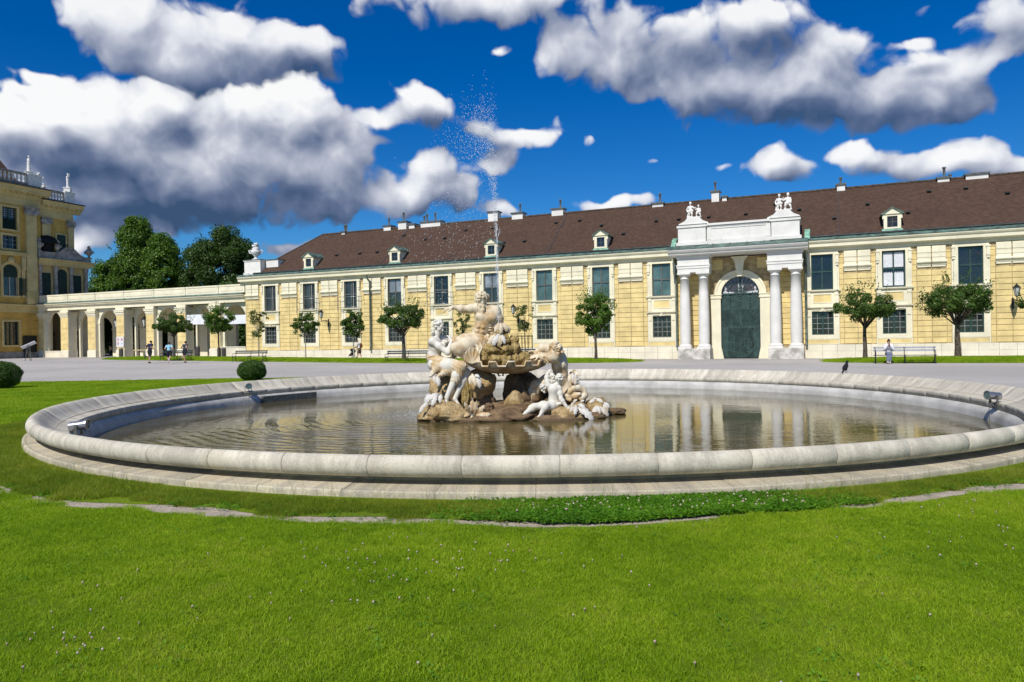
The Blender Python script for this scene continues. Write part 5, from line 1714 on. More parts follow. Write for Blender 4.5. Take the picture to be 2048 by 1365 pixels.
# ---- seated nymph, left
def P3(*a): return fp(*a)
nb = fp(880, 745, 0.1)
S = Sculpt(fp(845, 822, .75) - 0.05, fp(945, 632, -.6) + 0.05, 0.012)
sh_n, sh_f = P3(865, 683, .20), P3(885, 679, -.14)
S.ell(P3(873, 694, .02), (0.175, 0.20, 0.19), 0.05)
S.ell(P3(869, 685, .06), (0.16, 0.21, 0.13), 0.05)
S.cap(P3(871, 694, .02), P3(867, 712, .02), 0.165, 0.140, 0.05)
S.cap(P3(867, 712, .02), P3(875, 727, .02), 0.150, 0.20, 0.06)
S.ell(P3(869, 729, .10), (0.17, 0.16, 0.16), 0.05)
S.ell(P3(886, 692, .12), (0.075, 0.075, 0.08), 0.04); S.ell(P3(889, 691, -.06), (0.075, 0.075, 0.08), 0.04)
S.cap(P3(870, 681, .03), P3(875, 667, .03), 0.082, 0.070, 0.04)
S.ell(sh_n, (0.10, 0.10, 0.10), 0.05); S.ell(sh_f, (0.10, 0.10, 0.10), 0.05)
limb(S, sh_n, P3(896, 706, .34), P3(903, 682, .12), 0.088, 0.066, 0.043, 0.03, 0.4)
limb(S, sh_f, P3(907, 700, -.15), P3(899, 684, .0), 0.085, 0.064, 0.043, 0.03, 0.4)
hand(S, P3(903, 682, .12), P3(896, 668, .02) - P3(903, 682, .12), (0.6, -0.7, 0.2), 1.3, 0.6)
hand(S, P3(899, 684, .0), P3(885, 682, .12) - P3(899, 684, .0), (0.2, -0.4, 0.8), 1.3, 0.5, -1)
head(S, P3(877, 654, .03), (0.72, -0.42, -0.40), 1.38, hair='curly', seed=4)
for k in range(14):      # locks at the nape
    rg = random.Random(k); S.ell(P3(866 + rg.uniform(-3, 4), 664 + rg.uniform(-5, 6), .05 + rg.uniform(-.1, .1)), (0.035, 0.035, 0.035), 0.01)
kn1, kn2 = P3(921, 734, .34), P3(931, 746, .20)
limb(S, P3(878, 730, .15), kn1, P3(894, 795, .42), 0.185, 0.118, 0.060, 0.05, 0.3)
limb(S, P3(882, 731, -.08), kn2, P3(910, 798, .34), 0.180, 0.115, 0.060, 0.05, 0.3)
S.ell(P3(912, 757, .36), (0.095, 0.10, 0.13), 0.04); S.ell(P3(925, 768, .24), (0.09, 0.095, 0.13), 0.04)
foot(S, P3(894, 796, .42), (-0.10, -0.55, -0.75), 1.25, (0.1, -0.7, 0.6)); foot(S, P3(910, 799, .34), (0.62, -0.55, -0.40), 1.25, (0.2, -0.35, 0.85))
me = S.mesh('nymph')
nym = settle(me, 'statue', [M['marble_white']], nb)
tag(nym, 'seated marble nymph at the left of the rock cascade, hands raised to her chest', 'statue', 'marble figures of the fountain')
S = Sculpt(fp(845, 800, .8) - 0.05, fp(945, 700, -.6) + 0.05, 0.012)
fo = (0.016, 30.0, (0.45, 0.5, 0.8), 0.0); fo2 = (0.014, 42.0, (0.9, 0.5, 0.25), 0.4)
S.cap(P3(866, 716, .02), P3(876, 729, .02), 0.175, 0.235, 0.05, (0.022, 38.0, (-0.2, 0.3, 1.0), 1.0))
S.cap(P3(878, 731, .12), kn1, 0.225, 0.148, 0.05, fo)
S.cap(P3(882, 733, -.08), P3(926, 745, .06), 0.215, 0.135, 0.05, fo)
S.cap(kn1, P3(911, 760, .37), 0.142, 0.125, 0.05, fo2)
S.cap(P3(874, 735, .25), P3(862, 752, .42), 0.12, 0.045, 0.05, (0.02, 45.0, (1, 0.2, 0.3), 0.5))
S.cap(P3(898, 741, .32), P3(878, 752, .42), 0.11, 0.05, 0.05, (0.02, 45.0, (1, 0.2, 0.3), 0.5))
S.cap(P3(905, 745, .24), P3(925, 750, .24), 0.12, 0.10, 0.05, fo2)
me = S.mesh('drapery')
settle(me, 'drapery', M['marble_cream'], nb, nym, nb)

# ---- river god, centre
gb = fp(958, 700, 0.0)
S = Sculpt(fp(884, 740, .9) - 0.05, fp(1018, 580, -.7) + 0.05, 0.0125)
S.ell(P3(972, 634, .0), (0.285, 0.20, 0.22), 0.06)
S.ell(P3(961, 633, .17), (0.125, 0.085, 0.10), 0.015); S.ell(P3(982, 636, .16), (0.14, 0.09, 0.105), 0.015)
S.cap(P3(970, 640, .02), P3(962, 664, .03), 0.225, 0.185, 0.06); S.ell(P3(988, 648, -.02), (0.12, 0.15, 0.18), 0.05)
for (ax_, ay_) in ((957, 654), (966, 655), (955, 663), (964, 665), (953, 672), (963, 674)):
    S.ell(P3(ax_, ay_, .205), (0.056, 0.05, 0.046), 0.008)
for k in range(4): S.ell(P3(979 + k * 1.5, 651 + 5 * k, .13), (0.06, 0.05, 0.022), 0.02)
S.cap(P3(961, 666, .02), P3(956, 682, .02), 0.20, 0.225, 0.06)
S.cap(P3(971, 625, .0), P3(966, 612, .03), 0.115, 0.10, 0.05)
S.cap(P3(955, 616, .03), P3(990, 622, -.02), 0.12, 0.13, 0.06)
shl, shr = P3(952, 617, .05), P3(992, 626, .0)
S.ell(shl, (0.125, 0.125, 0.125), 0.05); S.ell(shr, (0.135, 0.135, 0.15), 0.05)
limb(S, shl, P3(928, 619, .10), P3(906, 614.5, .16), 0.105, 0.088, 0.052, 0.03, 0.45)
hand(S, P3(906, 614.5, .16), (-1.0, -0.15, -0.25), (0.1, -0.35, 0.9), 1.7, 0.75, 1, 0.6)
limb(S, shr, P3(1001, 652, -.05), P3(997, 672, .18), 0.115, 0.088, 0.055, 0.03, 0.45)
hand(S, P3(997, 672, .18), (-0.1, -0.5, -0.8), (0.2, -0.8, 0.3), 1.6, 0.4)
head(S, P3(963.5, 600.5, .10), (-0.50, -0.62, -0.42), 1.62, hair='curly', beard=True, seed=9)
for k in range(26):
    rg = random.Random(100 + k); S.ell(P3(964 + rg.uniform(-13, 13), 594 + rg.uniform(-5, 9), .0 + rg.uniform(-.12, .05)), (0.045, 0.045, 0.04), 0.012)
for k in range(22):
    rg = random.Random(200 + k); t = rg.random(); S.ell(P3(962 + rg.uniform(-6, 6) * (1 - .5 * t) + 3 * t, 612 + 20 * t, .20), (0.035, 0.035, 0.05), 0.012)
limb(S, P3(952, 686, .16), P3(911, 696, .42), P3(934, 716, .34), 0.20, 0.125, 0.085, 0.05, 0.3)
limb(S, P3(950, 683, -.12), P3(909, 684, .02), P3(906, 712, -.02), 0.19, 0.12, 0.08, 0.05, 0.3)
me = S.mesh('river_god')
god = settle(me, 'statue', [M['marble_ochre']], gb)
tag(god, 'bearded marble river god sitting highest, left arm stretched out over the pool', 'statue', 'marble figures of the fountain')
S = Sculpt(fp(920, 740, .9) - 0.05, fp(1000, 664, -.5) + 0.05, 0.0125)
fo = (0.030, 30.0, (0.9, 0.2, 0.75), 0.4)
S.cap(P3(944, 680, .05), P3(972, 682, .05), 0.17, 0.19, 0.05, fo)
S.cap(P3(956, 686, .14), P3(936, 690, .3), 0.22, 0.16, 0.05, fo)
S.cap(P3(962, 688, .16), P3(956, 706, .38), 0.17, 0.09, 0.05, (0.026, 36.0, (1, 0.1, -0.3), 0))
S.cap(P3(972, 686, .1), P3(966, 702, .30), 0.12, 0.07, 0.05, fo)
settle(S.mesh('drapery'), 'drapery', M['marble_ochre'], gb, god, gb)

# ---- crouching bearer, right
bb = fp(1115, 775, 0.0)
S = Sculpt(fp(1046, 825, .95) - 0.05, fp(1142, 678, -.7) + 0.05, 0.0125)
S.ell(P3(1119, 728, .05), (0.20, 0.20, 0.22), 0.06)
S.ell(P3(1114, 731, .22), (0.085, 0.07, 0.09), 0.03); S.ell(P3(1123, 731, .20), (0.085, 0.07, 0.09), 0.03)
S.cap(P3(1120, 735, .04), P3(1122, 758, .0), 0.18, 0.18, 0.06)
S.ell(P3(1118, 744, .16), (0.09, 0.07, 0.07), 0.03); S.ell(P3(1124, 752, .13), (0.10, 0.08, 0.05), 0.03)
S.ell(P3(1104, 714, -.02), (0.20, 0.20, 0.15), 0.06); S.ell(P3(1120, 716, .0), (0.16, 0.18, 0.15), 0.06)
S.cap(P3(1112, 716, .08), P3(1112, 706, .22), 0.12, 0.10, 0.05)
head(S, P3(1112, 702, .30), (-0.62, -0.55, -0.55), 1.6, hair='curly', beard=True, seed=21)
for k in range(34):
    rg = random.Random(300 + k); S.ell(P3(1114 + rg.uniform(-11, 12), 700 + rg.uniform(-10, 14), .28 + rg.uniform(-.12, .12)), (0.045, 0.045, 0.042), 0.012)
limb(S, P3(1102, 702, .0), P3(1086, 696, .05), P3(1075, 704, .10), 0.135, 0.105, 0.07, 0.04, 0.4)
limb(S, P3(1108, 716, .38), P3(1092, 715, .42), P3(1078, 712, .30), 0.12, 0.09, 0.06, 0.04, 0.4)
hand(S, P3(1078, 712, .30), (-1, -.1, -.1), (0, -.6, .8), 1.6, 0.8); hand(S, P3(1075, 704, .10), (-1, 0, -.2), (0, -.3, .9), 1.6, 0.8)
limb(S, P3(1116, 762, .05), P3(1072, 772, .05), P3(1056, 815, .0), 0.21, 0.14, 0.09, 0.05, 0.3)
limb(S, P3(1124, 762, -.15), P3(1134, 790, .1), P3(1128, 822, -.1), 0.20, 0.14, 0.09, 0.05, 0.3)
foot(S, P3(1056, 816, .0), (-0.4, -0.8, -0.1), 1.4)
me = S.mesh('bearer')
bea = settle(me, 'statue', [M['marble_ochre']], bb)
tag(bea, 'bent curly haired marble figure at the right, leaning over the bowl with a conch', 'statue', 'marble figures of the fountain')
S = Sculpt(fp(1045, 735, .6) - 0.05, fp(1090, 690, -.4) + 0.05, 0.014)
S.cap(P3(1080, 711, .12), P3(1066, 713, .12), 0.10, 0.15, 0.02, (0.012, 40, (1, 0, 0), 0)); S.ell(P3(1063, 713, .14), (0.12, 0.15, 0.15), 0.02)
S.ell(P3(1062, 711, .30), (0.105, 0.17, 0.105), 0.02, sub=True)
o = settle(S.mesh('conch'), 'conch', M['marble_cream'], bb, bea, bb)
# bunch of grapes and vine leaves hanging from the beard
S = Sculpt(fp(1082, 735, .8) - 0.03, fp(1106, 700, .1) + 0.03, 0.012)
for k in range(46):
    rg = random.Random(400 + k); t = rg.random(); S.ell(P3(1094 + rg.uniform(-8, 7) * (1 - .6 * t), 706 + 20 * t, .45 + rg.uniform(-.06, .06)), (0.026, 0.026, 0.026), 0.004)
settle(S.mesh('grapes'), 'grapes', M['marble_cream'], bb, bea, bb)

# ---- putto, lower right, seen from behind
pb = fp(1108, 818, 0.7)
S = Sculpt(fp(1038, 842, 1.2) - 0.05, fp(1146, 735, .2) + 0.05, 0.0135)
S.ell(P3(1107, 778, .70), (0.135, 0.11, 0.12), 0.05); S.cap(P3(1107, 780, .70), P3(1107, 800, .66), 0.118, 0.105, 0.05)
S.cap(P3(1107, 800, .66), P3(1110, 811, .66), 0.115, 0.145, 0.05)
S.cap(P3(1111, 771, .70), P3(1117, 765, .68), 0.055, 0.055, 0.03)
S.ell(P3(1096, 771, .70), (0.07, 0.07, 0.07), 0.03); S.ell(P3(1118, 777, .72), (0.07, 0.07, 0.07), 0.03)
head(S, P3(1119, 760, .68), (0.15, 0.85, 0.05), 1.12, hair='curly', seed=31)
limb(S, P3(1096, 771, .70), P3(1093, 757, .66), P3(1095, 748, .55), 0.062, 0.052, 0.040, 0.02, 0.4)
hand(S, P3(1095, 748, .55), (0.35, 0.3, 0.5), (-.5, -.6, .3), 1.1, 0.6)
limb(S, P3(1119, 779, .72), P3(1122, 798, .80), P3(1133, 814, .84), 0.062, 0.052, 0.040, 0.02, 0.4)
hand(S, P3(1133, 814, .84), (0.7, -0.2, -0.5), (0.2, -.8, .5), 1.15, 0.3)
limb(S, P3(1102, 811, .68), P3(1068, 814, .80), P3(1052, 826, .92), 0.110, 0.082, 0.050, 0.03, 0.4)
limb(S, P3(1112, 813, .68), P3(1092, 812, .92), P3(1083, 826, .96), 0.105, 0.08, 0.048, 0.03, 0.4)
foot(S, P3(1051, 826, .92), (-0.75, -0.4, -0.25), 0.95); foot(S, P3(1083, 827, .96), (-0.6, -0.6, -0.2), 0.95)
me = S.mesh('putto')
put = settle(me, 'statue', [M['marble_white']], pb)
tag(put, 'white marble child sitting low at the right with its back turned, one arm raised', 'statue', 'marble figures of the fountain')
S = Sculpt(fp(1078, 800, .95) - 0.03, fp(1114, 742, .3) + 0.03, 0.0115)
for k in range(90):
    rg = random.Random(500 + k)
    if k < 50: c_ = P3(1104 + rg.gauss(0, 2.6), 756 + rg.uniform(-9, 10), .62 + rg.uniform(-.06, .06))
    else: c_ = P3(1086 + rg.gauss(0, 2.6), 775 + rg.gauss(0, 3.2), .66 + rg.uniform(-.06, .06))
    S.ell(c_, (0.026, 0.026, 0.026), 0.004)
settle(S.mesh('grapes'), 'grapes', M['marble_white'], pb, put, pb)
S = Sculpt(fp(1092, 825, .95) - 0.03, fp(1128, 800, .4) + 0.03, 0.013)
S.cap(P3(1100, 815, .74), P3(1120, 808, .80), 0.06, 0.05, 0.03, (0.018, 50, (0.2, 0.2, 1), 0))
settle(S.mesh('drapery'), 'drapery', M['marble_white'], pb, put, pb)
# sea beast curled on the rocks at the right
S = Sculpt(fp(1120, 812, .8) - 0.05, fp(1180, 765, -.2) + 0.05, 0.0145)
sb = fp(1152, 805, .3)
pts = [P3(1132, 792, .42), P3(1138, 784, .48), P3(1147, 778, .46), P3(1157, 776, .40), P3(1167, 781, .36), P3(1170, 791, .38), P3(1163, 797, .46)]
for i in range(len(pts) - 1): S.cap(pts[i], pts[i + 1], 0.075, 0.07, 0.02, (0.014, 60, (1, 0.4, 0.6), 0))
S.ell(P3(1134, 793, .46), (0.12, 0.09, 0.07), 0.03); S.ell(P3(1150, 792, .46), (0.11, 0.09, 0.09), 0.03); S.cap(P3(1130, 797, .5), P3(1140, 800, .52), 0.04, 0.05, 0.02); S.ell(P3(1158, 789, .5), (0.06, 0.06, 0.05), 0.02)
o = settle(S.mesh('sea_beast'), 'statue', M['marble_cream'], sb)
tag(o, 'coiled stone sea creature on the rocks right of the child', 'statue', 'marble figures of the fountain')

# ------------------------------------------------------------------ water jet
def jet_mat():
    m_, N, b, out = new_mat('white_spray')
    b.inputs['Base Color'].default_value = (0.90, 0.93, 0.97, 1)
    b.inputs['Roughness'].default_value = 0.15
    tr = N.n('ShaderNodeBsdfTransparent')
    mx = N.n('ShaderNodeMixShader', Fac=0.42)
    N.t.links.new(b.outputs[0], mx.inputs[1]); N.t.links.new(tr.outputs[0], mx.inputs[2]); N.t.links.new(mx.outputs[0], out.inputs[0])
    return m_
M['spray'] = jet_mat()
def droplets(pts, rs, stretch, name, m_):
    """all droplets of one spray as a single mesh of small octahedra"""
    P = np.array(pts, np.float32); r_ = np.array(rs, np.float32)[:, None]; st = np.array(stretch, np.float32)[:, None]
    base = np.array([(1, 0, 0), (-1, 0, 0), (0, 1, 0), (0, -1, 0), (0, 0, 1), (0, 0, -1)], np.float32)
    n = len(P)
    V = np.empty((n, 6, 3), np.float32)
    for i in range(6):
        V[:, i, :] = P + base[i] * np.concatenate([r_, r_, r_ * st], 1)
    F0 = np.array([(0, 2, 4), (2, 1, 4), (1, 3, 4), (3, 0, 4), (2, 0, 5), (1, 2, 5), (3, 1, 5), (0, 3, 5)])
    F = (F0[None] + (np.arange(n) * 6)[:, None, None]).reshape(-1, 3)
    me = bpy.data.meshes.new(name)
    me.from_pydata(V.reshape(-1, 3), [], F)
    me.polygons.foreach_set('use_smooth', np.ones(len(F), bool))
    me.materials.append(m_)
    o = bpy.data.objects.new(name, me); C.objects.link(o)
    return o
rg = random.Random(12)
jb = fp(998, 690, 0.12)
pts, rs, st = [], [], []
V0 = 10.25
jet = empty('water_jet', tuple(jb), 0, 'thin white jet of water rising from the rock cascade and breaking into spray', 'water jet')
for k in range(5200):
    t = rg.uniform(0, 2.25)
    v0 = V0 * rg.gauss(1.0, 0.035)
    z = v0 * t - 4.905 * t * t
    kx = abs(rg.gauss(0.30, 0.20)) + 0.02
    x = -kx * t * t * 0.9 + rg.gauss(0, 0.045 * t) + rg.gauss(0, 0.012); y = rg.gauss(0, 0.06 * t + 0.012) 
    # the wind peels more of it off on the way down
    if t > 1.05 and rg.random() < 0.45: x -= rg.random() * (t - 1.0) * 1.1
    if z + jb[2] < 0.9 and t > 1: continue
    if z < 0: continue
    pts.append((jb[0] + x, jb[1] + y, jb[2] + z)); rs.append(rg.uniform(0.0035, 0.0082)); st.append(rg.uniform(1.0, 2.4))
for k in range(1500):     # splash where the spray lands
    a = rg.uniform(0, 2 * pi); r_ = abs(rg.gauss(0, 0.75))
    pts.append((BC.x - 2.55 + r_ * cos(a) * 1.3, BC.y + 0.0 + r_ * sin(a), WZ + abs(rg.gauss(0, 0.045)))); rs.append(rg.uniform(0.004, 0.009)); st.append(1)
for k in range(420):      # fine fall back onto the cascade
    pts.append((jb[0] + rg.gauss(0.0, .12), jb[1] + rg.gauss(0, .10), jb[2] + abs(rg.gauss(0, .25)))); rs.append(rg.uniform(0.004, 0.009)); st.append(2)
o = droplets([np.array(p) - np.array(jet.location) for p in pts], rs, st, 'spray', M['spray']); o.parent = jet; tag(o, kind='stuff')
q = MB()
for k in range(24):
    t = rg.uniform(0, 0.40); z = V0 * t - 4.905 * t * t; L = rg.uniform(0.10, 0.32)
    x = rg.gauss(-0.03 * t, 0.012 + 0.05 * t); y = rg.gauss(0, 0.012 + 0.025 * t)
    q.tube([(x, y, z), (x + rg.gauss(-.004, .006), y, z + L)], [rg.uniform(.005, .011), rg.uniform(.002, .005)], 5)
o = q.build('water_column', M['spray'], jet, fix=False); tag(o, kind='stuff')

# ------------------------------------------------------------------ floodlights in place
def bearing(x, y, z=0.05):
    v = _rt * ((x - 1024) / FPX) - _up * ((y - 682.5) / FPX) + _fw
    t = (z - 1.6) / v.z
    return atan2(v.y * t - BC.y, v.x * t - BC.x)
floodlight(bearing(682, 786, 0.17), radians(-62), 'small round floodlight on the far basin edge, glass facing the viewer')
floodlight(bearing(1912, 803, 0.17), radians(186), 'steel floodlight at the right end of the basin edge, aimed left', 0.1)
floodlight(bearing(206, 862, 0.17), radians(4), 'shiny steel floodlight at the left end of the basin, aimed right', 0.1)
# ------------------------------------------------------------------ arcade linking the wing to the palace
ARC0 = -82.48
arcd = empty('arcade', tuple(EN * D0 + EU * 0.0 + Vector((0, 0, 0.36))), -TH, 'cream open arcade between the yellow wing and the palace, its arches alternately deep and shallow', 'arcade')
AZ = -0.36     # local heights below are given from the wing's level
PIERS = [(-82.46, -81.5), (-78.62, -77.36), (-74.16, -72.92), (-69.66, -68.48), (-65.2, -64.06), (-60.72, -59.54), (-56.28, -54.9)]
CAPZ = 5.66
wl = MB()
def apart(q, name, m_, par=arcd, **k):
    o = q.build(name, m_, par, **k)
    return o
def shiftz(o):
    o.location.z += AZ
    return o
pier_cache = {}
for i, (a, b_) in enumerate(PIERS):
    w_ = b_ - a
    if i == 0: w_ = w_
    q = MB()
    q.box(0, w_, -0.02, 1.0, 0.35, 4.95)
    for (x0, x1) in ((-0.002, 0.0),): pass
    o = shiftz(q.build('pier', M['cream'], arcd, loc=(a, 0, 0)))
    q = MB()
    for k in range(6):
        z0 = 1.30 + k * 0.605
        q.taper(0.02, w_ - 0.02, -0.055, -0.021, z0 + 0.012, min(z0 + 0.605, 4.93) - 0.012, 0.006)
    q.build('yellow_panel', M['yellow'], o)
    q = MB()
    q.box(-0.05, w_ + 0.05, -0.10, 1.02, 0.30, 1.22); q.box(-0.07, w_ + 0.07, -0.12, 1.03, 0.30, 0.50)
    q.build('pier_base', M['cream_plinth'], o)
    q = MB()
    q.box(-0.03, w_ + 0.03, -0.07, 1.02, 4.96, 5.10); q.box(-0.07, w_ + 0.07, -0.12, 1.03, 5.101, 5.30); q.box(-0.15, w_ + 0.15, -0.20, 1.04, 5.301, 5.46); q.box(-0.19, w_ + 0.19, -0.24, 1.05, 5.461, 5.56); q.box(-0.05, w_ + 0.05, -0.09, 1.02, 5.561, 5.79)
    q.build('pier_capital', M['cream'], o)
# guard stones leaning against the pier feet
q = MB()
M['door_cream'] = mat('door_cream', (0.62, 0.54, 0.38), 0.7, 0.1, 2)
def arch_panel(x0, x1, y0, y1, zs, rise, ztop, name, jw=0.34):
    """wall panel with an arched opening"""
    c = (x0 + x1) / 2
    r_ = (x1 - x0) / 2 - jw
    q = MB()
    q.box(x0, x0 + jw, y0, y1, 0.3, zs); q.box(x1 - jw, x1, y0, y1, 0.3, zs)
    n = 20
    for k in range(n):
        t0, t1 = pi * k / n, pi * (k + 1) / n
        p0 = (c - r_ * cos(t0), zs + rise * sin(t0)); p1 = (c - r_ * cos(t1), zs + rise * sin(t1))
        e0 = (x0, zs) if k == 0 else (p0[0], ztop); e1 = (x1, zs) if k == n - 1 else (p1[0], ztop)
        poly = [p0, p1]
        if k == n - 1: poly += [(x1, zs), (x1, ztop), (p0[0], ztop)]
        elif k == 0: poly = [(x0, zs), p0, p1, (p1[0], ztop), (x0, ztop)]
        else: poly += [(p1[0], ztop), (p0[0], ztop)]
        q.prism(poly, y0, y1, 'y')
    q.box(x0 - 0.0, x0 + jw + 0.05, y0 - 0.05, y1 + 0.02, zs - 0.16, zs - 0.001); q.box(x1 - jw - 0.05, x1, y0 - 0.05, y1 + 0.02, zs - 0.16, zs - 0.001)
    o = shiftz(q.build(name, M['cream'], arcd))
    return o
for i in range(7):
    x0 = PIERS[i][1]; x1 = PIERS[i + 1][0] if i < 6 else -51.62
    if i % 2 == 0: arch_panel(x0, x1, 0.30, 0.62, 4.25, 1.35, 5.797, 'arch', 0.26)
    else: arch_panel(x0, x1, 1.2, 1.5, 4.1, 1.45, 5.797, 'arch', 0.26)
# second row of arches at the back, ceiling, floor
q = MB()
q.box(ARC0, -51.62, 0.0, 4.9, 5.80, 6.1)
shiftz(q.build('ceiling', M['cream'], arcd))
q = MB(); q.box(ARC0, -51.62, -0.15, 9.0, 0.20, 0.385); shiftz(q.build('floor', M['paving'], arcd))
RC = [-87.0, -82.45, -77.6, -73.15, -68.7, -64.3, -59.9, -55.4]
for i, c in enumerate(RC):
    x0 = -92.0 if i == 0 else (RC[i - 1] + c) / 2; x1 = -53.1 if i == 7 else (c + RC[i + 1]) / 2
    if i < 2:
        # closed bay with a door under a lunette
        q = MB(); q.box(x0, c - 0.75 , 4.5, 4.9, 0.3, 5.79); q.box(c + 0.75, x1, 4.5, 4.9, 0.3, 5.79); q.box(c - 0.75, c + 0.75, 4.5, 4.9, 3.55, 5.79)
        shiftz(q.build('back_wall', M['cream'], arcd))
        q = MB()
        q.box(c - 0.7, c + 0.7, 4.62, 4.7, 0.4, 2.9); q.box(c - 0.74, c + 0.74, 4.55, 4.72, 2.9, 3.0)
        d = shiftz(q.build('door', M['door_cream'], arcd))
        q = MB().box(c - 0.45, c + 0.25, 4.595, 4.615, 1.5, 2.75)
        q.build('pane', M['glass_dark'], d)
        q = MB().box(c - 0.12, c - 0.09, 4.58, 4.594, 1.5, 2.75).box(c - 0.45, c + 0.25, 4.58, 4.593, 1.9, 1.93).box(c - 0.45, c + 0.25, 4.58, 4.593, 2.32, 2.35)
        q.build('glazing_bar', M['frame_light'], d)
        q = MB()
        q.face([(c - 0.7 * cos(t), 4.65, 3.01 + 0.5 * sin(t)) for t in np.linspace(0, pi, 17)][::-1]); q.build('lunette', M['glass_dark'], d, fix=False)
    else:
        arch_panel(x0, x1, 4.5, 4.9, 3.7, 1.35, 5.79, 'rear_arch', 0.75 if i < 7 else 0.4)
q = MB().box(-53.1, -51.6, 4.5, 4.9, 0.3, 5.79).box(-92.2, -92.0, 0.8, 4.9, 0.3, 5.79); shiftz(q.build('back_wall', M['cream'], arcd))
q = MB().box(-92.0, ARC0, 0.9, 4.9, 5.80, 6.1).box(-92.0, ARC0, 0.9, 4.9, 0.2, 0.38); shiftz(q.build('ceiling', M['cream'], arcd))
# entablature, parapet
q = MB()
q.box(ARC0, -51.6, -0.10, 0.98, 5.80, 6.08); q.box(ARC0, -51.6, -0.13, 0.98, 6.081, 6.16)
shiftz(q.build('architrave', M['cream'], arcd))
q = MB().prism([(0.9, 6.161), (-0.14, 6.161), (-0.18, 6.24), (-0.34, 6.30), (-0.36, 6.40), (-0.44, 6.44), (-0.48, 6.56), (0.9, 6.56)], ARC0, -51.6, 'x')
shiftz(q.build('cornice', M['cream'], arcd))
q = MB().prism([(-0.50, 6.562), (-0.50, 6.60), (-0.16, 6.74), (0.0, 6.74), (0, 6.562)], ARC0, -51.6, 'x')
shiftz(q.build('copper_flashing', M['copper'], arcd))
JT = [-82.4, -81.0, -77.32, -72.86, -68.42, -63.95, -59.5, -55.03, -51.62]
for i in range(len(JT) - 1):
    q = MB()
    a, b_ = JT[i] + 0.03, JT[i + 1] - 0.03
    q.box(a, b_, -0.06, 0.35, 6.742, 7.50); q.box(a, b_, -0.10, 0.39, 7.42, 7.58); q.box(a + 0.25, b_ - 0.25, -0.085, -0.061, 6.95, 7.30)
    shiftz(q.build('parapet_panel', M['cream'], arcd))
q = MB()
for x in JT[1:-1]: q.box(x - 0.029, x + 0.029, 0.0, 0.3, 6.742, 7.55)
shiftz(q.build('parapet_joint', M['gutter'], arcd))
# roof terrace behind the parapet
q = MB().box(ARC0, -51.6, 0.4, 9.0, 6.6, 6.8); shiftz(q.build('terrace', M['paving'], arcd))
# low wall across the last bay, and across the first
q = MB(); q.box(-54.88, -51.63, -0.02, 0.5, 0.2, 1.32); q.box(-54.90, -51.63, -0.06, 0.55, 1.321, 1.42)
shiftz(q.build('low_wall', M['cream_plinth'], arcd))
q = MB(); q.box(-81.3, -78.7, -0.05, 0.4, 0.3, 1.12); q.box(-81.3, -78.7, -0.09, 0.44, 1.121, 1.22)
shiftz(q.build('low_wall', M['cream_plinth'], arcd))

# long white banner slung through the last bays
def on_arc(u, w, z): return EU * u + EN * (D0 + w) + Vector((0, 0, z))
ban = mat('white_banner', (0.78, 0.78, 0.80), 0.7, 0.04, 1.5)
def banner(u0, u1, z0, z1, w, label):
    n = 30
    mb = MB()
    f = []; b_ = []
    for i in range(n + 1):
        u = (u1 - u0) * i / n
        s = 0.02 * sin(u * 3.1)
        f.append((u, s, 0)); b_.append((u, s, z1 - z0))
    mb.grid([f, b_], 0, True); mb.grid([[(p[0], p[1] + 0.012, p[2]) for p in f][::-1], [(p[0], p[1] + 0.012, p[2]) for p in b_][::-1]], 0, True)
    o = mb.build('banner', ban, fix=False)
    o.location = on_arc(u0, w, z0); o.rotation_euler = (0, 0, -TH)
    tag(o, label, 'banner', 'white banners in the arcade')
    return o
banner(-59.3, -56.4, 3.72, 4.72, -0.12, 'bright white banner across the arch behind the left ball headed tree')
banner(-54.6, -51.7, 3.66, 4.55, 0.15, 'greyish white banner across the last arch beside the yellow wing')

# lanterns hanging in the open bays
def lantern_mesh(s=1.0):
    q = MB()
    for k in range(6):
        a0, a1 = pi / 3 * k, pi / 3 * (k + 1)
        for (r0, r1, z0, z1) in ((0.10, 0.20, -0.30, 0.22),):
            q.tube([(r0 * cos(a0) * s, r0 * sin(a0) * s, z0 * s), (r1 * cos(a0) * s, r1 * sin(a0) * s, z1 * s)], 0.014 * s, 4)
    q.lathe([(0.23 * s, 0.22 * s), (0.23 * s, 0.245 * s), (0.13 * s, 0.33 * s), (0.10 * s, 0.34 * s), (0.10 * s, 0.39 * s), (0.04 * s, 0.42 * s), (0.015 * s, 0.50 * s)], 0, 0, 6, smooth=False)
    q.lathe([(0.03 * s, -0.36 * s), (0.11 * s, -0.31 * s), (0.11 * s, -0.28 * s)], 0, 0, 6, smooth=False)
    return q
M['lantern_glass'] = mat('lantern_glass', (0.55, 0.56, 0.52), 0.15, 0.05, 5, spec=0.6)
def lantern_glass(s=1.0):
    return MB().lathe([(0.095 * s, -0.28 * s), (0.19 * s, 0.215 * s)], 0, 0, 6, smooth=False)
for (u_, lab) in ((-71.1, 'black hanging lantern in the arch left of the red and white notice'), (-66.8, 'black hanging lantern in the arch right of the red and white notice')):
    p = on_arc(u_, 1.1, 4.15)
    t = empty('hanging_lantern', tuple(p), 0, lab, 'lantern', 'lanterns hanging in the arcade')
    lantern_mesh(1.5).build('lantern_frame', M['dark_iron'], t)
    lantern_glass(1.5).build('lantern_glass', M['lantern_glass'], t)
    q = MB().tube([(0, 0, 0.74), (0, 0, 1.5)], 0.016, 5); q.build('chain', M['dark_iron'], t)

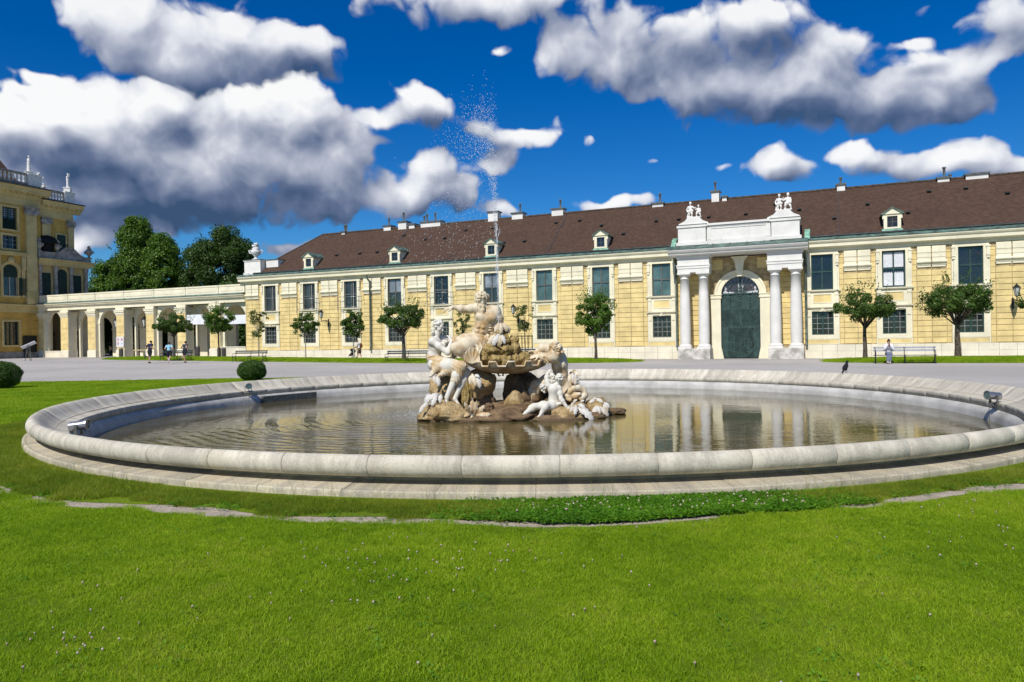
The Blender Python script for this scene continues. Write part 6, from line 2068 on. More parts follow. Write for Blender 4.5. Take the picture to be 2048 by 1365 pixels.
# lamps on brackets along the wing
for (u_, z_, lab) in ((-41.62, 3.6, 'wall lantern on a curled bracket between the second and third windows from the left'), (-22.55, 3.45, 'wall lantern on a curled bracket above the staked sapling right of the fountain'), (11.55, 3.55, 'wall lantern on a curled bracket at the far right end of the wing')):
    t = empty('wall_lantern', tuple(WP(u_, -0.08, z_)), -TH, lab, 'lantern', 'lanterns on the wing wall')
    q = MB()
    q.tube([(0, 0, 0.0), (0, -0.35, 0.12), (0, -0.7, 0.10), (0, -1.02, 0.02), (0, -1.08, 0.16), (0, -1.05, 0.28)], 0.032, 8)
    q.tube([(0, 0.0, -0.28), (0, -0.25, -0.15), (0, -0.45, 0.08), (0, -0.32, 0.16), (0, -0.22, 0.02)], 0.022, 6)
    q.box(-0.06, 0.06, -0.03, 0.0, -0.45, 0.25)
    q.build('bracket', M['dark_iron'], t)
    l = lantern_mesh(1.0).build('lantern_frame', M['dark_iron'], t, loc=(0, -1.05, 0.62))
    lantern_glass(1.0).build('lantern_glass', M['lantern_glass'], t, loc=(0, -1.05, 0.62))

# notice board on the third pier
def notice():
    p = on_arc(-69.05, -0.09, 1.55)
    t = empty('notice', tuple(p), -TH, 'white notice with four red and black pictograms on an arcade pier', 'sign')
    q = MB().box(-0.56, 0.56, -0.02, 0.0, 0, 1.1); q.build('panel', M['curtain'], t)
    red = mat('sign_red', (0.55, 0.03, 0.03), 0.5, 0.05, 3); blk = mat('sign_black', (0.03, 0.03, 0.03), 0.5, 0.05, 3)
    q = MB()
    for (x, z) in ((-0.27, 0.80), (0.27, 0.80), (-0.27, 0.38)):
        n = 20
        for k in range(n):
            a0, a1 = 2 * pi * k / n, 2 * pi * (k + 1) / n
            q.face([(x + 0.15 * cos(a0), -0.024, z + 0.15 * sin(a0)), (x + 0.15 * cos(a1), -0.024, z + 0.15 * sin(a1)), (x + 0.115 * cos(a1), -0.024, z + 0.115 * sin(a1)), (x + 0.115 * cos(a0), -0.024, z + 0.115 * sin(a0))])
        q.face([(x - 0.10, -0.0245, z + 0.07), (x - 0.07, -0.0245, z + 0.10), (x + 0.10, -0.0245, z - 0.07), (x + 0.07, -0.0245, z - 0.10)])
    q.build('red_symbol', red, t, fix=False)
    q = MB()
    for (x, z) in ((-0.27, 0.80), (0.27, 0.80), (-0.27, 0.38), (0.27, 0.38)):
        q.face([(x - 0.03, -0.022, z - 0.07), (x + 0.03, -0.022, z - 0.07), (x + 0.04, -0.022, z + 0.03), (x - 0.04, -0.022, z + 0.03)]); q.face([(x - 0.025, -0.022, z + 0.04), (x + 0.025, -0.022, z + 0.04), (x + 0.025, -0.022, z + 0.085), (x - 0.025, -0.022, z + 0.085)])
    q.build('black_symbol', blk, t, fix=False)
notice()

# litter bins and bollards by the arcade
def bin_at(u, w, label, h=0.95, r=0.22, m_='metal_dark'):
    p = WP(u, w); z = gz(p.x, p.y)
    t = empty('litter_bin', (p.x, p.y, z), 0, label, 'litter bin', 'litter bins along the arcade')
    q = MB().lathe([(r * 0.85, 0.06), (r, 0.10), (r, h - 0.14), (r * 1.04, h - 0.13), (r * 1.04, h - 0.08)], 0, 0, 14); q.lathe([(0.05, 0.0), (0.05, 0.06)], 0, 0, 8)
    b_ = q.build('bin_body', M[m_], t)
    q = MB().lathe([(r * 0.95, h - 0.07), (r * 1.05, h - 0.05), (r * 0.6, h + 0.02), (0.02, h + 0.04)], 0, 0, 14); q.build('bin_lid', M['metal_dark'], t)
bin_at(-67.9, -0.9, 'grey litter bin right of the pier with the notice')
bin_at(-58.2, 0.2, 'dark litter bin with a pale lid behind the middle jogger', 1.1)
bin_at(-53.9, -1.2, 'slim grey litter bin at the left of the low wall', 1.0, 0.18)
bin_at(-53.3, -1.2, 'brownish litter bin at the foot of the low wall', 1.0, 0.22)
bin_at(-82.2, -1.6, 'small dark litter bin at the palace corner', 0.9, 0.2)
# barrier beam across one bay
q = MB().tube([(0, 0, 0), (2.6, 0, 0.05)], 0.055, 8)
o = q.build('barrier_pole', mat('barrier_yellow', (0.62, 0.50, 0.28), 0.6, 0.15, 8)); p = on_arc(-67.4, 0.2, 1.15); o.location = p; o.rotation_euler = (0, 0, -TH)
tag(o, 'yellowish barrier pole across the arch behind the left jogger', 'barrier')
# sentry like stone hut seen through the fourth arch, iron fence beyond
hut = empty('garden_pavilion', tuple(WP(-74.8, 14.0, 0.3)), -TH, 'small white pavilion seen through the arch right of the notice', 'pavilion')
q = MB().box(-1.1, 1.1, -1.1, 1.1, 0, 3.3).box(-1.25, 1.25, -1.25, 1.25, 3.3, 3.5); q.build('wall', M['white'], hut)
q = MB().lathe([(1.5, 3.5), (0.7, 4.1), (0.35, 4.5), (0.3, 4.9), (0.05, 5.1)], 0, 0, 12); q.build('roof', M['white'], hut)
fence = empty('iron_fence', tuple(WP(-84, 11.0, 0.35)), -TH, 'black iron railing in the garden behind the arcade', 'fence')
k = 0
q0 = MB().tube([(0, 0, 0), (0, 0, 2.1)], 0.022, 5).lathe([(0.04, 2.1), (0.01, 2.25)], 0, 0, 5)
me = q0.mesh('railing_bar'); me.materials.append(M['dark_iron'])
for k in range(150): child('railing_bar', me, fence, (k * 0.22, 0, 0))
q = MB().box(0, 33, -0.03, 0.03, 0.25, 0.30).box(0, 33, -0.03, 0.03, 1.75, 1.80); q.build('rail', M['dark_iron'], fence)
# ------------------------------------------------------------------ the palace at the left, at right angles to the wing
# local frame: x towards the viewer's side along its front (w), y into the building, z up
M['pal_yellow_shade'] = mat('palace_yellow_shade', (0.54, 0.345, 0.085), 0.9, 0.12, 0.9, 0.5, 20, streak=0.2)  # same yellow as the wing, darkened: this front's shade is in the colour
M['pal_cream_shade'] = mat('palace_trim_shade', (0.60, 0.475, 0.215), 0.88, 0.1, 0.8, 0.3, 25, streak=0.18)  # trim colour lowered likewise to carry the shade
M['pal_grey'] = mat('palace_stone', (0.38, 0.35, 0.31), 0.9, 0.22, 2.0, 0.5, 18, streak=0.3)
M['shutter'] = mat('dark_green_shutter', (0.018, 0.045, 0.032), 0.55, 0.2, 4)
M['black_cloth'] = mat('black_canvas', (0.012, 0.012, 0.014), 0.9, 0.1, 4)
M['statue_white'] = mat('rooftop_statue_white', (0.74, 0.73, 0.70), 0.8, 0.12, 5, 0.3, 20)
PB = EU * ARC0 + EN * D0 + Vector((0, 0, 0.38))
pal = empty('palace', tuple(PB), 0, 'tall shade-darkened yellow palace building with balustrade at the left edge of the view', 'palace')
pal.rotation_euler = (0, 0, pi / 2 - TH)      # local x runs away from the viewer, y into the building
ZP = -0.38
def pb(q, name, m_, par=None):
    o = q.build(name, m_, par or pal)
    if par is None: o.location.z += ZP
    return o
def PB2(x0, x1, y0, y1, z0, z1, q=None):
    q = q or MB(); return q.box(x0, x1, y0, y1, z0, z1)
XF = 16.0      # runs on towards the viewer beyond the frame
XE = -0.44     # end of the front block
XB = -4.6      # end of the set back block
# walls with window holes in the front block: windows every 5.2 m
WX = [3.03 + 5.3 * k for k in range(3)]
HW = 0.80
q = MB()
bands = [(0.3, 1.95), (4.55, 7.45), (10.95, 12.7), (14.15, 14.85), (17.3, 22.0)]
prev = XE
segs = []
for c in WX:
    segs.append((prev, c - HW)); prev = c + HW
segs.append((prev, XF))
for (a, b_) in segs: q.box(a, b_, 0.0, 0.6, 0.3, 17.7)
for c in WX:
    for (z0, z1) in bands[:4] + [(17.3, 17.7)]: q.box(c - HW, c + HW, 0.0, 0.6, z0, z1)
q.box(XE, XE + 0.5, 0.601, 14, 0.3, 20.3); q.box(XF - 0.5, XF, 0.601, 14, 0.3, 20.3)
pb(q, 'wall', M['pal_yellow_shade'])
q = MB().box(XE + 0.6, XF - 0.6, 0.9, 1.0, 0.4, 17.6); pb(q, 'inner_wall', M['interior'])
# windows
for c in WX:
    for (z0, z1, kind) in ((1.95, 4.55, 'grille'), (7.45, 10.95, 'arch'), (12.7, 14.15, 'plain'), (14.85, 17.3, 'shut')):
        q = MB()
        q.box(c - HW, c - HW + 0.07, 0.16, 0.28, z0, z1); q.box(c + HW - 0.07, c + HW, 0.16, 0.28, z0, z1); q.box(c - HW + 0.071, c + HW - 0.071, 0.16, 0.28, z0, z0 + 0.07); q.box(c - HW + 0.071, c + HW - 0.071, 0.16, 0.28, z1 - 0.07, z1)
        q.box(c - 0.05, c + 0.05, 0.15, 0.28, z0 + 0.071, z1 - 0.071)
        w_ = pb(q, 'window', M['frame_green'] if kind != 'arch' else M['frame_light'])
        q = MB().box(c - HW + 0.072, c + HW - 0.072, 0.24, 0.25, z0 + 0.072, z1 - 0.072); q.build('pane', M['glass_dark'] if kind != 'arch' else M['glass'], w_)
        if kind in ('plain', 'shut', 'grille'):
            q = MB()
            nz = 3 if kind == 'plain' else 5
            zz0 = z0 + (0 if kind != 'shut' else (z1 - z0) * 0.5)
            for k in range(1, nz): q.box(c - HW + 0.08, c + HW - 0.08, 0.17, 0.2, zz0 + (z1 - zz0) * k / nz, zz0 + (z1 - zz0) * k / nz + 0.03)
            for s in (-1, 1): q.box(c + s * 0.4 - 0.015, c + s * 0.4 + 0.015, 0.171, 0.201, zz0 + 0.08, z1 - 0.08)
            q.build('glazing_bar', M['frame_light'] if kind != 'grille' else M['frame_grey'], w_)
        if kind == 'shut':
            q = MB()
            for k in range(16): q.prism([(0.10, z0 + 0.08 + k * 0.07), (0.14, z0 + 0.08 + k * 0.07 + 0.06), (0.15, z0 + 0.08 + k * 0.07 + 0.05), (0.12, z0 + 0.08 + k * 0.07)], c - HW + 0.08, c + HW - 0.08, 'x')
            q.box(c - HW + 0.07, c + HW - 0.07, 0.151, 0.155, z0 + 0.07, z0 + 1.2)
            q.build('shutter', M['shutter'], w_)
        if kind == 'arch':
            q = MB()
            q.prism([(c - HW + 0.02, 9.55)] + [(c - (HW - 0.02) * cos(t), 10.2 + 0.73 * sin(t)) for t in np.linspace(0, pi, 17)] + [(c + HW - 0.02, 9.55)], 0.08, 0.13, 'y')
            for k in range(15): q.box(c - HW + 0.1, c + HW - 0.1, 0.055, 0.079, 9.62 + k * 0.08, 9.65 + k * 0.08)
            q.build('shutter', M['shutter'], w_)
            q = MB().box(c - HW - 0.85, c - HW - 0.06, -0.16, -0.11, 7.5, 9.5)
            for k in range(20): q.box(c - HW - 0.8, c - HW - 0.1, -0.185, -0.161, 7.6 + k * 0.09, 7.64 + k * 0.09)
            q.build('shutter', M['shutter'], w_)
            # spandrels of the arch head
            q = MB()
            for s in (-1, 1):
                pts = [(c + s * HW, 10.2)] + [(c + s * HW * cos(t), 10.2 + 0.75 * sin(t)) for t in np.linspace(0.05, pi / 2, 9)] + [(c + s * HW, 10.96)]
                q.prism(pts, -0.001, 0.15, 'y')
            q.build('arch_spandrel', M['pal_cream_shade'], w_)
        # moulded surround
        q = MB()
        t_ = 0.24
        q.box(c - HW - t_, c - HW - 0.001, -0.10, 0.12, z0 - 0.16, z1 + (0 if kind == 'arch' else t_)); q.box(c + HW + 0.001, c + HW + t_, -0.10, 0.12, z0 - 0.16, z1 + (0 if kind == 'arch' else t_))
        q.box(c - HW, c + HW, -0.10, 0.12, z0 - 0.2, z0 - 0.001)
        if kind != 'arch': q.box(c - HW, c + HW, -0.10, 0.12, z1 + 0.001, z1 + t_)
        q.build('window_surround', M['pal_cream_shade'], w_)
    q = MB()
    # frame, consoles and shelf around the arched window
    for s in (-1, 1):
        q.box(c + s * 1.2, c + s * 1.55, -0.16, 0.0, 7.3, 11.9); q.box(c + s * 1.15, c + s * 1.6, -0.28, 0.0, 10.4, 11.9)
    q.box(c - 1.9, c + 1.9, -0.42, 0.0, 12.12, 12.34); q.box(c - 1.8, c + 1.8, -0.30, 0.0, 11.92, 12.119)
    n = 18
    for k in range(n):
        t0, t1 = pi * k / n, pi * (k + 1) / n
        q.prism([(c + 0.82 * cos(t0), 10.2 + 0.78 * sin(t0)), (c + 1.12 * cos(t0), 10.2 + 1.08 * sin(t0)), (c + 1.12 * cos(t1), 10.2 + 1.08 * sin(t1)), (c + 0.82 * cos(t1), 10.2 + 0.78 * sin(t1))], -0.12, 0.0, 'y')
    pb(q, 'aedicule', M['pal_cream_shade'])
    q = MB()
    q.lathe([(0.05, 11.0), (0.28, 11.12), (0.34, 11.4), (0.26, 11.7), (0.05, 11.85)], c, -0.16, 12)
    pb(q, 'mask', M['pal_cream_shade'])
# giant pilasters
def pilaster(x0, x1, yf, z0, z1):
    q = MB(); q.box(x0, x1, yf, 0.3, z0, z1); q.box(x0 - 0.08, x1 + 0.08, yf - 0.1, 0.3, z0, z0 + 0.35); q.box(x0 - 0.05, x1 + 0.05, yf - 0.05, 0.3, 6.55, z0 - 0.001)
    o = pb(q, 'pilaster', M['pal_cream_shade'])
    q = MB()
    for s in (0, 1):
        cx = (x0, x1)[s]
        q.tube([(cx, yf - 0.22, z1 + 0.35), (cx, yf + 0.1, z1 + 0.35)], 0.26, 12)
    q.box(x0 - 0.05, x1 + 0.05, yf - 0.12, 0.3, z1, z1 + 0.75); q.box(x0 - 0.22, x1 + 0.22, yf - 0.26, 0.3, z1 + 0.751, z1 + 0.87)
    for k in range(3): q.lathe([(0.02, z1 - 0.2), (0.16, z1 + 0.05), (0.14, z1 + 0.3), (0.02, z1 + 0.4)], x0 + (x1 - x0) * (k + 0.5) / 3, yf - 0.08, 8)
    q.build('pilaster_capital', M['pal_grey'], o)
pilaster(0.20, 1.34, -0.32, 7.6, 16.75)
pilaster(5.1, 6.0, -0.32, 7.6, 16.75)
# string courses and base
q = MB()
q.prism([(0.0, 5.95), (-0.14, 5.95), (-0.18, 6.2), (-0.40, 6.30), (-0.44, 6.5), (0.0, 6.56)], XE - 0.0, XF, 'x')
q.box(XE, XF, -0.10, 0.0, 5.6, 5.949)
pb(q, 'string_course', M['pal_cream_shade'])
q = MB().box(XE, XF, -0.14, 0.0, 0.3, 1.18); pb(q, 'base_course', M['pal_grey'])
# rusticated blocks of the ground floor
q = MB()
for r_ in range(5):
    z0 = 1.22 + r_ * 0.87
    x = XE + 0.05 + (0.4 if r_ % 2 else 0)
    while x < XF - 0.2:
        x1 = min(x + 1.25, XF)
        ok = True
        for c in WX:
            if x1 > c - HW - 0.26 and x < c + HW + 0.26 and z0 < 4.8 and z0 + 0.87 > 1.75:
                ok = False
        if ok: q.taper(x + 0.015, x1 - 0.015, -0.055, 0.0, z0 + 0.015, z0 + 0.855, 0.02)
        x = x1
pb(q, 'ashlar_facing', M['pal_yellow_shade'])
# entablature and cornice of front block
q = MB()
q.box(XE, XF, -0.12, 0.4, 17.7, 18.6); q.box(XE, XF, -0.16, 0.4, 18.4, 18.5)
q.prism([(0.4, 18.6), (-0.2, 18.6), (-0.25, 19.0), (-0.75, 19.2), (-0.80, 19.55), (-0.98, 19.75), (0.4, 19.78)], XE - 0.75, XF, 'x')
for k in range(26): q.box(XE - 0.4 + k * 0.62, XE - 0.15 + k * 0.62, -0.68, -0.2, 18.95, 19.18)
pb(q, 'cornice', M['pal_cream_shade'])
q = MB().prism([(-1.0, 19.781), (-1.0, 19.84), (-0.1, 20.15), (0.4, 20.15), (0.4, 19.781)], XE - 0.77, XF, 'x'); pb(q, 'copper_flashing', M['gutter'])
# set back block towards the arcade
q = MB()
q.box(XB, XE - 0.01, 0.35, 0.9, 6.3, 17.0); q.box(XB, XB + 0.5, 0.91, 10, 6.3, 19.0)
pb(q, 'wall', M['pal_yellow_shade'])
q = MB(); q.box(-3.75, -2.35, 0.22, 0.349, 12.3, 15.2); pb(q, 'window_surround', M['pal_cream_shade'])
q = MB(); q.box(-3.55, -2.55, 0.17, 0.219, 12.5, 15.0); w_ = pb(q, 'shutter', M['shutter'])
for (x0, x1) in ((-1.75, -0.75), (-4.62, -3.9)):
    q = MB(); q.box(x0, x1, 0.15, 0.6, 12.0, 16.05); o = pb(q, 'pilaster', M['pal_cream_shade'])
    q = MB(); q.box(x0 - 0.05, x1 + 0.05, 0.05, 0.6, 16.051, 16.7)
    for s in (x0, x1): q.tube([(s, 0.0, 16.4), (s, 0.3, 16.4)], 0.22, 12)
    q.box(x0 - 0.15, x1 + 0.15, 0.0, 0.6, 16.701, 16.8); q.build('pilaster_capital', M['pal_grey'], o)
q = MB()
q.box(XB - 0.02, XE - 0.1, 0.25, 0.8, 16.85, 17.75)
q.prism([(0.8, 17.75), (0.15, 17.75), (0.1, 18.1), (-0.35, 18.3), (-0.4, 18.55), (-0.55, 18.75), (0.8, 18.78)], XB - 0.95, XE - 0.1, 'x')
for k in range(7): q.box(XB - 0.5 + k * 0.62, XB - 0.25 + k * 0.62, -0.28, 0.15, 18.05, 18.29)
pb(q, 'cornice', M['pal_cream_shade'])
q = MB().box(XB - 1.0, XE, -0.6, 0.8, 18.781, 18.88); pb(q, 'copper_flashing', M['gutter'])
# balustrades
BAL = MB().lathe([(0.10, 0), (0.13, 0.05), (0.07, 0.12), (0.10, 0.25), (0.15, 0.42), (0.09, 0.72), (0.12, 0.82), (0.10, 0.88)], 0, 0, 10)
bme = BAL.mesh('baluster'); bme.materials.append(M['statue_white'])
def balus(x0, x1, y, z, n, par):
    for k in range(n): child('baluster', bme, par, (x0 + (x1 - x0) * (k + 0.5) / n, y, z + 0.22 + ZP))
q = MB().box(0.75, XF, -0.22, 0.22, 20.16, 20.38).box(0.75, XF, -0.25, 0.25, 21.26, 21.46); pb(q, 'balustrade_rail', M['pal_grey'])
balus(1.0, 5.0, 0, 20.16, 9, pal); balus(7.0, 12.0, 0, 20.16, 11, pal)
q = MB().box(-0.45, 1.05, -0.28, 0.5, 20.15, 21.3).box(-0.52, 1.12, -0.35, 0.55, 21.301, 21.48).box(5.1, 6.4, -0.28, 0.5, 20.15, 21.3).box(5.05, 6.45, -0.33, 0.55, 21.3, 21.48)
pb(q, 'balustrade_pedestal', M['statue_white'])
q = MB().box(XB + 1.2, XE, 0.1, 0.5, 18.9, 19.1).box(XB + 1.2, XE, 0.07, 0.53, 19.98, 20.18); pb(q, 'balustrade_rail', M['pal_grey'])
balus(XB + 1.3, XE - 0.3, 0.3, 18.9, 7, pal)
q = MB().box(XB - 0.05, XB + 1.15, 0.0, 0.7, 18.88, 20.1).box(XB - 0.12, XB + 1.2, -0.07, 0.77, 20.101, 20.28); pb(q, 'balustrade_pedestal', M['statue_white'])
# main roof
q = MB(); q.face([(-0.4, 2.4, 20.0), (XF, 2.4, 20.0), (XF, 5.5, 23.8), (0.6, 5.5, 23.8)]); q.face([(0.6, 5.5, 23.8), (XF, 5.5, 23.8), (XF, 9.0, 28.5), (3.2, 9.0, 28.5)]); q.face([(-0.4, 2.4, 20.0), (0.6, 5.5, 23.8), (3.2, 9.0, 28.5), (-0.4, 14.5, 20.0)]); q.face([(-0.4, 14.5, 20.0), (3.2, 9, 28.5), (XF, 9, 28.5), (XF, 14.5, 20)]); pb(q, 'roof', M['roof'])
q = MB().box(XE, XF, 0.4, 14, 19.8, 20.0).box(XB, XE, 0.8, 10, 18.6, 18.8); pb(q, 'flat_roof', M['paving'])
# columned porch on the terrace level
q = MB()
XP0, XP1 = -6.55, 0.0
q.box(XP0 + 0.3, XP1, 0.32, 0.9, 7.2, 11.4)
pb(q, 'porch_wall', M['pal_cream_shade'])
for (a, b_, zt) in ((-1.72, -0.52, 10.35), (-5.5, -4.4, 10.3)):
    q = MB(); q.box(a, b_, 0.24, 0.319, 7.3, zt); w_ = pb(q, 'shutter', M['shutter'])
    q = MB().box((a + b_) / 2 - 0.03, (a + b_) / 2 + 0.03, 0.215, 0.238, 7.3, zt)
    for k in range(24): q.box(a + 0.06, b_ - 0.06, 0.22, 0.238, 7.4 + k * 0.12, 7.43 + k * 0.12)
    q.build('slat', M['shutter'], w_)
q = MB(); q.prism([(-3.7, 7.3)] + [(-3.08 - 0.62 * cos(t), 10.3 + 0.6 * sin(t)) for t in np.linspace(0, pi, 15)] + [(-2.46, 7.3)], 0.24, 0.319, 'y'); pb(q, 'shutter', M['shutter'])
for x in (-0.32, -2.2, -4.1, -6.0):
    q = MB().lathe([(0.25, 7.3), (0.25, 7.5), (0.21, 7.56), (0.215, 8.6), (0.18, 10.5), (0.2, 10.55), (0.27, 10.9), (0.29, 11.15), (0.25, 11.2)], x, 0.05, 14)
    pb(q, 'column', M['pal_grey'])
q = MB()
q.box(XP0 + 0.2, XP1, -0.25, 1.0, 11.2, 11.45); q.prism([(0.9, 11.451), (-0.3, 11.451), (-0.35, 11.7), (-0.55, 11.8), (-0.62, 11.95), (0.9, 12.0)], XP0 - 0.25, XP1, 'x')
pb(q, 'porch_cornice', M['pal_cream_shade'])
q = MB()
pts = [(XP0 + 0.1, 12.0), (XP0 + 0.1, 12.5), (-5.6, 12.55), (-5.0, 12.8), (-4.4, 13.35), (-3.9, 13.5), (-3.2, 13.45), (-2.7, 13.1), (-2.3, 12.75), (XP1, 12.75), (XP1, 12.0)]
q.prism(pts, -0.25, 0.15, 'y')
q.prism([(p[0], p[1] + 0.02) for p in pts[1:-1]] + [(p[0], p[1] - 0.12) for p in pts[1:-1]][::-1], -0.33, -0.251, 'y')
pb(q, 'porch_parapet', M['pal_grey'])

# the front was measured towards the viewer; turn it to the local frame
_seen = set()
for o in pal.children_recursive:
    o.location.x = -o.location.x
    if o.data.name in _seen: continue
    _seen.add(o.data.name)
    n_ = len(o.data.vertices); co = np.empty(n_ * 3, np.float32); o.data.vertices.foreach_get('co', co)
    co[0::3] *= -1; o.data.vertices.foreach_set('co', co); o.data.flip_normals(); o.data.update()

def ploc(x, y, z):
    """world point from the palace's own measures"""
    return PB - EN * x - EU * y + Vector((0, 0, z + ZP))
# closed black parasols on the porch roof
def parasol(x, z, w_, h_, label, y=0.9):
    p = ploc(x, y, z)
    t = empty('parasol', tuple(p), -TH, label, 'parasol', 'black parasols on the palace terrace')
    q = MB()
    rows = []
    for (f, zz) in ((0.03, h_), (0.3, h_ * 0.97), (0.7, h_ * 0.86), (0.95, h_ * 0.70), (1.0, h_ * 0.62), (0.98, h_ * 0.60)):
        rows.append([(w_ * f * cos(a) * (1 + 0.02 * cos(8 * a)), w_ * f * sin(a) * (1 + 0.02 * cos(8 * a)), zz) for a in np.linspace(0, 2 * pi, 33)[:-1]])
    q.grid(rows, 0, True, closed=True); q.build('canopy', M['black_cloth'], t)
    q = MB().tube([(0, 0, 0), (0, 0, h_)], 0.04, 8); q.build('pole', M['dark_iron'], t)
    q = MB().lathe([(w_ * 0.62, 0.0), (w_ * 0.68, h_ * 0.62)], 0, 0, 12); q.build('side_curtain', M['black_cloth'], t)
parasol(-1.35, 12.0, 1.55, 3.0, 'black parasol with side curtain at the left of the palace terrace')
parasol(-3.4, 12.2, 1.25, 2.6, 'smaller black parasol at the right of the palace terrace', 1.4)
p = ploc(-2.75, 0.0, 12.9)
# ------------------------------------------------------------------ trees, saplings and clipped bushes
def leaf_mat(name, dark, mid, light, trans=0.25):
    m_, N, b, out = new_mat(name)
    g = N.n('ShaderNodeNewGeometry')
    r_ = g.outputs['Random Per Island']
    n1 = N.n('ShaderNodeTexNoise', Vector=g.outputs['Position'], Scale=1.3, Detail=3.0).outputs[0]
    f = N.m('ADD', N.m('MULTIPLY', r_, 0.65), N.m('MULTIPLY', N.smooth(n1, 0.3, 0.7), 0.35))
    c = N.ramp(f, [(0.0, dark), (0.5, mid), (1.0, light)])
    N.t.links.new(c, b.inputs['Base Color'])
    b.inputs['Roughness'].default_value = 0.5
    b.inputs['Specular IOR Level'].default_value = 0.35
    tl = N.n('ShaderNodeBsdfTranslucent', Color=N.mix(1.0, c, (1.5, 1.5, 0.6), 'MULTIPLY'))
    mx = N.n('ShaderNodeMixShader', Fac=trans)
    N.t.links.new(b.outputs[0], mx.inputs[1]); N.t.links.new(tl.outputs[0], mx.inputs[2]); N.t.links.new(mx.outputs[0], out.inputs[0])
    return m_
M['leaf_maple'] = leaf_mat('ball_maple_leaves', (0.028, 0.060, 0.011), (0.060, 0.118, 0.016), (0.115, 0.18, 0.024))
M['leaf_dark'] = leaf_mat('dark_tree_leaves', (0.016, 0.040, 0.006), (0.038, 0.080, 0.010), (0.075, 0.135, 0.014), 0.25)
M['leaf_bright'] = leaf_mat('bright_tree_leaves', (0.032, 0.080, 0.009), (0.075, 0.155, 0.013), (0.14, 0.24, 0.02), 0.25)
M['leaf_sapling'] = leaf_mat('sapling_leaves', (0.04, 0.065, 0.014), (0.085, 0.12, 0.024), (0.16, 0.19, 0.05), 0.3)
M['leaf_yew'] = leaf_mat('clipped_bush_leaves', (0.020, 0.052, 0.007), (0.045, 0.100, 0.011), (0.09, 0.17, 0.016), 0.15)
M['bark'] = mat('brown_bark', (0.12, 0.095, 0.07), 0.95, 0.3, 9, 0.8, 40)
M['bark_pale'] = mat('limewashed_bark', (0.42, 0.38, 0.33), 0.95, 0.25, 9, 0.6, 40)

def leaf_cloud(P, nrm, size, rg, aspect=0.6):
    """small pointed leaves at points P, facing roughly nrm"""
    n = len(P)
    d = rg.normal(size=(n, 3)); d /= np.linalg.norm(d, axis=1)[:, None]
    nn = nrm * 0.9 + rg.normal(size=(n, 3)) * 0.75; nn /= np.linalg.norm(nn, axis=1)[:, None] + 1e-9
    t = np.cross(nn, d); t /= np.linalg.norm(t, axis=1)[:, None] + 1e-9
    s = np.cross(nn, t)
    L = (size * rg.uniform(0.65, 1.35, n))[:, None]
    V = np.empty((n, 4, 3), np.float32)
    V[:, 0] = P - t * L * 0.5; V[:, 1] = P - s * L * aspect * 0.5 + nn * L * 0.06; V[:, 2] = P + t * L * 0.5; V[:, 3] = P + s * L * aspect * 0.5 + nn * L * 0.06
    return V
def cloud_mesh(V, name, m_):
    n = len(V)
    me = bpy.data.meshes.new(name)
    me.vertices.add(n * 4); me.vertices.foreach_set('co', V.reshape(-1).astype(np.float32))
    me.loops.add(n * 4); me.loops.foreach_set('vertex_index', np.arange(n * 4, dtype=np.int32))
    me.polygons.add(n); me.polygons.foreach_set('loop_start', (np.arange(n) * 4).astype(np.int32)); me.polygons.foreach_set('loop_total', np.full(n, 4, np.int32))
    me.update(calc_edges=True); me.materials.append(m_)
    return me

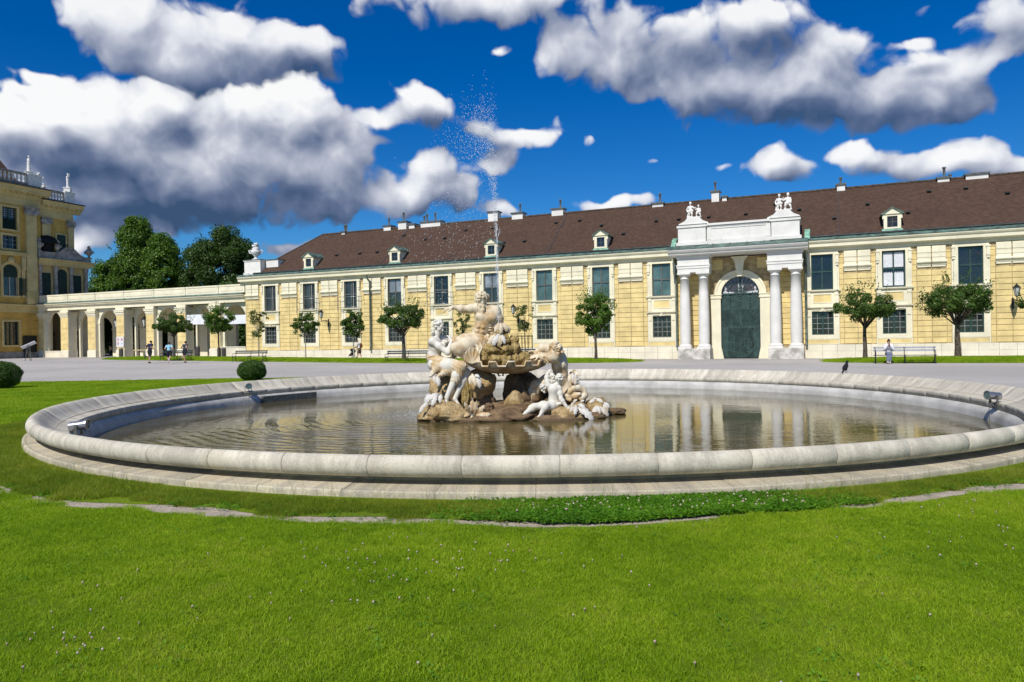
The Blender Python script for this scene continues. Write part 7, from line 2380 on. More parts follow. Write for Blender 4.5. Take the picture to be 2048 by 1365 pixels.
def make_tree(name, loc, trunk_h, hw, z0, z1, nleaf, size, label, cat, group, mleaf, seed, trunk_r=0.10, shape='ball', clumps=60, dens=1.0, depth=None, shoots=0, bark='bark', spread=0.22, lean=0.0, shell=0.35):
    """trunk with limbs reaching into leaf clumps that fill an uneven crown; z0..z1 crown heights above the foot"""
    t = empty(name, loc, 0, label, cat, group)
    rg = np.random.default_rng(seed); rr = random.Random(seed)
    cz = (z0 + z1) / 2; hz = (z1 - z0) / 2; dp = depth or hw
    cl = []
    for k in range(clumps):
        v = rg.normal(size=3); v /= np.linalg.norm(v)
        r_ = (shell + (1 - shell) * rg.random() ** 0.5)
        if shape == 'flat':
            v[2] = v[2] * (0.8 if v[2] > 0 else 0.55)
        if shape == 'cone':
            zz = rg.uniform(-1, 1); w_ = (1 - (zz + 1) / 2) ** 0.65 * 0.9 + 0.14
            a = rg.uniform(0, 2 * pi); w_ *= 0.92; v = np.array([cos(a) * w_, sin(a) * w_, zz]); r_ = 0.45 + 0.5 * rg.random() ** 0.4
            c_ = np.array([v[0] * hw * r_, v[1] * dp * r_, cz + zz * hz * 0.92])
        elif shape == 'vase':
            zz = rg.uniform(-1, 1); w_ = 0.35 + 0.65 * ((zz + 1) / 2) ** 0.7
            if zz > 0.6: w_ *= 1 - (zz - 0.6) * 1.2
            a = rg.uniform(0, 2 * pi); q_ = rg.random() ** 0.5
            c_ = np.array([cos(a) * w_ * q_ * hw, sin(a) * w_ * q_ * dp, cz + zz * hz * 0.95])
        else:
            c_ = np.array([v[0] * hw * r_ * 0.94, v[1] * dp * r_ * 0.94, cz + v[2] * hz * r_ * 0.92])
        c_[0] += lean * (c_[2] - z0) / max(z1 - z0, .1)
        cl.append(c_)
    cl = np.array(cl)
    dens *= 1.15 if nleaf > 3000 and nleaf < 12000 else 1.0; clumps = int(clumps * dens); per = int(nleaf * 1.45 * dens) // clumps
    cr = spread * min(hw, hz)
    Ps, Ns = [], []
    cen = np.array([0, 0, cz])
    for c_ in cl:
        q_ = rg.normal(size=(per, 3)); q_ /= np.linalg.norm(q_, axis=1)[:, None]
        rad = cr * rg.uniform(0.6, 1.25) * rg.random(per)[:, None] ** 0.33
        P = c_ + q_ * rad * np.array([1, 1, 0.8])
        Ps.append(P); out_ = P - cen; out_ /= np.linalg.norm(out_, axis=1)[:, None] + 1e-9
        Ns.append(q_ * 0.6 + out_ * 0.4 + np.array([0, 0, 0.25]))
    for k in range(shoots):      # young shoots standing out of the crown
        a = rg.uniform(0, 2 * pi); e = rg.uniform(0.15, 1.4)
        b_ = np.array([cos(a) * cos(e) * hw * 0.9, sin(a) * cos(e) * dp * 0.9, cz + sin(e) * hz * 0.9])
        d = np.array([cos(a) * 0.5, sin(a) * 0.5, 1.1]); L = rg.uniform(0.25, 0.6) * min(1.0, hw)
        P = b_ + d * np.linspace(0, L, 9)[:, None] + rg.normal(size=(9, 3)) * 0.03
        Ps.append(P); Ns.append(rg.normal(size=(9, 3)))
    V = leaf_cloud(np.concatenate(Ps), np.concatenate(Ns), size, rg)
    co = bpy.data.objects.new('crown', cloud_mesh(V, 'crown', M[mleaf])); C.objects.link(co); co.parent = t
    q = MB()
    fork = min(trunk_h, z0 + hz * 0.35)
    q.tube([(0, 0, -0.15), (0.01, 0, fork * 0.3), (lean * 0.1 - 0.01, 0.01, fork * 0.7), (lean * 0.15, 0, fork)], [trunk_r * 1.25, trunk_r, trunk_r * 0.85, trunk_r * 0.75], 10)
    ids = rg.permutation(len(cl))[: min(len(cl), 26)]
    for i in ids:
        c_ = cl[i]; s_ = Vector((lean * 0.15, 0, fork * rg.uniform(0.86, 1.0))); e_ = Vector(c_)
        m_ = s_.lerp(e_, 0.5) + Vector((rg.normal() * 0.05, rg.normal() * 0.05, rg.uniform(-0.02, 0.12))) * hw
        q.tube([s_, m_, e_], [trunk_r * 0.34, trunk_r * 0.17, trunk_r * 0.05], 5)
    q.build('trunk', M[bark], t, fix=False)
    return t

def bed_z(u, w):
    p = WP(u, w)
    z = gz(p.x, p.y)
    for (u0, u1, wc, hw, h) in BEDS:
        if u0 < u < u1 and abs(w - wc) < hw: z += h * (1 - (abs(w - wc) / hw) ** 3)
    return p.x, p.y, z
def bedtree(u, w, zb, zt, hw, **k):
    x, y, z = bed_z(u, w)
    return make_tree(loc=(x, y, z), z0=zb - z + 0.12, z1=zt - z + 0.12, hw=hw, trunk_h=(zb - z) + 0.4, **k)
G1 = 'small clipped trees along the wing'
bedtree(-54.6, -5.9, 2.15, 4.62, 1.85, name='maple_tree', nleaf=9000, dens=1.5, size=0.125, label='wide dark clipped tree before the arcade behind the joggers, leftmost of the row', cat='tree', group=G1, mleaf='leaf_maple', seed=1, trunk_r=0.09, shape='flat', clumps=80, shoots=30)
bedtree(-49.2, -5.9, 2.35, 4.95, 1.38, name='maple_tree', nleaf=7000, dens=1.4, size=0.12, label='round clipped tree before the last arch, second of the row', cat='tree', group=G1, mleaf='leaf_bright', seed=2, trunk_r=0.075, clumps=64, shoots=34)
bedtree(-45.0, -5.5, 2.1, 4.45, 0.98, name='sapling', nleaf=820, size=0.15, label='thin sparse sapling at the corner of the yellow wing beside the first bench', cat='tree', group=G1, mleaf='leaf_sapling', seed=3, trunk_r=0.05, shape='vase', clumps=44, spread=0.24, bark='bark_pale')
bedtree(-39.9, -5.5, 1.95, 4.25, 1.2, name='sapling', nleaf=2600, size=0.14, label='loose young tree with a thin pale trunk before the second window from the left', cat='tree', group=G1, mleaf='leaf_maple', seed=4, trunk_r=0.05, clumps=52, spread=0.22, bark='bark_pale', shell=0.2)
bedtree(-35.0, -5.5, 1.8, 4.28, 1.18, name='sapling', nleaf=3200, size=0.14, label='loose young tree beside the man with the pushchair', cat='tree', group=G1, mleaf='leaf_maple', seed=5, trunk_r=0.055, clumps=52, spread=0.22, bark='bark_pale', shell=0.2)
bedtree(-29.6, -6.5, 1.85, 4.85, 1.95, name='maple_tree', nleaf=11000, dens=1.4, size=0.12, label='broad clipped tree with a stout trunk behind the bench left of the fountain figures', cat='tree', group=G1, mleaf='leaf_maple', seed=6, trunk_r=0.15, shape='flat', clumps=90, shoots=45)
bedtree(-24.9, -5.5, 1.65, 3.95, 0.85, name='sapling', nleaf=1100, size=0.12, label='vase shaped sapling seen under the river god arm', cat='tree', group=G1, mleaf='leaf_sapling', seed=7, trunk_r=0.05, shape='vase', clumps=46, spread=0.22)
bedtree(-19.4, -6.5, 2.15, 4.1, 0.80, name='sapling', nleaf=800, size=0.12, label='staked sapling just right of the rock cascade', cat='tree', group=G1, mleaf='leaf_sapling', seed=8, trunk_r=0.045, shape='vase', clumps=40, spread=0.24)
bedtree(-14.1, -6.5, 1.70, 4.85, 1.40, name='maple_tree', nleaf=10500, dens=1.5, size=0.11, label='dense ball headed tree at the right end of the long grass bed', cat='tree', group=G1, mleaf='leaf_bright', seed=9, trunk_r=0.10, clumps=90, shoots=46)
bedtree(2.7, -6.5, 1.75, 4.45, 1.85, name='maple_tree', nleaf=6800, dens=1.6, size=0.12, label='open clipped tree left of the bench with the seated woman', cat='tree', group=G1, mleaf='leaf_maple', seed=10, trunk_r=0.12, shape='flat', clumps=78, shoots=30, spread=0.24)
bedtree(7.5, -6.5, 1.75, 4.72, 2.02, name='maple_tree', nleaf=8500, dens=1.6, size=0.12, label='wide clipped tree with a thick trunk right of the bench with the seated woman', cat='tree', group=G1, mleaf='leaf_maple', seed=11, trunk_r=0.16, shape='flat', clumps=84, shoots=36, spread=0.24)
bedtree(11.9, -6.5, 1.8, 4.3, 1.5, name='maple_tree', nleaf=5000, size=0.13, label='clipped tree cut by the right edge of the view', cat='tree', group=G1, mleaf='leaf_maple', seed=12, trunk_r=0.13, shape='flat', clumps=70, shoots=20)
# stakes round two saplings
def stakes(u, w, h, label, half=0.40):
    x, y, z = bed_z(u, w)
    t = empty('tree_stake_frame', (x, y, z), -TH, label, 'tree stake', 'stake frames round saplings')
    for (dx, dy) in ((-half, -half), (half, -half), (half, half), (-half, half)):
        MB().tube([(dx, dy, -0.1), (dx, dy, h)], 0.035, 7).build('stake', M['bark'], t)
    MB().box(-half - 0.05, half + 0.05, -half - 0.06, -half - 0.036, h - 0.10, h - 0.02).box(-half - 0.05, half + 0.05, half + 0.036, half + 0.06, h - 0.10, h - 0.02).build('crossbar', M['bark'], t)
stakes(-19.4, -6.5, 1.75, 'brown stake frame round the sapling right of the cascade')
stakes(-24.9, -5.5, 1.45, 'brown stake frame round the sapling under the river god arm')
# great trees of the garden beyond the arcade
def gtree(u, w, hw, zb, zt, n, size, label, ml, seed, shape='ball', clumps=150, depth=None, spread=0.27, group='garden trees beyond the arcade', shoots=0):
    p = WP(u, w)
    return make_tree('garden_tree', (p.x, p.y, gz(p.x, p.y)), zb + 2.0, hw, zb, zt, n, size, label, 'tree', group, ml, seed, trunk_r=0.32, shape=shape, clumps=clumps, depth=depth, spread=spread, shoots=shoots)
gtree(-88.4, 18, 4.3, 3.0, 19.6, 52000, 0.27, 'tallest garden tree, a dense green cone beyond the arcade', 'leaf_bright', 41, 'cone', 190, shoots=20)
gtree(-81.0, 16, 4.0, 3.0, 16.3, 40000, 0.27, 'rounded tree leaning on the right side of the tallest green cone', 'leaf_bright', 42, 'cone', 150, shoots=14)
gtree(-95.0, 19, 2.9, 3.0, 14.4, 16000, 0.30, 'lower bright tree at the left of the tallest green cone', 'leaf_bright', 43, 'ball', 110)
gtree(-71.6, 17, 4.6, 2.5, 17.2, 50000, 0.27, 'broad dark round headed tree nearest the corner urn', 'leaf_dark', 44, 'ball', 170, shoots=30)
gtree(-66.0, 12, 2.2, 2.0, 9.2, 7000, 0.26, 'low leafy tree under the broad dark tree', 'leaf_maple', 46, 'ball', 70)
for i, (u, w, hw, zt, ml) in enumerate(((-104, 24, 4.2, 15.5, 'leaf_dark'), (-99, 14, 3.0, 10.5, 'leaf_dark'), (-91, 12, 3.0, 9.2, 'leaf_dark'), (-85, 12, 3.0, 9.0, 'leaf_dark'), (-79, 12, 3.0, 8.6, 'leaf_maple'), (-73.5, 11.5, 2.8, 8.8, 'leaf_dark'), (-60.5, 14, 3.0, 8.3, 'leaf_dark'))):
    gtree(u, w, hw, 0.2, zt, 8000, 0.26, ('lower garden tree filling the gap ' + ['beside the palace porch', 'behind the first arches', 'behind the second arch', 'behind the third arch', 'behind the fourth arch', 'behind the fifth arch', 'behind the last arch'][i]), ml, 60 + i, 'ball', 90)
# tall clipped hedge closing the garden
def hedge():
    rg = np.random.default_rng(77)
    n = 26000
    u = rg.uniform(-125, -56, n); z = rg.uniform(0, 6.2, n)
    w = 26 + rg.normal(0, 0.5, n)
    P = np.stack([EU.x * u + EN.x * (D0 + w), EU.y * u + EN.y * (D0 + w), z], 1)
    V = leaf_cloud(P, np.tile(np.array([-EN.x, -EN.y, 0.3]), (n, 1)), 0.42, rg, 0.7)
    o = bpy.data.objects.new('hedge', cloud_mesh(V, 'hedge', M['leaf_dark'])); C.objects.link(o)
    b_ = WP(-90, 26, 0); tag(o, 'tall dark clipped hedge closing the garden behind the arcade', 'hedge')
    q = MB(); a0, a1 = WP(-125, 26.2), WP(-56, 26.2); c0, c1 = WP(-56, 27.5), WP(-125, 27.5)
    for z0, z1 in ((-0.2, 5.9),):
        q.v += [tuple(p + Vector((0, 0, z0))) for p in (a0, a1, c0, c1)] + [tuple(p + Vector((0, 0, z1))) for p in (a0, a1, c0, c1)]
        for f in ((0, 3, 2, 1), (4, 5, 6, 7), (0, 1, 5, 4), (1, 2, 6, 5), (2, 3, 7, 6), (3, 0, 4, 7)): q.f.append(f); q.mi.append(0); q.sm.append(False)
    q.build('hedge_core', mat('hedge_core', (0.012, 0.025, 0.006), 0.95, 0.2, 2), o)
hedge()
# clipped ball bushes on the lawn
def ball_bush(x, y, hw, h, label, seed, n=16000, size=0.045):
    z = gz(x, y)
    t = empty('ball_bush', (x, y, z), 0, label, 'bush', 'clipped ball bushes on the lawn')
    rg = np.random.default_rng(seed)
    v = rg.normal(size=(n, 3)); v /= np.linalg.norm(v, axis=1)[:, None]
    lump = np.array([mnoise.noise(Vector(q_ * 2.6) + Vector((seed, 0, 0))) for q_ in v])
    r_ = (1 + 0.10 * lump) * rg.uniform(0.86, 1.02, n)
    P = v * r_[:, None] * np.array([hw, hw, h / 2]) + np.array([0, 0, h * 0.49])
    P = P[P[:, 2] > 0]; vv = v[:len(P)]
    N_ = P - np.array([0, 0, h * 0.45])
    N_ /= np.linalg.norm(N_, axis=1)[:, None]
    V = leaf_cloud(P, N_, size, rg, 0.5)
    k = 60
    o = bpy.data.objects.new('foliage', cloud_mesh(V, 'foliage', M['leaf_yew'])); C.objects.link(o); o.parent = t
    me = rock_mesh(seed, (hw * 0.86, hw * 0.86, h * 0.43), 3, 0.05); me.materials.append(bpy.data.materials['hedge_core'])
    c_ = bpy.data.objects.new('inner_twigs', me); C.objects.link(c_); c_.parent = t; c_.location = (0, 0, h * 0.49)
ball_bush(-11.4, 31.3, 0.60, 0.92, 'small clipped ball bush on the lawn edge just behind the basin', 5)
ball_bush(-20.2, 28.2, 0.72, 1.12, 'larger clipped ball bush cut by the left edge of the view', 6, 20000)
# ------------------------------------------------------------------ people
M['skin'] = mat('skin', (0.55, 0.33, 0.23), 0.6, 0.06, 8)
M['hair_dark'] = mat('dark_hair', (0.030, 0.020, 0.014), 0.7, 0.2, 30)
M['hair_brown'] = mat('brown_hair', (0.09, 0.05, 0.03), 0.7, 0.2, 30)
M['cloth_navy'] = mat('navy_cloth', (0.018, 0.022, 0.06), 0.85, 0.15, 10)
M['cloth_black'] = mat('black_cloth', (0.015, 0.016, 0.02), 0.85, 0.15, 10)
M['cloth_aqua'] = mat('pale_blue_shirt', (0.30, 0.56, 0.68), 0.85, 0.1, 10)
M['cloth_slate'] = mat('slate_shirt', (0.035, 0.045, 0.065), 0.85, 0.12, 10)
M['cloth_white'] = mat('white_shirt', (0.72, 0.71, 0.74), 0.85, 0.08, 10)
M['cloth_khaki'] = mat('brown_shorts', (0.17, 0.115, 0.065), 0.85, 0.12, 10)
M['cloth_jeans'] = mat('grey_blue_jeans', (0.16, 0.19, 0.26), 0.85, 0.15, 10)
M['shoe'] = mat('dark_shoe', (0.03, 0.03, 0.035), 0.6, 0.1, 10)
M['shoe_pale'] = mat('pale_shoe', (0.60, 0.50, 0.48), 0.6, 0.1, 10)
M['pack'] = mat('rust_backpack', (0.16, 0.055, 0.03), 0.8, 0.15, 12)

def person(loc, rz, J, label, top, bottom, hair, shoe, sleeve=0.5, legs='shorts', hair_style='cap', H=1.0, group=None, belt=None):
    """J: joints in metres, x right, y the way the person faces, z up"""
    t = empty('person', loc, rz, label, 'person', group)
    g = lambda k: np.array(J[k], float) * H
    lo = np.array([-0.75, -0.85, -0.05]) * 1.15; hi = np.array([0.75, 0.85, 1.95])
    vx = 0.020
    def torso(S, inf=0.0, k=0.04):
        S.cap(g('pelvis'), g('waist'), 0.130 + inf, 0.120 + inf, k); S.cap(g('waist'), g('chest'), 0.120 + inf, 0.150 + inf, k)
        S.cap(g('shL') * 0.75 + g('chest') * 0.25, g('shR') * 0.75 + g('chest') * 0.25, 0.085 + inf, 0.085 + inf, k)
    S = Sculpt(lo, hi, vx)
    torso(S)
    S.cap(g('chest'), g('head') + np.array([0, -0.01, -0.10]), 0.06, 0.055, 0.03)
    head(S, g('head'), J.get('look', (0, 1, -0.05)), 1.0 * H, hair=None)
    for s in 'LR':
        limb(S, g('sh' + s), g('el' + s), g('wr' + s), 0.052, 0.042, 0.030, 0.02, 0.3)
        d = g('wr' + s) - g('el' + s); hand(S, g('wr' + s), d, J.get('palm' + s, (1 if s == 'R' else -1, 0, 0.2)), 1.0, 0.5, 1 if s == 'R' else -1)
        limb(S, g('hip' + s), g('kn' + s), g('an' + s), 0.088, 0.058, 0.038, 0.03, 0.3)
        foot(S, g('an' + s) + np.array([0, 0, 0.0]), J.get('toe' + s, (0, 1, -0.1)), 0.95, J.get('up' + s, (0, 0, 1)))
    me = S.mesh('body'); me.materials.append(M['skin']); o = bpy.data.objects.new('body', me); C.objects.link(o); o.parent = t
    def cloth(name, build, m_):
        S = Sculpt(lo, hi, vx); build(S); me = S.mesh(name); me.materials.append(M[m_]); o = bpy.data.objects.new(name, me); C.objects.link(o); o.parent = t
    def b_top(S):
        S.cap(g('pelvis') + np.array([0, 0, 0.03]), g('waist'), 0.148, 0.138, 0.04); S.cap(g('waist'), g('chest'), 0.138, 0.168, 0.04, (0.012, 30, (0.3, 0.2, 1), 0))
        S.cap(g('shL') * 0.8 + g('chest') * 0.2, g('shR') * 0.8 + g('chest') * 0.2, 0.10, 0.10, 0.04)
        for s in 'LR':
            a, b_ = g('sh' + s), g('el' + s)
            if sleeve > 1: S.cap(a, b_, 0.075, 0.062, 0.03); S.cap(b_, b_ + (g('wr' + s) - b_) * (sleeve - 1), 0.062, 0.048, 0.02)
            else: S.cap(a, a + (b_ - a) * sleeve, 0.075, 0.072, 0.03)
    cloth('shirt', b_top, top)
    def b_bot(S):
        S.cap(g('pelvis') + np.array([0, 0, 0.04]), g('pelvis') - np.array([0, 0, 0.02]), 0.150, 0.155, 0.04)
        for s in 'LR':
            a, b_, c_ = g('hip' + s), g('kn' + s), g('an' + s)
            if legs == 'shorts': S.cap(a, a + (b_ - a) * 0.72, 0.108, 0.098, 0.03)
            else: S.cap(a, b_, 0.106, 0.078, 0.03); S.cap(b_, c_ + (b_ - c_) * 0.08, 0.078, 0.062, 0.02)
    cloth('shorts' if legs == 'shorts' else 'trousers', b_bot, bottom)
    def b_hair(S):
        f_ = unit(J.get('look', (0, 1, -0.05))); R_ = frame(f_)
        c_ = g('head') + R_ @ np.array([0, -0.022, 0.038])
        S.ell(c_, (0.086, 0.098, 0.090), 0.01, R_)
        if hair_style == 'bun': S.cap(c_ + R_ @ np.array([0, -0.09, 0.02]), c_ + R_ @ np.array([0, -0.16, -0.12]), 0.035, 0.02, 0.02)
        if hair_style == 'updo': S.ell(c_ + R_ @ np.array([0, -0.02, 0.09]), (0.05, 0.05, 0.04), 0.02)
    cloth('hair', b_hair, hair)
    def b_sh(S):
        for s in 'LR':
            a = g('an' + s); d = unit(J.get('toe' + s, (0, 1, -0.1))); u_ = np.array(J.get('up' + s, (0, 0, 1)), float)
            S.cap(a - d * 0.045 - u_ * 0.045, a + d * 0.165 - u_ * 0.055, 0.046, 0.040, 0.02); S.cap(a - d * 0.02 - u_ * 0.02, a - u_ * 0.05, 0.044, 0.044, 0.02)
    cloth('shoes', b_sh, shoe)
    return t

def bearing_rot(dx, dy):
    """turn so that local +y looks along (dx, dy)"""
    return atan2(dy, dx) - pi / 2
RUN1 = dict(pelvis=(0, 0, 0.95), waist=(0, 0.03, 1.10), chest=(0, 0.07, 1.33), head=(0, 0.13, 1.62), look=(0, 1, -0.05), shL=(-0.19, 0.06, 1.42), shR=(0.19, 0.06, 1.42),
            elL=(-0.30, -0.10, 1.20), wrL=(-0.24, 0.14, 1.14), elR=(0.29, -0.16, 1.22), wrR=(0.30, 0.04, 1.10), hipL=(-0.10, 0, 0.90), knL=(-0.10, 0.10, 0.50), anL=(-0.08, -0.02, 0.10),
            hipR=(0.10, 0, 0.90), knR=(0.11, -0.10, 0.50), anR=(0.11, -0.48, 0.52), toeR=(0, -0.35, -0.9), upR=(0, 0.9, -0.35))
RUN2 = dict(RUN1); RUN2.update(hipL=(-0.10, 0, 0.90), knL=(-0.10, 0.06, 0.48), anL=(-0.10, 0.12, 0.10), knR=(0.12, -0.20, 0.54), anR=(0.12, -0.58, 0.36), toeR=(0, -0.5, -0.8), upR=(0, 0.8, -0.5))
heading = Vector((0.35, 1.0, 0))
hr = bearing_rot(heading.x, heading.y)
GJ = 'joggers crossing the gravel court'
person((-28.64, 56.53, 0.24), hr, RUN1, 'jogger in a navy shirt and dark shorts leftmost of the three', 'cloth_navy', 'cloth_black', 'hair_dark', 'shoe', 0.6, H=1.03, group=GJ)
person((-27.0, 56.3, 0.22), bearing_rot(-0.25, 1.0), RUN2, 'woman jogger in a pale blue shirt and black shorts with tied hair', 'cloth_aqua', 'cloth_black', 'hair_dark', 'shoe_pale', 0.4, hair_style='bun', H=0.96, group=GJ)
person((-26.1, 57.0, 0.22), hr, RUN2, 'jogger in a slate sleeveless top and dark shorts before the bench', 'cloth_slate', 'cloth_black', 'hair_dark', 'shoe', 0.15, H=0.99, group=GJ)
WALK = dict(pelvis=(0, 0, 0.95), waist=(0, 0.03, 1.10), chest=(0, 0.09, 1.32), head=(0, 0.20, 1.58), look=(0, 1, -0.55), shL=(-0.19, 0.08, 1.40), shR=(0.19, 0.08, 1.40),
            elL=(-0.24, 0.12, 1.13), wrL=(-0.20, 0.36, 1.06), elR=(0.24, 0.12, 1.13), wrR=(0.20, 0.36, 1.06), hipL=(-0.10, 0, 0.90), knL=(-0.10, 0.10, 0.50), anL=(-0.10, 0.14, 0.09),
            hipR=(0.10, 0, 0.90), knR=(0.10, -0.02, 0.49), anR=(0.10, -0.18, 0.12))
mu, mw = -36.9, -2.0
mp = WP(mu, mw); mz = gz(mp.x, mp.y)
wd = -EU
pr = bearing_rot(wd.x, wd.y)
man = person((mp.x, mp.y, mz), pr, WALK, 'man in a white shirt and brown shorts pushing a pushchair, rust backpack on his back', 'cloth_white', 'cloth_khaki', 'hair_brown', 'shoe', 0.6, H=1.0)
S = Sculpt((-0.25, -0.45, 0.9), (0.25, 0.1, 1.6), 0.018)
S.ell((0, -0.17, 1.24), (0.15, 0.12, 0.22), 0.02); S.ell((0, -0.24, 1.16), (0.11, 0.08, 0.12), 0.03)
me = S.mesh('backpack'); me.materials.append(M['pack']); bp_ = bpy.data.objects.new('backpack', me); C.objects.link(bp_); bp_.location = (mp.x, mp.y, mz); bp_.rotation_euler = (0, 0, pr)
tag(bp_, 'rust coloured backpack worn by the man with the pushchair', 'backpack')
pp = mp + wd * 0.75
pc_ = empty('pushchair', (pp.x, pp.y, mz), pr, 'black pushchair with a hood standing before the wing wall', 'pushchair')
q = MB()
for s in (-1, 1):
    q.tube([(s * 0.24, -0.40, 1.04), (s * 0.24, -0.05, 0.55), (s * 0.24, 0.30, 0.14)], 0.016, 6); q.tube([(s * 0.24, -0.30, 0.12), (s * 0.24, 0.05, 0.52)], 0.016, 6)
q.tube([(-0.24, -0.40, 1.04), (0.24, -0.40, 1.04)], 0.018, 6); q.tube([(-0.24, -0.30, 0.12), (0.24, -0.30, 0.12)], 0.014, 6)
q.build('frame', M['metal_dark'], pc_)
for (x, y, r_) in ((-0.26, -0.30, 0.13), (0.26, -0.30, 0.13), (-0.2, 0.30, 0.09), (0.2, 0.30, 0.09)):
    q = MB(); q.grid([[(x + dx, y + r_ * f * cos(a), r_ + r_ * f * sin(a)) for a in np.linspace(0, 2 * pi, 19)[:-1]] for dx, f in ((-0.02, 0.0), (-0.02, 0.7), (-0.02, 1), (0.02, 1), (0.02, 0.7), (0.02, 0))], 0, False, closed=True); q.build('wheel', M['cloth_black'], pc_)
S = Sculpt((-0.35, -0.45, 0.2), (0.35, 0.5, 1.1), 0.02)
S.cap((-0.13, 0.0, 0.50), (0.13, 0.0, 0.50), 0.13, 0.13, 0.04); S.cap((-0.13, -0.12, 0.74), (0.13, -0.12, 0.74), 0.13, 0.13, 0.05); S.cap((-0.1, 0.2, 0.40), (0.1, 0.2, 0.40), 0.09, 0.09, 0.05); S.ell((0, -0.02, 0.86), (0.23, 0.20, 0.14), 0.05)
me = S.mesh('seat'); me.materials.append(M['cloth_black']); o = bpy.data.objects.new('seat', me); C.objects.link(o); o.parent = pc_

# ------------------------------------------------------------------ benches
M['bench_green'] = mat('bench_paint', (0.035, 0.055, 0.055), 0.5, 0.15, 10)
M['bench_grey'] = mat('grey_bench_slats', (0.42, 0.43, 0.46), 0.6, 0.12, 10)
def bench(a, b_, z, face, label, slat='bench_green', nsup=3):
    """bench from point a to b_, sitter looks along face"""
    A = Vector((a[0], a[1], 0)); B = Vector((b_[0], b_[1], 0)); c = (A + B) / 2; L = (B - A).length
    d = (B - A).normalized(); f = Vector((d.y, -d.x, 0))
    if f.dot(Vector(face)) < 0: d = -d; f = -f
    rz = atan2(d.y, d.x)
    t = empty('bench', (c.x, c.y, z), rz, label, 'bench', 'park benches along the wing')
    # local x along bench, -y the way the sitter looks
    for k in range(4):
        MB().box(-L / 2, L / 2, -0.24 + k * 0.115, -0.15 + k * 0.115, 0.435, 0.465).build('seat_slat', M[slat], t)
    for k in range(2):
        q = MB(); zc = 0.66 + k * 0.15; yc = 0.27 + k * 0.045
        q.box(-L / 2, L / 2, yc, yc + 0.03, zc, zc + 0.10); q.build('back_slat', M[slat], t)
    for k in range(nsup):
        x = -L / 2 + 0.10 + (L - 0.20) * k / (nsup - 1)
        q = MB()
        q.tube([(x, -0.30, 0), (x, -0.22, 0.22), (x, -0.24, 0.42), (x, 0.18, 0.42), (x, 0.30, 0.90)], 0.022, 6)
        q.tube([(x, 0.16, 0.42), (x, 0.22, 0.2), (x, 0.34, 0)], 0.022, 6); q.tube([(x, -0.22, 0.2), (x, 0.0, 0.30), (x, 0.22, 0.2)], 0.014, 6)
        if k in (0, nsup - 1): q.tube([(x, 0.22, 0.70), (x, -0.10, 0.68), (x, -0.30, 0.62), (x, -0.28, 0.42)], 0.02, 6)
        q.build('cast_iron_support', M['dark_iron'], t)
    return t
fc = tuple(-EN)
bench((-30.4, 61.9), (-27.6, 61.4), 0.27, fc, 'dark bench behind the joggers under the leftmost clipped tree')
bench((-22.9, 58.7), (-20.0, 58.0), 0.19, (0, -1, 0), 'dark bench on the grass edge by the thin sapling, above the small ball bush')
bench((-9.6, 54.2), (-6.2, 53.2), 0.04, (0, -1, 0), 'dark bench left of the fountain nymph, under the broad clipped tree')
bench((-0.3, 52.0), (2.2, 50.9), 0.05, fc, 'dark bench half hidden behind the rock cascade')
bench((19.95, 39.5), (22.75, 38.3), 0.0, fc, 'bench with grey slats and the seated woman')
bench((-0.3 + 0, 1e9), (1, 1e9), 0, fc, 'x') if False else None
for o in list(bpy.data.objects):
    if o.get('label') == 'bench with grey slats and the seated woman':
        for ch in o.children:
            if 'slat' in ch.name:
                ch.data = ch.data.copy(); ch.data.materials.clear(); ch.data.materials.append(M['bench_grey'] if 'back' in ch.name else M['bench_green'])
SIT = dict(pelvis=(0, -0.06, 0.58), waist=(0, -0.03, 0.74), chest=(0, 0.02, 0.95), head=(0, 0.10, 1.21), look=(0, 1, -0.5), shL=(-0.17, 0.02, 1.03), shR=(0.17, 0.02, 1.03),
           elL=(-0.21, 0.12, 0.80), wrL=(-0.06, 0.28, 0.97), elR=(0.21, 0.12, 0.80), wrR=(0.08, 0.28, 0.97), hipL=(-0.09, -0.02, 0.56), knL=(-0.08, 0.42, 0.55), anL=(-0.02, 0.50, 0.12),
           hipR=(0.09, -0.02, 0.56), knR=(0.07, 0.42, 0.57), anR=(0.10, 0.58, 0.14))
bdir = (Vector((22.75, 38.3, 0)) - Vector((19.95, 39.5, 0))).normalized()
wpz = Vector((19.95, 39.5, 0)) + bdir * 0.75
person((wpz.x, wpz.y, 0), bearing_rot(-EN.x, -EN.y), SIT, 'woman in a white top and grey jeans sitting on the bench looking at her phone', 'cloth_white', 'cloth_jeans', 'hair_dark', 'shoe_pale', 1.7, legs='long', hair_style='updo', H=0.97)
ph = bpy.data.objects.new('phone', MB().box(-0.035, 0.035, -0.005, 0.005, -0.07, 0.07).mesh('phone')); C.objects.link(ph); ph.data.materials.append(M['cloth_black'])
pv_ = wpz - EN * 0.36; ph.location = (pv_.x, pv_.y, 0.99); ph.rotation_euler = (0.5, 0, -TH); tag(ph, 'dark phone held by the seated woman', 'phone')

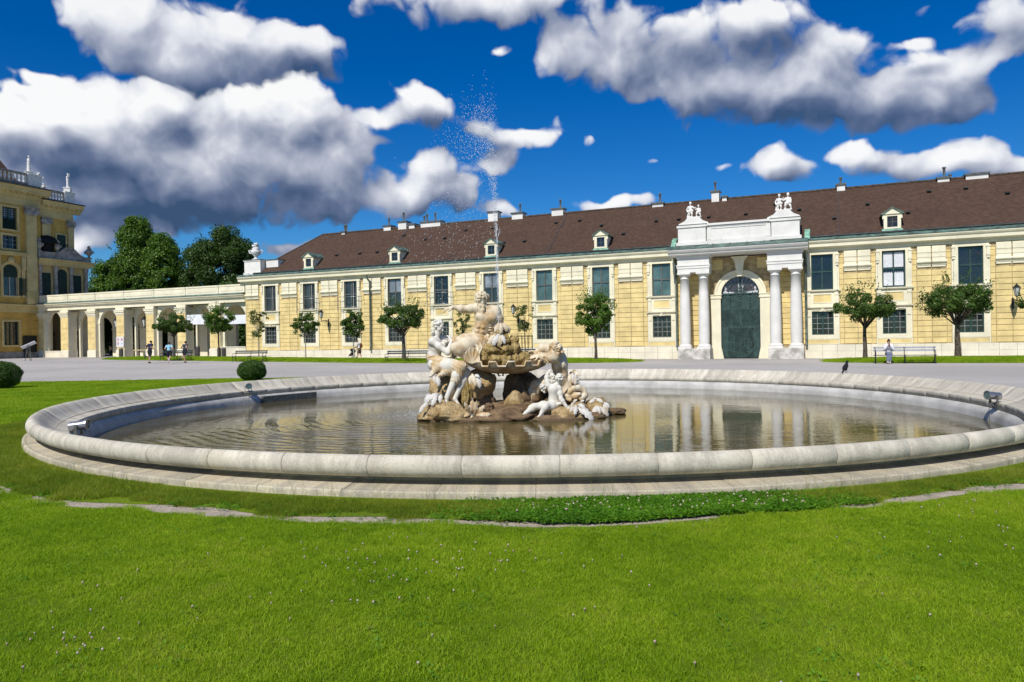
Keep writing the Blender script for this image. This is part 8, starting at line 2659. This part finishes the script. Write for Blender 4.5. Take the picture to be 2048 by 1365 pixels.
# ------------------------------------------------------------------ hooded crow on the far rim
def crow():
    v = _rt * ((1697 - 1024) / FPX) - _up * ((743 - 682.5) / FPX) + _fw
    a = bearing(1697, 746, 0.43)
    x, y = BC.x + 10.55 * cos(a), BC.y + 10.55 * sin(a)
    t = empty('crow', (x, y, 0.43), radians(20), 'black and grey crow standing on the far rim of the basin', 'bird')
    S = Sculpt((-0.25, -0.15, -0.02), (0.2, 0.15, 0.42), 0.008)
    S.cap((-0.035, 0, 0.13), (0.02, 0, 0.24), 0.055, 0.056, 0.03); S.cap((0.02, 0, 0.25), (0.045, 0, 0.33), 0.038, 0.036, 0.03); S.ell((0.055, 0, 0.35), (0.042, 0.032, 0.032), 0.01)
    S.cap((0.085, 0, 0.347), (0.135, 0, 0.335), 0.014, 0.005, 0.005); S.cap((-0.06, 0, 0.12), (-0.14, 0, 0.015), 0.035, 0.022, 0.02)
    for s in (-1, 1):
        S.ell((-0.03, s * 0.045, 0.17), (0.055, 0.10, 0.022), 0.01, frame((0.5, 0, 0.8), (0, 1, 0)))
        S.cap((0.0, s * 0.028, 0.12), (0.01, s * 0.028, 0.06), 0.018, 0.009, 0.01); S.cap((0.01, s * 0.028, 0.07), (0.0, s * 0.028, 0.006), 0.007, 0.006, 0.003)
        for dy in (-0.02, 0, 0.02): S.cap((0, s * 0.028, 0.006), (0.045, s * 0.028 + dy, 0.004), 0.005, 0.003, 0.002)
    me = S.mesh('body'); me.materials.append(M['cloth_black']); o = bpy.data.objects.new('body', me); C.objects.link(o); o.parent = t
    S = Sculpt((-0.2, -0.15, 0.05), (0.15, 0.15, 0.32), 0.008); S.cap((-0.02, 0, 0.14), (0.025, 0, 0.225), 0.050, 0.0585, 0.03)
    me = S.mesh('grey_vest'); me.materials.append(M['pal_grey']); o = bpy.data.objects.new('grey_vest', me); C.objects.link(o); o.parent = t
crow()

# ------------------------------------------------------------------ statues and urns on the roofs
def small_statue(loc, rz, h, label, pose='stand', group='statues on the roofs', m_='statue_white', arms=0):
    """draped standing figure h metres tall on a block"""
    t = empty('roof_statue', loc, rz, label, 'statue', group)
    k = h / 1.8
    S = Sculpt(np.array([-0.6, -0.5, -0.02]) * k, np.array([0.6, 0.5, 1.95]) * k, 0.034 * k)
    p = lambda x, y, z: np.array([x, y, z]) * k
    S.cap(p(0, 0, 0.95), p(0.02, 0, 1.32), 0.14 * k, 0.16 * k, 0.05 * k); S.cap(p(-0.08, 0, 0.05), p(-0.05, 0, 0.95), 0.17 * k, 0.14 * k, 0.05 * k, (0.03 * k, 40 / k, (1, 0.4, 0.1), 0)); S.cap(p(0.10, 0.03, 0.05), p(0.06, 0, 0.95), 0.14 * k, 0.13 * k, 0.05 * k, (0.03 * k, 40 / k, (1, 0.4, 0.1), 1))
    S.cap(p(0.02, 0, 1.4), p(0.02, 0.03, 1.52), 0.06 * k, 0.05 * k, 0.03 * k); head(S, p(0.02, 0.04, 1.64), (0.3, 1, 0), 1.1 * k, hair='curly', seed=3)
    if arms == 0:
        limb(S, p(-0.18, 0, 1.40), p(-0.30, 0.08, 1.14), p(-0.12, 0.2, 1.05), 0.06 * k, 0.05 * k, 0.04 * k); limb(S, p(0.2, 0, 1.40), p(0.32, 0.0, 1.12), p(0.28, 0.12, 0.88), 0.06 * k, 0.05 * k, 0.04 * k)
    else:
        limb(S, p(-0.18, 0, 1.40), p(-0.40, 0.05, 1.50), p(-0.30, 0.1, 1.75), 0.06 * k, 0.05 * k, 0.04 * k); limb(S, p(0.2, 0, 1.40), p(0.36, 0.05, 1.25), p(0.2, 0.2, 1.1), 0.06 * k, 0.05 * k, 0.04 * k)
    S.ell(p(0, 0, 0.02), (0.26 * k, 0.24 * k, 0.08 * k), 0.03 * k)
    me = S.mesh('figure'); me.materials.append(M[m_]); o = bpy.data.objects.new('figure', me); C.objects.link(o); o.parent = t
    return t
def block(t, w_, d_, h, m_='statue_white'):
    return MB().box(-w_ / 2, w_ / 2, -d_ / 2, d_ / 2, -h, 0).box(-w_ / 2 - 0.05, w_ / 2 + 0.05, -d_ / 2 - 0.05, d_ / 2 + 0.05, -h * 0.18 - 0.02, -h * 0.02).build('plinth', M[m_], t)
ta = small_statue(tuple(ploc(0.75, 0.1, 21.75)), -TH - 0.4, 1.85, 'white draped statue on the left pedestal of the palace balustrade', arms=0); block(ta, 0.8, 0.7, 0.26)
tb = small_statue(tuple(ploc(-4.05, 0.35, 20.85)), -TH - 0.9, 1.75, 'white statue with one arm raised on the right corner pedestal of the palace', arms=1); block(tb, 0.8, 0.7, 0.56)
def urn(loc, h, label, m_='statue_white', w_=1.0, group='stone urns on the roofs'):
    t = empty('urn', loc, 0, label, 'urn', group)
    s = h
    MB().lathe([(0.24 * w_, 0), (0.24 * w_, 0.06), (0.10 * w_, 0.12), (0.08 * w_, 0.22), (0.20 * w_, 0.32), (0.30 * w_, 0.46), (0.31 * w_, 0.56), (0.20 * w_, 0.66), (0.24 * w_, 0.70), (0.18 * w_, 0.76), (0.08 * w_, 0.80)], 0, 0, 16).build('bowl', M[m_], t).scale = (s, s, s)
    S = Sculpt(np.array([-0.4, -0.4, 0.7]) * s, np.array([0.4, 0.4, 1.2]) * s, 0.03 * s)
    rg = random.Random(int(h * 100))
    for k in range(16): S.ell((rg.gauss(0, 0.07) * s, rg.gauss(0, 0.07) * s, (0.84 + rg.uniform(-0.04, 0.16)) * s), (0.07 * s, 0.07 * s, 0.07 * s), 0.02 * s)
    me = S.mesh('finial'); me.materials.append(M[m_]); o = bpy.data.objects.new('finial', me); C.objects.link(o); o.parent = t
    for a in (0, pi): MB().tube([(0.28 * w_ * s * cos(a), 0, 0.62 * s), (0.42 * w_ * s * cos(a), 0, 0.60 * s), (0.38 * w_ * s * cos(a), 0, 0.44 * s), (0.26 * w_ * s * cos(a), 0, 0.42 * s)], 0.035 * s, 6).build('handle', M[m_], t)
    return t
urn(tuple(ploc(-0.85, 0.8, 20.7)), 1.35, 'large white urn behind the left statue on the palace roof')
urn(tuple(ploc(-1.9, 1.5, 20.2)), 0.85, 'small white urn low on the palace roof')
urn(tuple(ploc(-6.35, -0.05, 12.5)), 1.45, 'grey stone urn on the corner of the palace porch', 'pal_grey')
urn(tuple(ploc(-0.2, -0.05, 12.75)), 1.5, 'grey stone vase at the left end of the porch parapet', 'pal_grey', 0.8)
urn(tuple(ploc(-2.35, -0.05, 12.75)), 1.5, 'grey stone vase in the middle of the porch parapet', 'pal_grey', 0.8)
urn(tuple(WP(-50.75, 0.6, 9.885)), 1.62, 'white urn on the corner block where the yellow wing begins', 'statue_white', 1.0)

# groups of children above the gate
def child_group(u, z, label, seed):
    base = WP(u, -0.25, z)
    t = empty('cherub_group', tuple(base), -TH, label, 'statue', 'cherub groups above the gate')
    q = MB()
    prof = [(-1.05, 0.0), (-1.05, 0.13), (-0.88, 0.20), (-0.66, 0.30), (-0.52, 0.44), (-0.42, 0.60), (0.42, 0.60), (0.52, 0.44), (0.66, 0.30), (0.88, 0.20), (1.05, 0.13), (1.05, 0)]
    q.prism(prof, -0.5, 0.5, 'y'); q.box(-1.08, 1.08, -0.55, 0.55, -0.003, 0.09); q.build('plinth', M['white'], t)
    k = 0.72
    rg = random.Random(seed)
    specs = [(-0.28, 0.0, 1.25, -0.3, 0), (0.30, 0.02, 0.98 if seed == 1 else 1.30, 0.5, 1)]
    for (x, y, h, tw, mode) in specs:
        s = h / 1.25
        S = Sculpt((x - 0.55, -0.5, 0.5), (x + 0.55, 0.5, 2.2), 0.028)
        p = lambda a, b_, c_: np.array([x + a * s, y + b_ * s, 0.62 + c_ * s])
        S.ell(p(0, 0, 0.72), (0.15 * s, 0.12 * s, 0.17 * s), 0.04); S.cap(p(0, 0, 0.66), p(0, 0.0, 0.48), 0.125 * s, 0.135 * s, 0.04)
        S.cap(p(0, 0, 0.86), p(0.01, -0.03, 0.95), 0.05 * s, 0.05 * s, 0.02)
        head(S, p(0.01, -0.04, 1.04), (tw, -1, -0.15), 1.02 * s, hair='curly', seed=seed + mode)
        if mode == 0:
            limb(S, p(-0.07, 0, 0.46), p(-0.10, -0.05, 0.26), p(-0.06, 0.02, 0.06), 0.085 * s, 0.06 * s, 0.042 * s); limb(S, p(0.07, 0, 0.46), p(0.12, -0.10, 0.26), p(0.10, 0.0, 0.06), 0.085 * s, 0.06 * s, 0.042 * s)
            limb(S, p(-0.15, 0, 0.82), p(-0.26, 0.0, 0.62), p(-0.22, -0.1, 0.42), 0.052 * s, 0.045 * s, 0.035 * s); limb(S, p(0.15, 0, 0.82), p(0.28, -0.06, 0.68), p(0.42, -0.1, 0.72), 0.052 * s, 0.045 * s, 0.035 * s)
        else:
            limb(S, p(-0.07, 0, 0.46), p(-0.18, -0.1, 0.30), p(-0.14, 0.0, 0.08), 0.085 * s, 0.06 * s, 0.042 * s); limb(S, p(0.07, 0, 0.46), p(0.16, -0.06, 0.26), p(0.20, 0.0, 0.06), 0.085 * s, 0.06 * s, 0.042 * s)
            limb(S, p(-0.15, 0, 0.82), p(-0.24, -0.05, 0.70), p(-0.30, -0.12, 0.86), 0.052 * s, 0.045 * s, 0.035 * s); limb(S, p(0.15, 0, 0.82), p(0.20, -0.02, 0.62), p(0.06, -0.14, 0.56), 0.052 * s, 0.045 * s, 0.035 * s)
        S.cap(p(-0.16, 0.05, 0.5), p(-0.2, 0.05, 0.06), 0.05 * s, 0.08 * s, 0.03, (0.015, 60, (1, 0, 0), 0)); S.cap(p(-0.12, -0.02, 0.46), p(0.14, -0.05, 0.50), 0.12 * s, 0.10 * s, 0.03, (0.018, 50, (0.3, 0, 1), 0))
        S.ell(p(0, 0, 0.02), (0.28 * s, 0.2 * s, 0.06 * s), 0.04)
        me = S.mesh('cherub'); me.materials.append(M['white']); o = bpy.data.objects.new('cherub', me); C.objects.link(o); o.parent = t
child_group(PC - 3.15, 9.89, 'white pair of stone children on the left pier above the gate, one tall one short', 1)
child_group(PC + 3.05, 9.89, 'white pair of stone children leaning together on the right pier above the gate', 2)

# information board on a thin stand, far left
t = empty('information_board', tuple((-44.2, 65.4, 0.42)), 0.3, 'slanted white information board on thin legs before the palace', 'sign')
MB().box(-0.62, 0.62, -0.02, 0.02, -0.18, 0.18).build('panel', M['curtain'], t, loc=(0, 0, 1.45), rot=(0.9, -0.45, 0))
q = MB()
for (x, y) in ((-0.25, -0.2), (0.25, -0.2), (0.0, 0.3)): q.tube([(x, y, 0), (x * 0.3, 0, 1.4)], 0.025, 6)
q.build('leg', M['metal_dark'], t)
t = empty('poster_case', tuple(ploc(1.05, -0.10, 1.1)), TH, 'dark poster case on the palace wall above the small bin', 'sign')
o = MB().box(-0.03, 0.05, -0.75, 0.75, 0, 1.9).build('case', M['dark_iron'], t); t.rotation_euler = (0, 0, -TH)
# ------------------------------------------------------------------ grass, clover and weeds
def blade_mat(name, cols, straw=0.06):
    m_, N, b, out = new_mat(name)
    g = N.n('ShaderNodeNewGeometry')
    oi = N.n('ShaderNodeObjectInfo').outputs['Random']
    pos = g.outputs['Position']
    n1 = N.n('ShaderNodeTexNoise', Vector=pos, Scale=0.7, Detail=4.0, Roughness=0.65).outputs[0]
    n2 = N.n('ShaderNodeTexNoise', Vector=pos, Scale=4.5, Detail=3.0, Roughness=0.6).outputs[0]
    f = N.m('ADD', N.m('MULTIPLY', g.outputs['Random Per Island'], 0.42), N.m('ADD', N.m('MULTIPLY', N.smooth(n1, 0.36, 0.64), 0.36), N.m('ADD', N.m('MULTIPLY', N.smooth(n2, 0.35, 0.65), 0.15), N.m('MULTIPLY', oi, 0.10))))
    c = N.ramp(f, [(0.0, cols[0]), (0.45, cols[1]), (0.85, cols[2]), (1.0, cols[2])])
    sr = N.m('FRACT', N.m('MULTIPLY', N.m('ADD', g.outputs['Random Per Island'], oi), 7.31))
    dry = N.smooth(N.m('ADD', N.m('MULTIPLY', n1, 0.6), N.m('MULTIPLY', n2, 0.4)), 0.50, 0.66)
    c = N.mix(N.m('MULTIPLY', N.smooth(sr, N.m('SUBTRACT', 1 - straw * 1.6, N.m('MULTIPLY', dry, 0.22)), 1.0), N.m('ADD', 0.35, N.m('MULTIPLY', dry, 0.65))), c, (0.30, 0.25, 0.09))
    N.t.links.new(c, b.inputs['Base Color'])
    b.inputs['Roughness'].default_value = 0.55
    b.inputs['Specular IOR Level'].default_value = 0.25
    tl = N.n('ShaderNodeBsdfTranslucent', Color=N.mix(1.0, c, (1.25, 1.35, 0.6), 'MULTIPLY'))
    mx = N.n('ShaderNodeMixShader', Fac=0.45)
    N.t.links.new(b.outputs[0], mx.inputs[1]); N.t.links.new(tl.outputs[0], mx.inputs[2]); N.t.links.new(mx.outputs[0], out.inputs[0])
    return m_
M['blade'] = blade_mat('grass_blades', ((0.145, 0.250, 0.006), (0.255, 0.395, 0.008), (0.40, 0.50, 0.024)), 0.10)
M['blade_dark'] = blade_mat('verge_grass_blades', ((0.10, 0.160, 0.008), (0.19, 0.27, 0.012), (0.32, 0.36, 0.03)), 0.26)
M['clover'] = blade_mat('clover_leaves', ((0.05, 0.140, 0.008), (0.095, 0.24, 0.012), (0.18, 0.36, 0.02)), 0.01)
M['weed'] = blade_mat('weed_leaves', ((0.06, 0.14, 0.010), (0.11, 0.24, 0.014), (0.19, 0.36, 0.025)), 0.01)
M['flower'] = mat('clover_flower', (0.52, 0.42, 0.37), 0.9, 0.2, 60, col2=(0.30, 0.20, 0.15))

def clump(seed, rad, n, h0, h1, wid, lean, name):
    rg = np.random.default_rng(seed)
    a = rg.uniform(0, 2 * pi, n); r_ = rad * np.sqrt(rg.random(n))
    x, y = r_ * np.cos(a), r_ * np.sin(a)
    h = rg.uniform(h0, h1, n); th = rg.uniform(0, 2 * pi, n)
    ln = lean * rg.random(n) ** 0.7 * h; wd = wid * rg.uniform(0.7, 1.3, n)
    dx, dy = np.cos(th), np.sin(th); sx, sy = -dy, dx
    ph = rg.uniform(0, pi, n); sx, sy = np.cos(ph), np.sin(ph)
    V = np.empty((n, 5, 3), np.float32)
    V[:, 0] = np.stack([x - sx * wd, y - sy * wd, 0 * x - 0.004], 1); V[:, 1] = np.stack([x + sx * wd, y + sy * wd, 0 * x - 0.004], 1)
    mx_, my_ = x + dx * ln * 0.35, y + dy * ln * 0.35
    V[:, 2] = np.stack([mx_ + sx * wd * 0.8, my_ + sy * wd * 0.8, h * 0.58], 1); V[:, 3] = np.stack([mx_ - sx * wd * 0.8, my_ - sy * wd * 0.8, h * 0.58], 1)
    V[:, 4] = np.stack([x + dx * ln, y + dy * ln, h], 1)
    F = []
    for i in range(n):
        b_ = i * 5; F.append((b_, b_ + 1, b_ + 2, b_ + 3)); F.append((b_ + 3, b_ + 2, b_ + 4))
    me = bpy.data.meshes.new(name); me.from_pydata(V.reshape(-1, 3), [], F); me.update()
    return me
def leafy(seed, rad, n, h, size, name, three=True):
    """round leaflets on short stalks (clover, plantain)"""
    rg = np.random.default_rng(seed); V = []; F = []
    for i in range(n):
        a = rg.uniform(0, 2 * pi); r_ = rad * sqrt(rg.random()); c = np.array([r_ * cos(a), r_ * sin(a), h * rg.uniform(0.45, 1.0)])
        t0 = rg.uniform(0, 2 * pi); tilt = rg.normal(0, 0.35, 2)
        for k in range(3 if three else 1):
            t = t0 + k * 2.094; d = np.array([cos(t), sin(t), 0]); s = np.array([-sin(t), cos(t), 0]); L = size * rg.uniform(0.8, 1.2)
            zf = lambda p: np.array([p[0], p[1], p[2] + (p[0] - c[0]) * tilt[0] + (p[1] - c[1]) * tilt[1]])
            b_ = len(V)
            V += [zf(c), zf(c + d * L * 0.5 + s * L * 0.42), zf(c + d * L), zf(c + d * L * 0.5 - s * L * 0.42)]; F.append((b_, b_ + 1, b_ + 2, b_ + 3))
    me = bpy.data.meshes.new(name); me.from_pydata([tuple(v) for v in V], [], F); me.update()
    return me

def scatter(name, pts, scl, variants, m_, label, zrot=True):
    """one object: points that carry instances of the small clump meshes"""
    me = bpy.data.meshes.new(name)
    me.from_pydata([tuple(p) for p in pts], [], [])
    at = me.attributes.new('sc', 'FLOAT', 'POINT'); at.data.foreach_set('value', np.array(scl, np.float32))
    o = bpy.data.objects.new(name, me); C.objects.link(o)
    me.materials.append(m_)
    ng = bpy.data.node_groups.new(name + '_scatter', 'GeometryNodeTree')
    ng.interface.new_socket('Geometry', in_out='INPUT', socket_type='NodeSocketGeometry')
    ng.interface.new_socket('Geometry', in_out='OUTPUT', socket_type='NodeSocketGeometry')
    gi_ = ng.nodes.new('NodeGroupInput'); go_ = ng.nodes.new('NodeGroupOutput')
    m2p = ng.nodes.new('GeometryNodeMeshToPoints')
    ng.links.new(gi_.outputs[0], m2p.inputs['Mesh'])
    j = ng.nodes.new('GeometryNodeJoinGeometry')
    for i, vm in enumerate(variants):
        vm.materials.clear(); vm.materials.append(m_)
        vo = bpy.data.objects.new(name + '_tuft', vm)      # data only: not linked to the scene
        oi = ng.nodes.new('GeometryNodeObjectInfo'); oi.inputs['Object'].default_value = vo; oi.inputs['As Instance'].default_value = True
        ng.links.new(oi.outputs['Geometry'], j.inputs[0])
    iop = ng.nodes.new('GeometryNodeInstanceOnPoints')
    ng.links.new(m2p.outputs[0], iop.inputs['Points']); ng.links.new(j.outputs[0], iop.inputs['Instance'])
    iop.inputs['Pick Instance'].default_value = True
    rv = ng.nodes.new('FunctionNodeRandomValue'); rv.data_type = 'INT'
    rv.inputs[4].default_value = 0; rv.inputs[5].default_value = len(variants) - 1; rv.inputs['Seed'].default_value = 3
    ng.links.new(rv.outputs[2], iop.inputs['Instance Index'])
    rr = ng.nodes.new('FunctionNodeRandomValue'); rr.data_type = 'FLOAT_VECTOR'
    rr.inputs[0].default_value = (-0.06, -0.06, 0); rr.inputs[1].default_value = (0.06, 0.06, 6.283)
    ng.links.new(rr.outputs[0], iop.inputs['Rotation'])
    na = ng.nodes.new('GeometryNodeInputNamedAttribute'); na.data_type = 'FLOAT'; na.inputs[0].default_value = 'sc'
    ng.links.new(na.outputs[0], iop.inputs['Scale'])
    ng.links.new(iop.outputs[0], go_.inputs[0])
    md = o.modifiers.new('scatter', 'NODES'); md.node_group = ng
    tag(o, label, kind='stuff')
    return o

rgn = np.random.default_rng(99)
def in_lawn(x, y, margin=0.0):
    dx, dy = x - BC.x, y - BC.y; r_ = hypot(dx, dy); a = atan2(dy, dx)
    if r_ < soil_line(a) + soil_w(a) * 0.8 + margin: return False
    return y < lawn_back(x)
def jitter_grid(x0, x1, y0, y1, st):
    xs = np.arange(x0, x1, st); ys = np.arange(y0, y1, st)
    X, Y = np.meshgrid(xs, ys); X = X.ravel() + rgn.uniform(-st * .6, st * .6, X.size); Y = Y.ravel() + rgn.uniform(-st * .6, st * .6, Y.size)
    return X, Y
FR = 0.80
TUFTS = [clump(k, 0.085, 115, 0.012, 0.034, 0.0018, 1.35, 'tuft') for k in range(6)]
TUFTS_FAR = [clump(20 + k, 0.20, 90, 0.03, 0.065, 0.0055, 0.9, 'tuft') for k in range(5)]
pts, sc = [], []
X, Y = jitter_grid(-9.0, 9.0, 2.6, 9.2, 0.068)
for x, y in zip(X, Y):
    if abs(x) < FR * y + 0.35 and in_lawn(x, y, 0.0 + 0.16 * mnoise.noise(Vector((x * 2.2, y * 2.2, 0)))):
        pts.append((x, y, 0.010)); sc.append(0.85 + 0.35 * mnoise.noise(Vector((x * 1.1, y * 1.1, 5))) + rgn.uniform(-.15, .25))
scatter('lawn_grass', pts, sc, TUFTS, M['blade'], 'short bright green lawn grass in the foreground')
pts, sc = [], []
X, Y = jitter_grid(-27, 10, 8.6, 33.6, 0.17)
for x, y in zip(X, Y):
    if abs(x) < FR * y + 0.5 and in_lawn(x, y, 0) and (hypot(x - BC.x, y - BC.y) > 10.8) and not (x > -6 and y > 17):
        pts.append((x, y, gz(x, y) + 0.008)); sc.append(0.8 + 0.3 * mnoise.noise(Vector((x, y, 5))) + rgn.uniform(-.1, .2))
scatter('lawn_grass', pts, sc, TUFTS_FAR, M['blade'], 'lawn grass left of and behind the basin')
# the beds before the wing
pts, sc = [], []
for (u0, u1, wc, hw, h) in BEDS:
    n = int((u1 - u0) * 60)
    for k in range(n):
        u = rgn.uniform(u0 + 0.3, min(u1, 18)); w = wc + rgn.uniform(-0.97, 0.97) * hw
        if u > u1 - 0.2: continue
        e1 = min(1, max(0, (u1 - u) / (hw * 2.2))); e0 = min(1, max(0, (u - u0) / (hw * 2.2))); s_ = sqrt(max(0, 1 - (1 - e1) ** 2)) * sqrt(max(0, 1 - (1 - e0) ** 2))
        if abs(w - wc) > hw * s_: continue
        x, y, z = bed_z(u, w); zz = gz(x, y) + h * (1 - (abs(w - wc) / (hw * max(s_, .05))) ** 3) * s_
        pts.append((x, y, zz)); sc.append(rgn.uniform(1.0, 1.8))
scatter('bed_grass', pts, sc, TUFTS_FAR, M['blade'], 'mown grass on the long beds before the wing')
# taller verge along the foot of the basin
VERGE = [clump(40 + k, 0.09, 60, 0.022, 0.088, 0.0024, 0.9, 'verge_tuft') for k in range(5)]
STALK = [clump(60 + k, 0.14, 5, 0.16, 0.30, 0.0013, 0.5, 'stalk') for k in range(4)]
pts, sc, ps, ss = [], [], [], []
def vis(x, y): return abs(x) < FR * y + 0.4
for k in range(26000):
    a = rgn.uniform(radians(158), radians(372)); r1 = soil_line(a) - soil_w(a)
    rf = R_FOOT * (1 - 0.029 * cos(a) ** 2); r_ = max(rf + 0.02, rf + 0.04 + (r1 - rf) * rgn.random() + 0.04 * rgn.normal())
    x, y = BC.x + r_ * cos(a), BC.y + r_ * sin(a)
    if not vis(x, y): continue
    d = math.degrees(a) % 360
    if 268 < d < 279 and rgn.random() < 0.8: continue
    edge = (r_ - rf) / max(r1 - rf, 0.1)
    if edge > 0.95 + 0.5 * mnoise.noise(Vector((x * 2.5, y * 2.5, 2))): continue
    pts.append((x, y, 0.01)); sc.append((1.15 - 0.55 * edge) * rgn.uniform(0.7, 1.2) * (1.25 if 195 < d < 245 else 0.85) * (0.30 + 0.70 * min(1, edge * 2.5)))
    if rgn.random() < 0.018 and edge < 0.4: ps.append((x, y, 0.01)); ss.append(rgn.uniform(0.7, 1.2))
scatter('verge_grass', pts, sc, VERGE, M['blade_dark'], 'taller ragged grass along the foot of the basin')
scatter('grass_stalks', ps, ss, STALK, M['blade_dark'], 'a few thin seed stalks standing against the basin foot')
# clover bank at the near right, weeds elsewhere
CLOV = [leafy(k, 0.09, 34, 0.055, 0.014, 'clover_tuft') for k in range(4)]
WEED = [leafy(30 + k, 0.06, 8, 0.030, 0.026, 'weed_tuft', False) for k in range(4)]
pts, sc, pw, sw = [], [], [], []
for k in range(5200):
    a = radians(265.5 + 16.5 * (0.5 + 0.5 * np.clip(rgn.normal() * 0.42, -1.25, 1.25))); r_ = rgn.uniform(R_FOOT + 0.05, soil_line(a) - soil_w(a) * 0.9 + 0.05)
    pts.append((BC.x + r_ * cos(a), BC.y + r_ * sin(a), 0.005)); sc.append(rgn.uniform(0.7, 1.15))
for k in range(900):
    a = rgn.uniform(radians(195), radians(340)); r_ = rgn.uniform(R_FOOT + 0.05, soil_line(a) - 0.05); x, y = BC.x + r_ * cos(a), BC.y + r_ * sin(a)
    if mnoise.noise(Vector((x * 1.4, y * 1.4, 3))) > 0.0: pts.append((x, y, 0.005)); sc.append(rgn.uniform(0.5, 0.9))
for k in range(1300):
    y = rgn.uniform(2.8, 10); x = rgn.uniform(-FR, FR) * y
    if in_lawn(x, y, 0) and mnoise.noise(Vector((x * 0.9 + 7, y * 0.9, 9))) > 0.12: pw.append((x, y, 0.012)); sw.append(rgn.uniform(0.5, 0.9))
for k in range(700):
    a = rgn.uniform(radians(192), radians(335)); r_ = soil_line(a) + rgn.normal() * 0.14; x, y = BC.x + r_ * cos(a), BC.y + r_ * sin(a)
    if mnoise.noise(Vector((x * 2.1 + 3, y * 2.1, 1))) > 0.1: pw.append((x, y, 0.004)); sw.append(rgn.uniform(0.4, 0.8))
scatter('clover_patch', pts, sc, CLOV, M['clover'], 'thick clover along the near foot of the basin')
scatter('broad_leaf_weeds', pw, sw, WEED, M['weed'], 'broad leaved weeds scattered through the lawn and the bare strip')
# white clover flowers
def flowers():
    q = MB().lathe([(0.002, -0.030), (0.0025, -0.006), (0.0075, -0.004), (0.0105, 0.001), (0.010, 0.007), (0.006, 0.012), (0.001, 0.014)], 0, 0, 7)
    me = q.mesh('flower_head')
    pts, sc = [], []
    rg = np.random.default_rng(5)
    cen = [(-0.75, 5.6, .9, 34), (-1.3, 4.6, .6, 18), (-0.2, 4.9, .7, 20), (-0.6, 5.1, .5, 18), (-2.4, 3.9, .4, 14), (-2.6, 3.6, .35, 12), (3.6, 5.9, .9, 16), (4.3, 6.6, .7, 16), (0.6, 3.8, 1.2, 8), (-3.0, 4.6, 1.0, 8), (2.3, 4.5, 1.2, 10), (4.2, 5.6, .8, 16)]
    for cx, cy, s, n in cen:
        for k in range(n):
            x, y = cx + rg.normal() * s * 0.8, cy + rg.normal() * s * 0.5
            if in_lawn(x, y, 0.05): pts.append((x, y, 0.042 + rg.uniform(-.01, .008))); sc.append(rg.uniform(0.42, 0.75))
    for k in range(90):
        a = rg.uniform(radians(267), radians(281)); r_ = rg.uniform(R_FOOT + 0.1, R_FOOT + 0.6); pts.append((BC.x + r_ * cos(a), BC.y + r_ * sin(a), 0.062)); sc.append(rg.uniform(0.6, 1.0))
    scatter('clover_flowers', pts, sc, [me], M['flower'], 'small pinkish white clover flowers dotted over the lawn')
flowers()
# grit lying on the bare strip
pts, sc = [], []
peb = []
for k in range(3):
    me = rock_mesh(k + 80, (0.008, 0.006, 0.004), 1, 0.2); peb.append(me)
M['pebble'] = mat('strip_grit', (0.42, 0.38, 0.34), 0.95, 0.2, 20)
for k in range(9000):
    a = rgn.uniform(radians(190), radians(338)); r_ = soil_line(a) + rgn.normal() * 0.13
    pts.append((BC.x + r_ * cos(a), BC.y + r_ * sin(a), 0.003)); sc.append(rgn.uniform(0.4, 1.2))
scatter('loose_grit', pts, sc, peb, M['pebble'], 'loose grit on the bare strip round the basin')
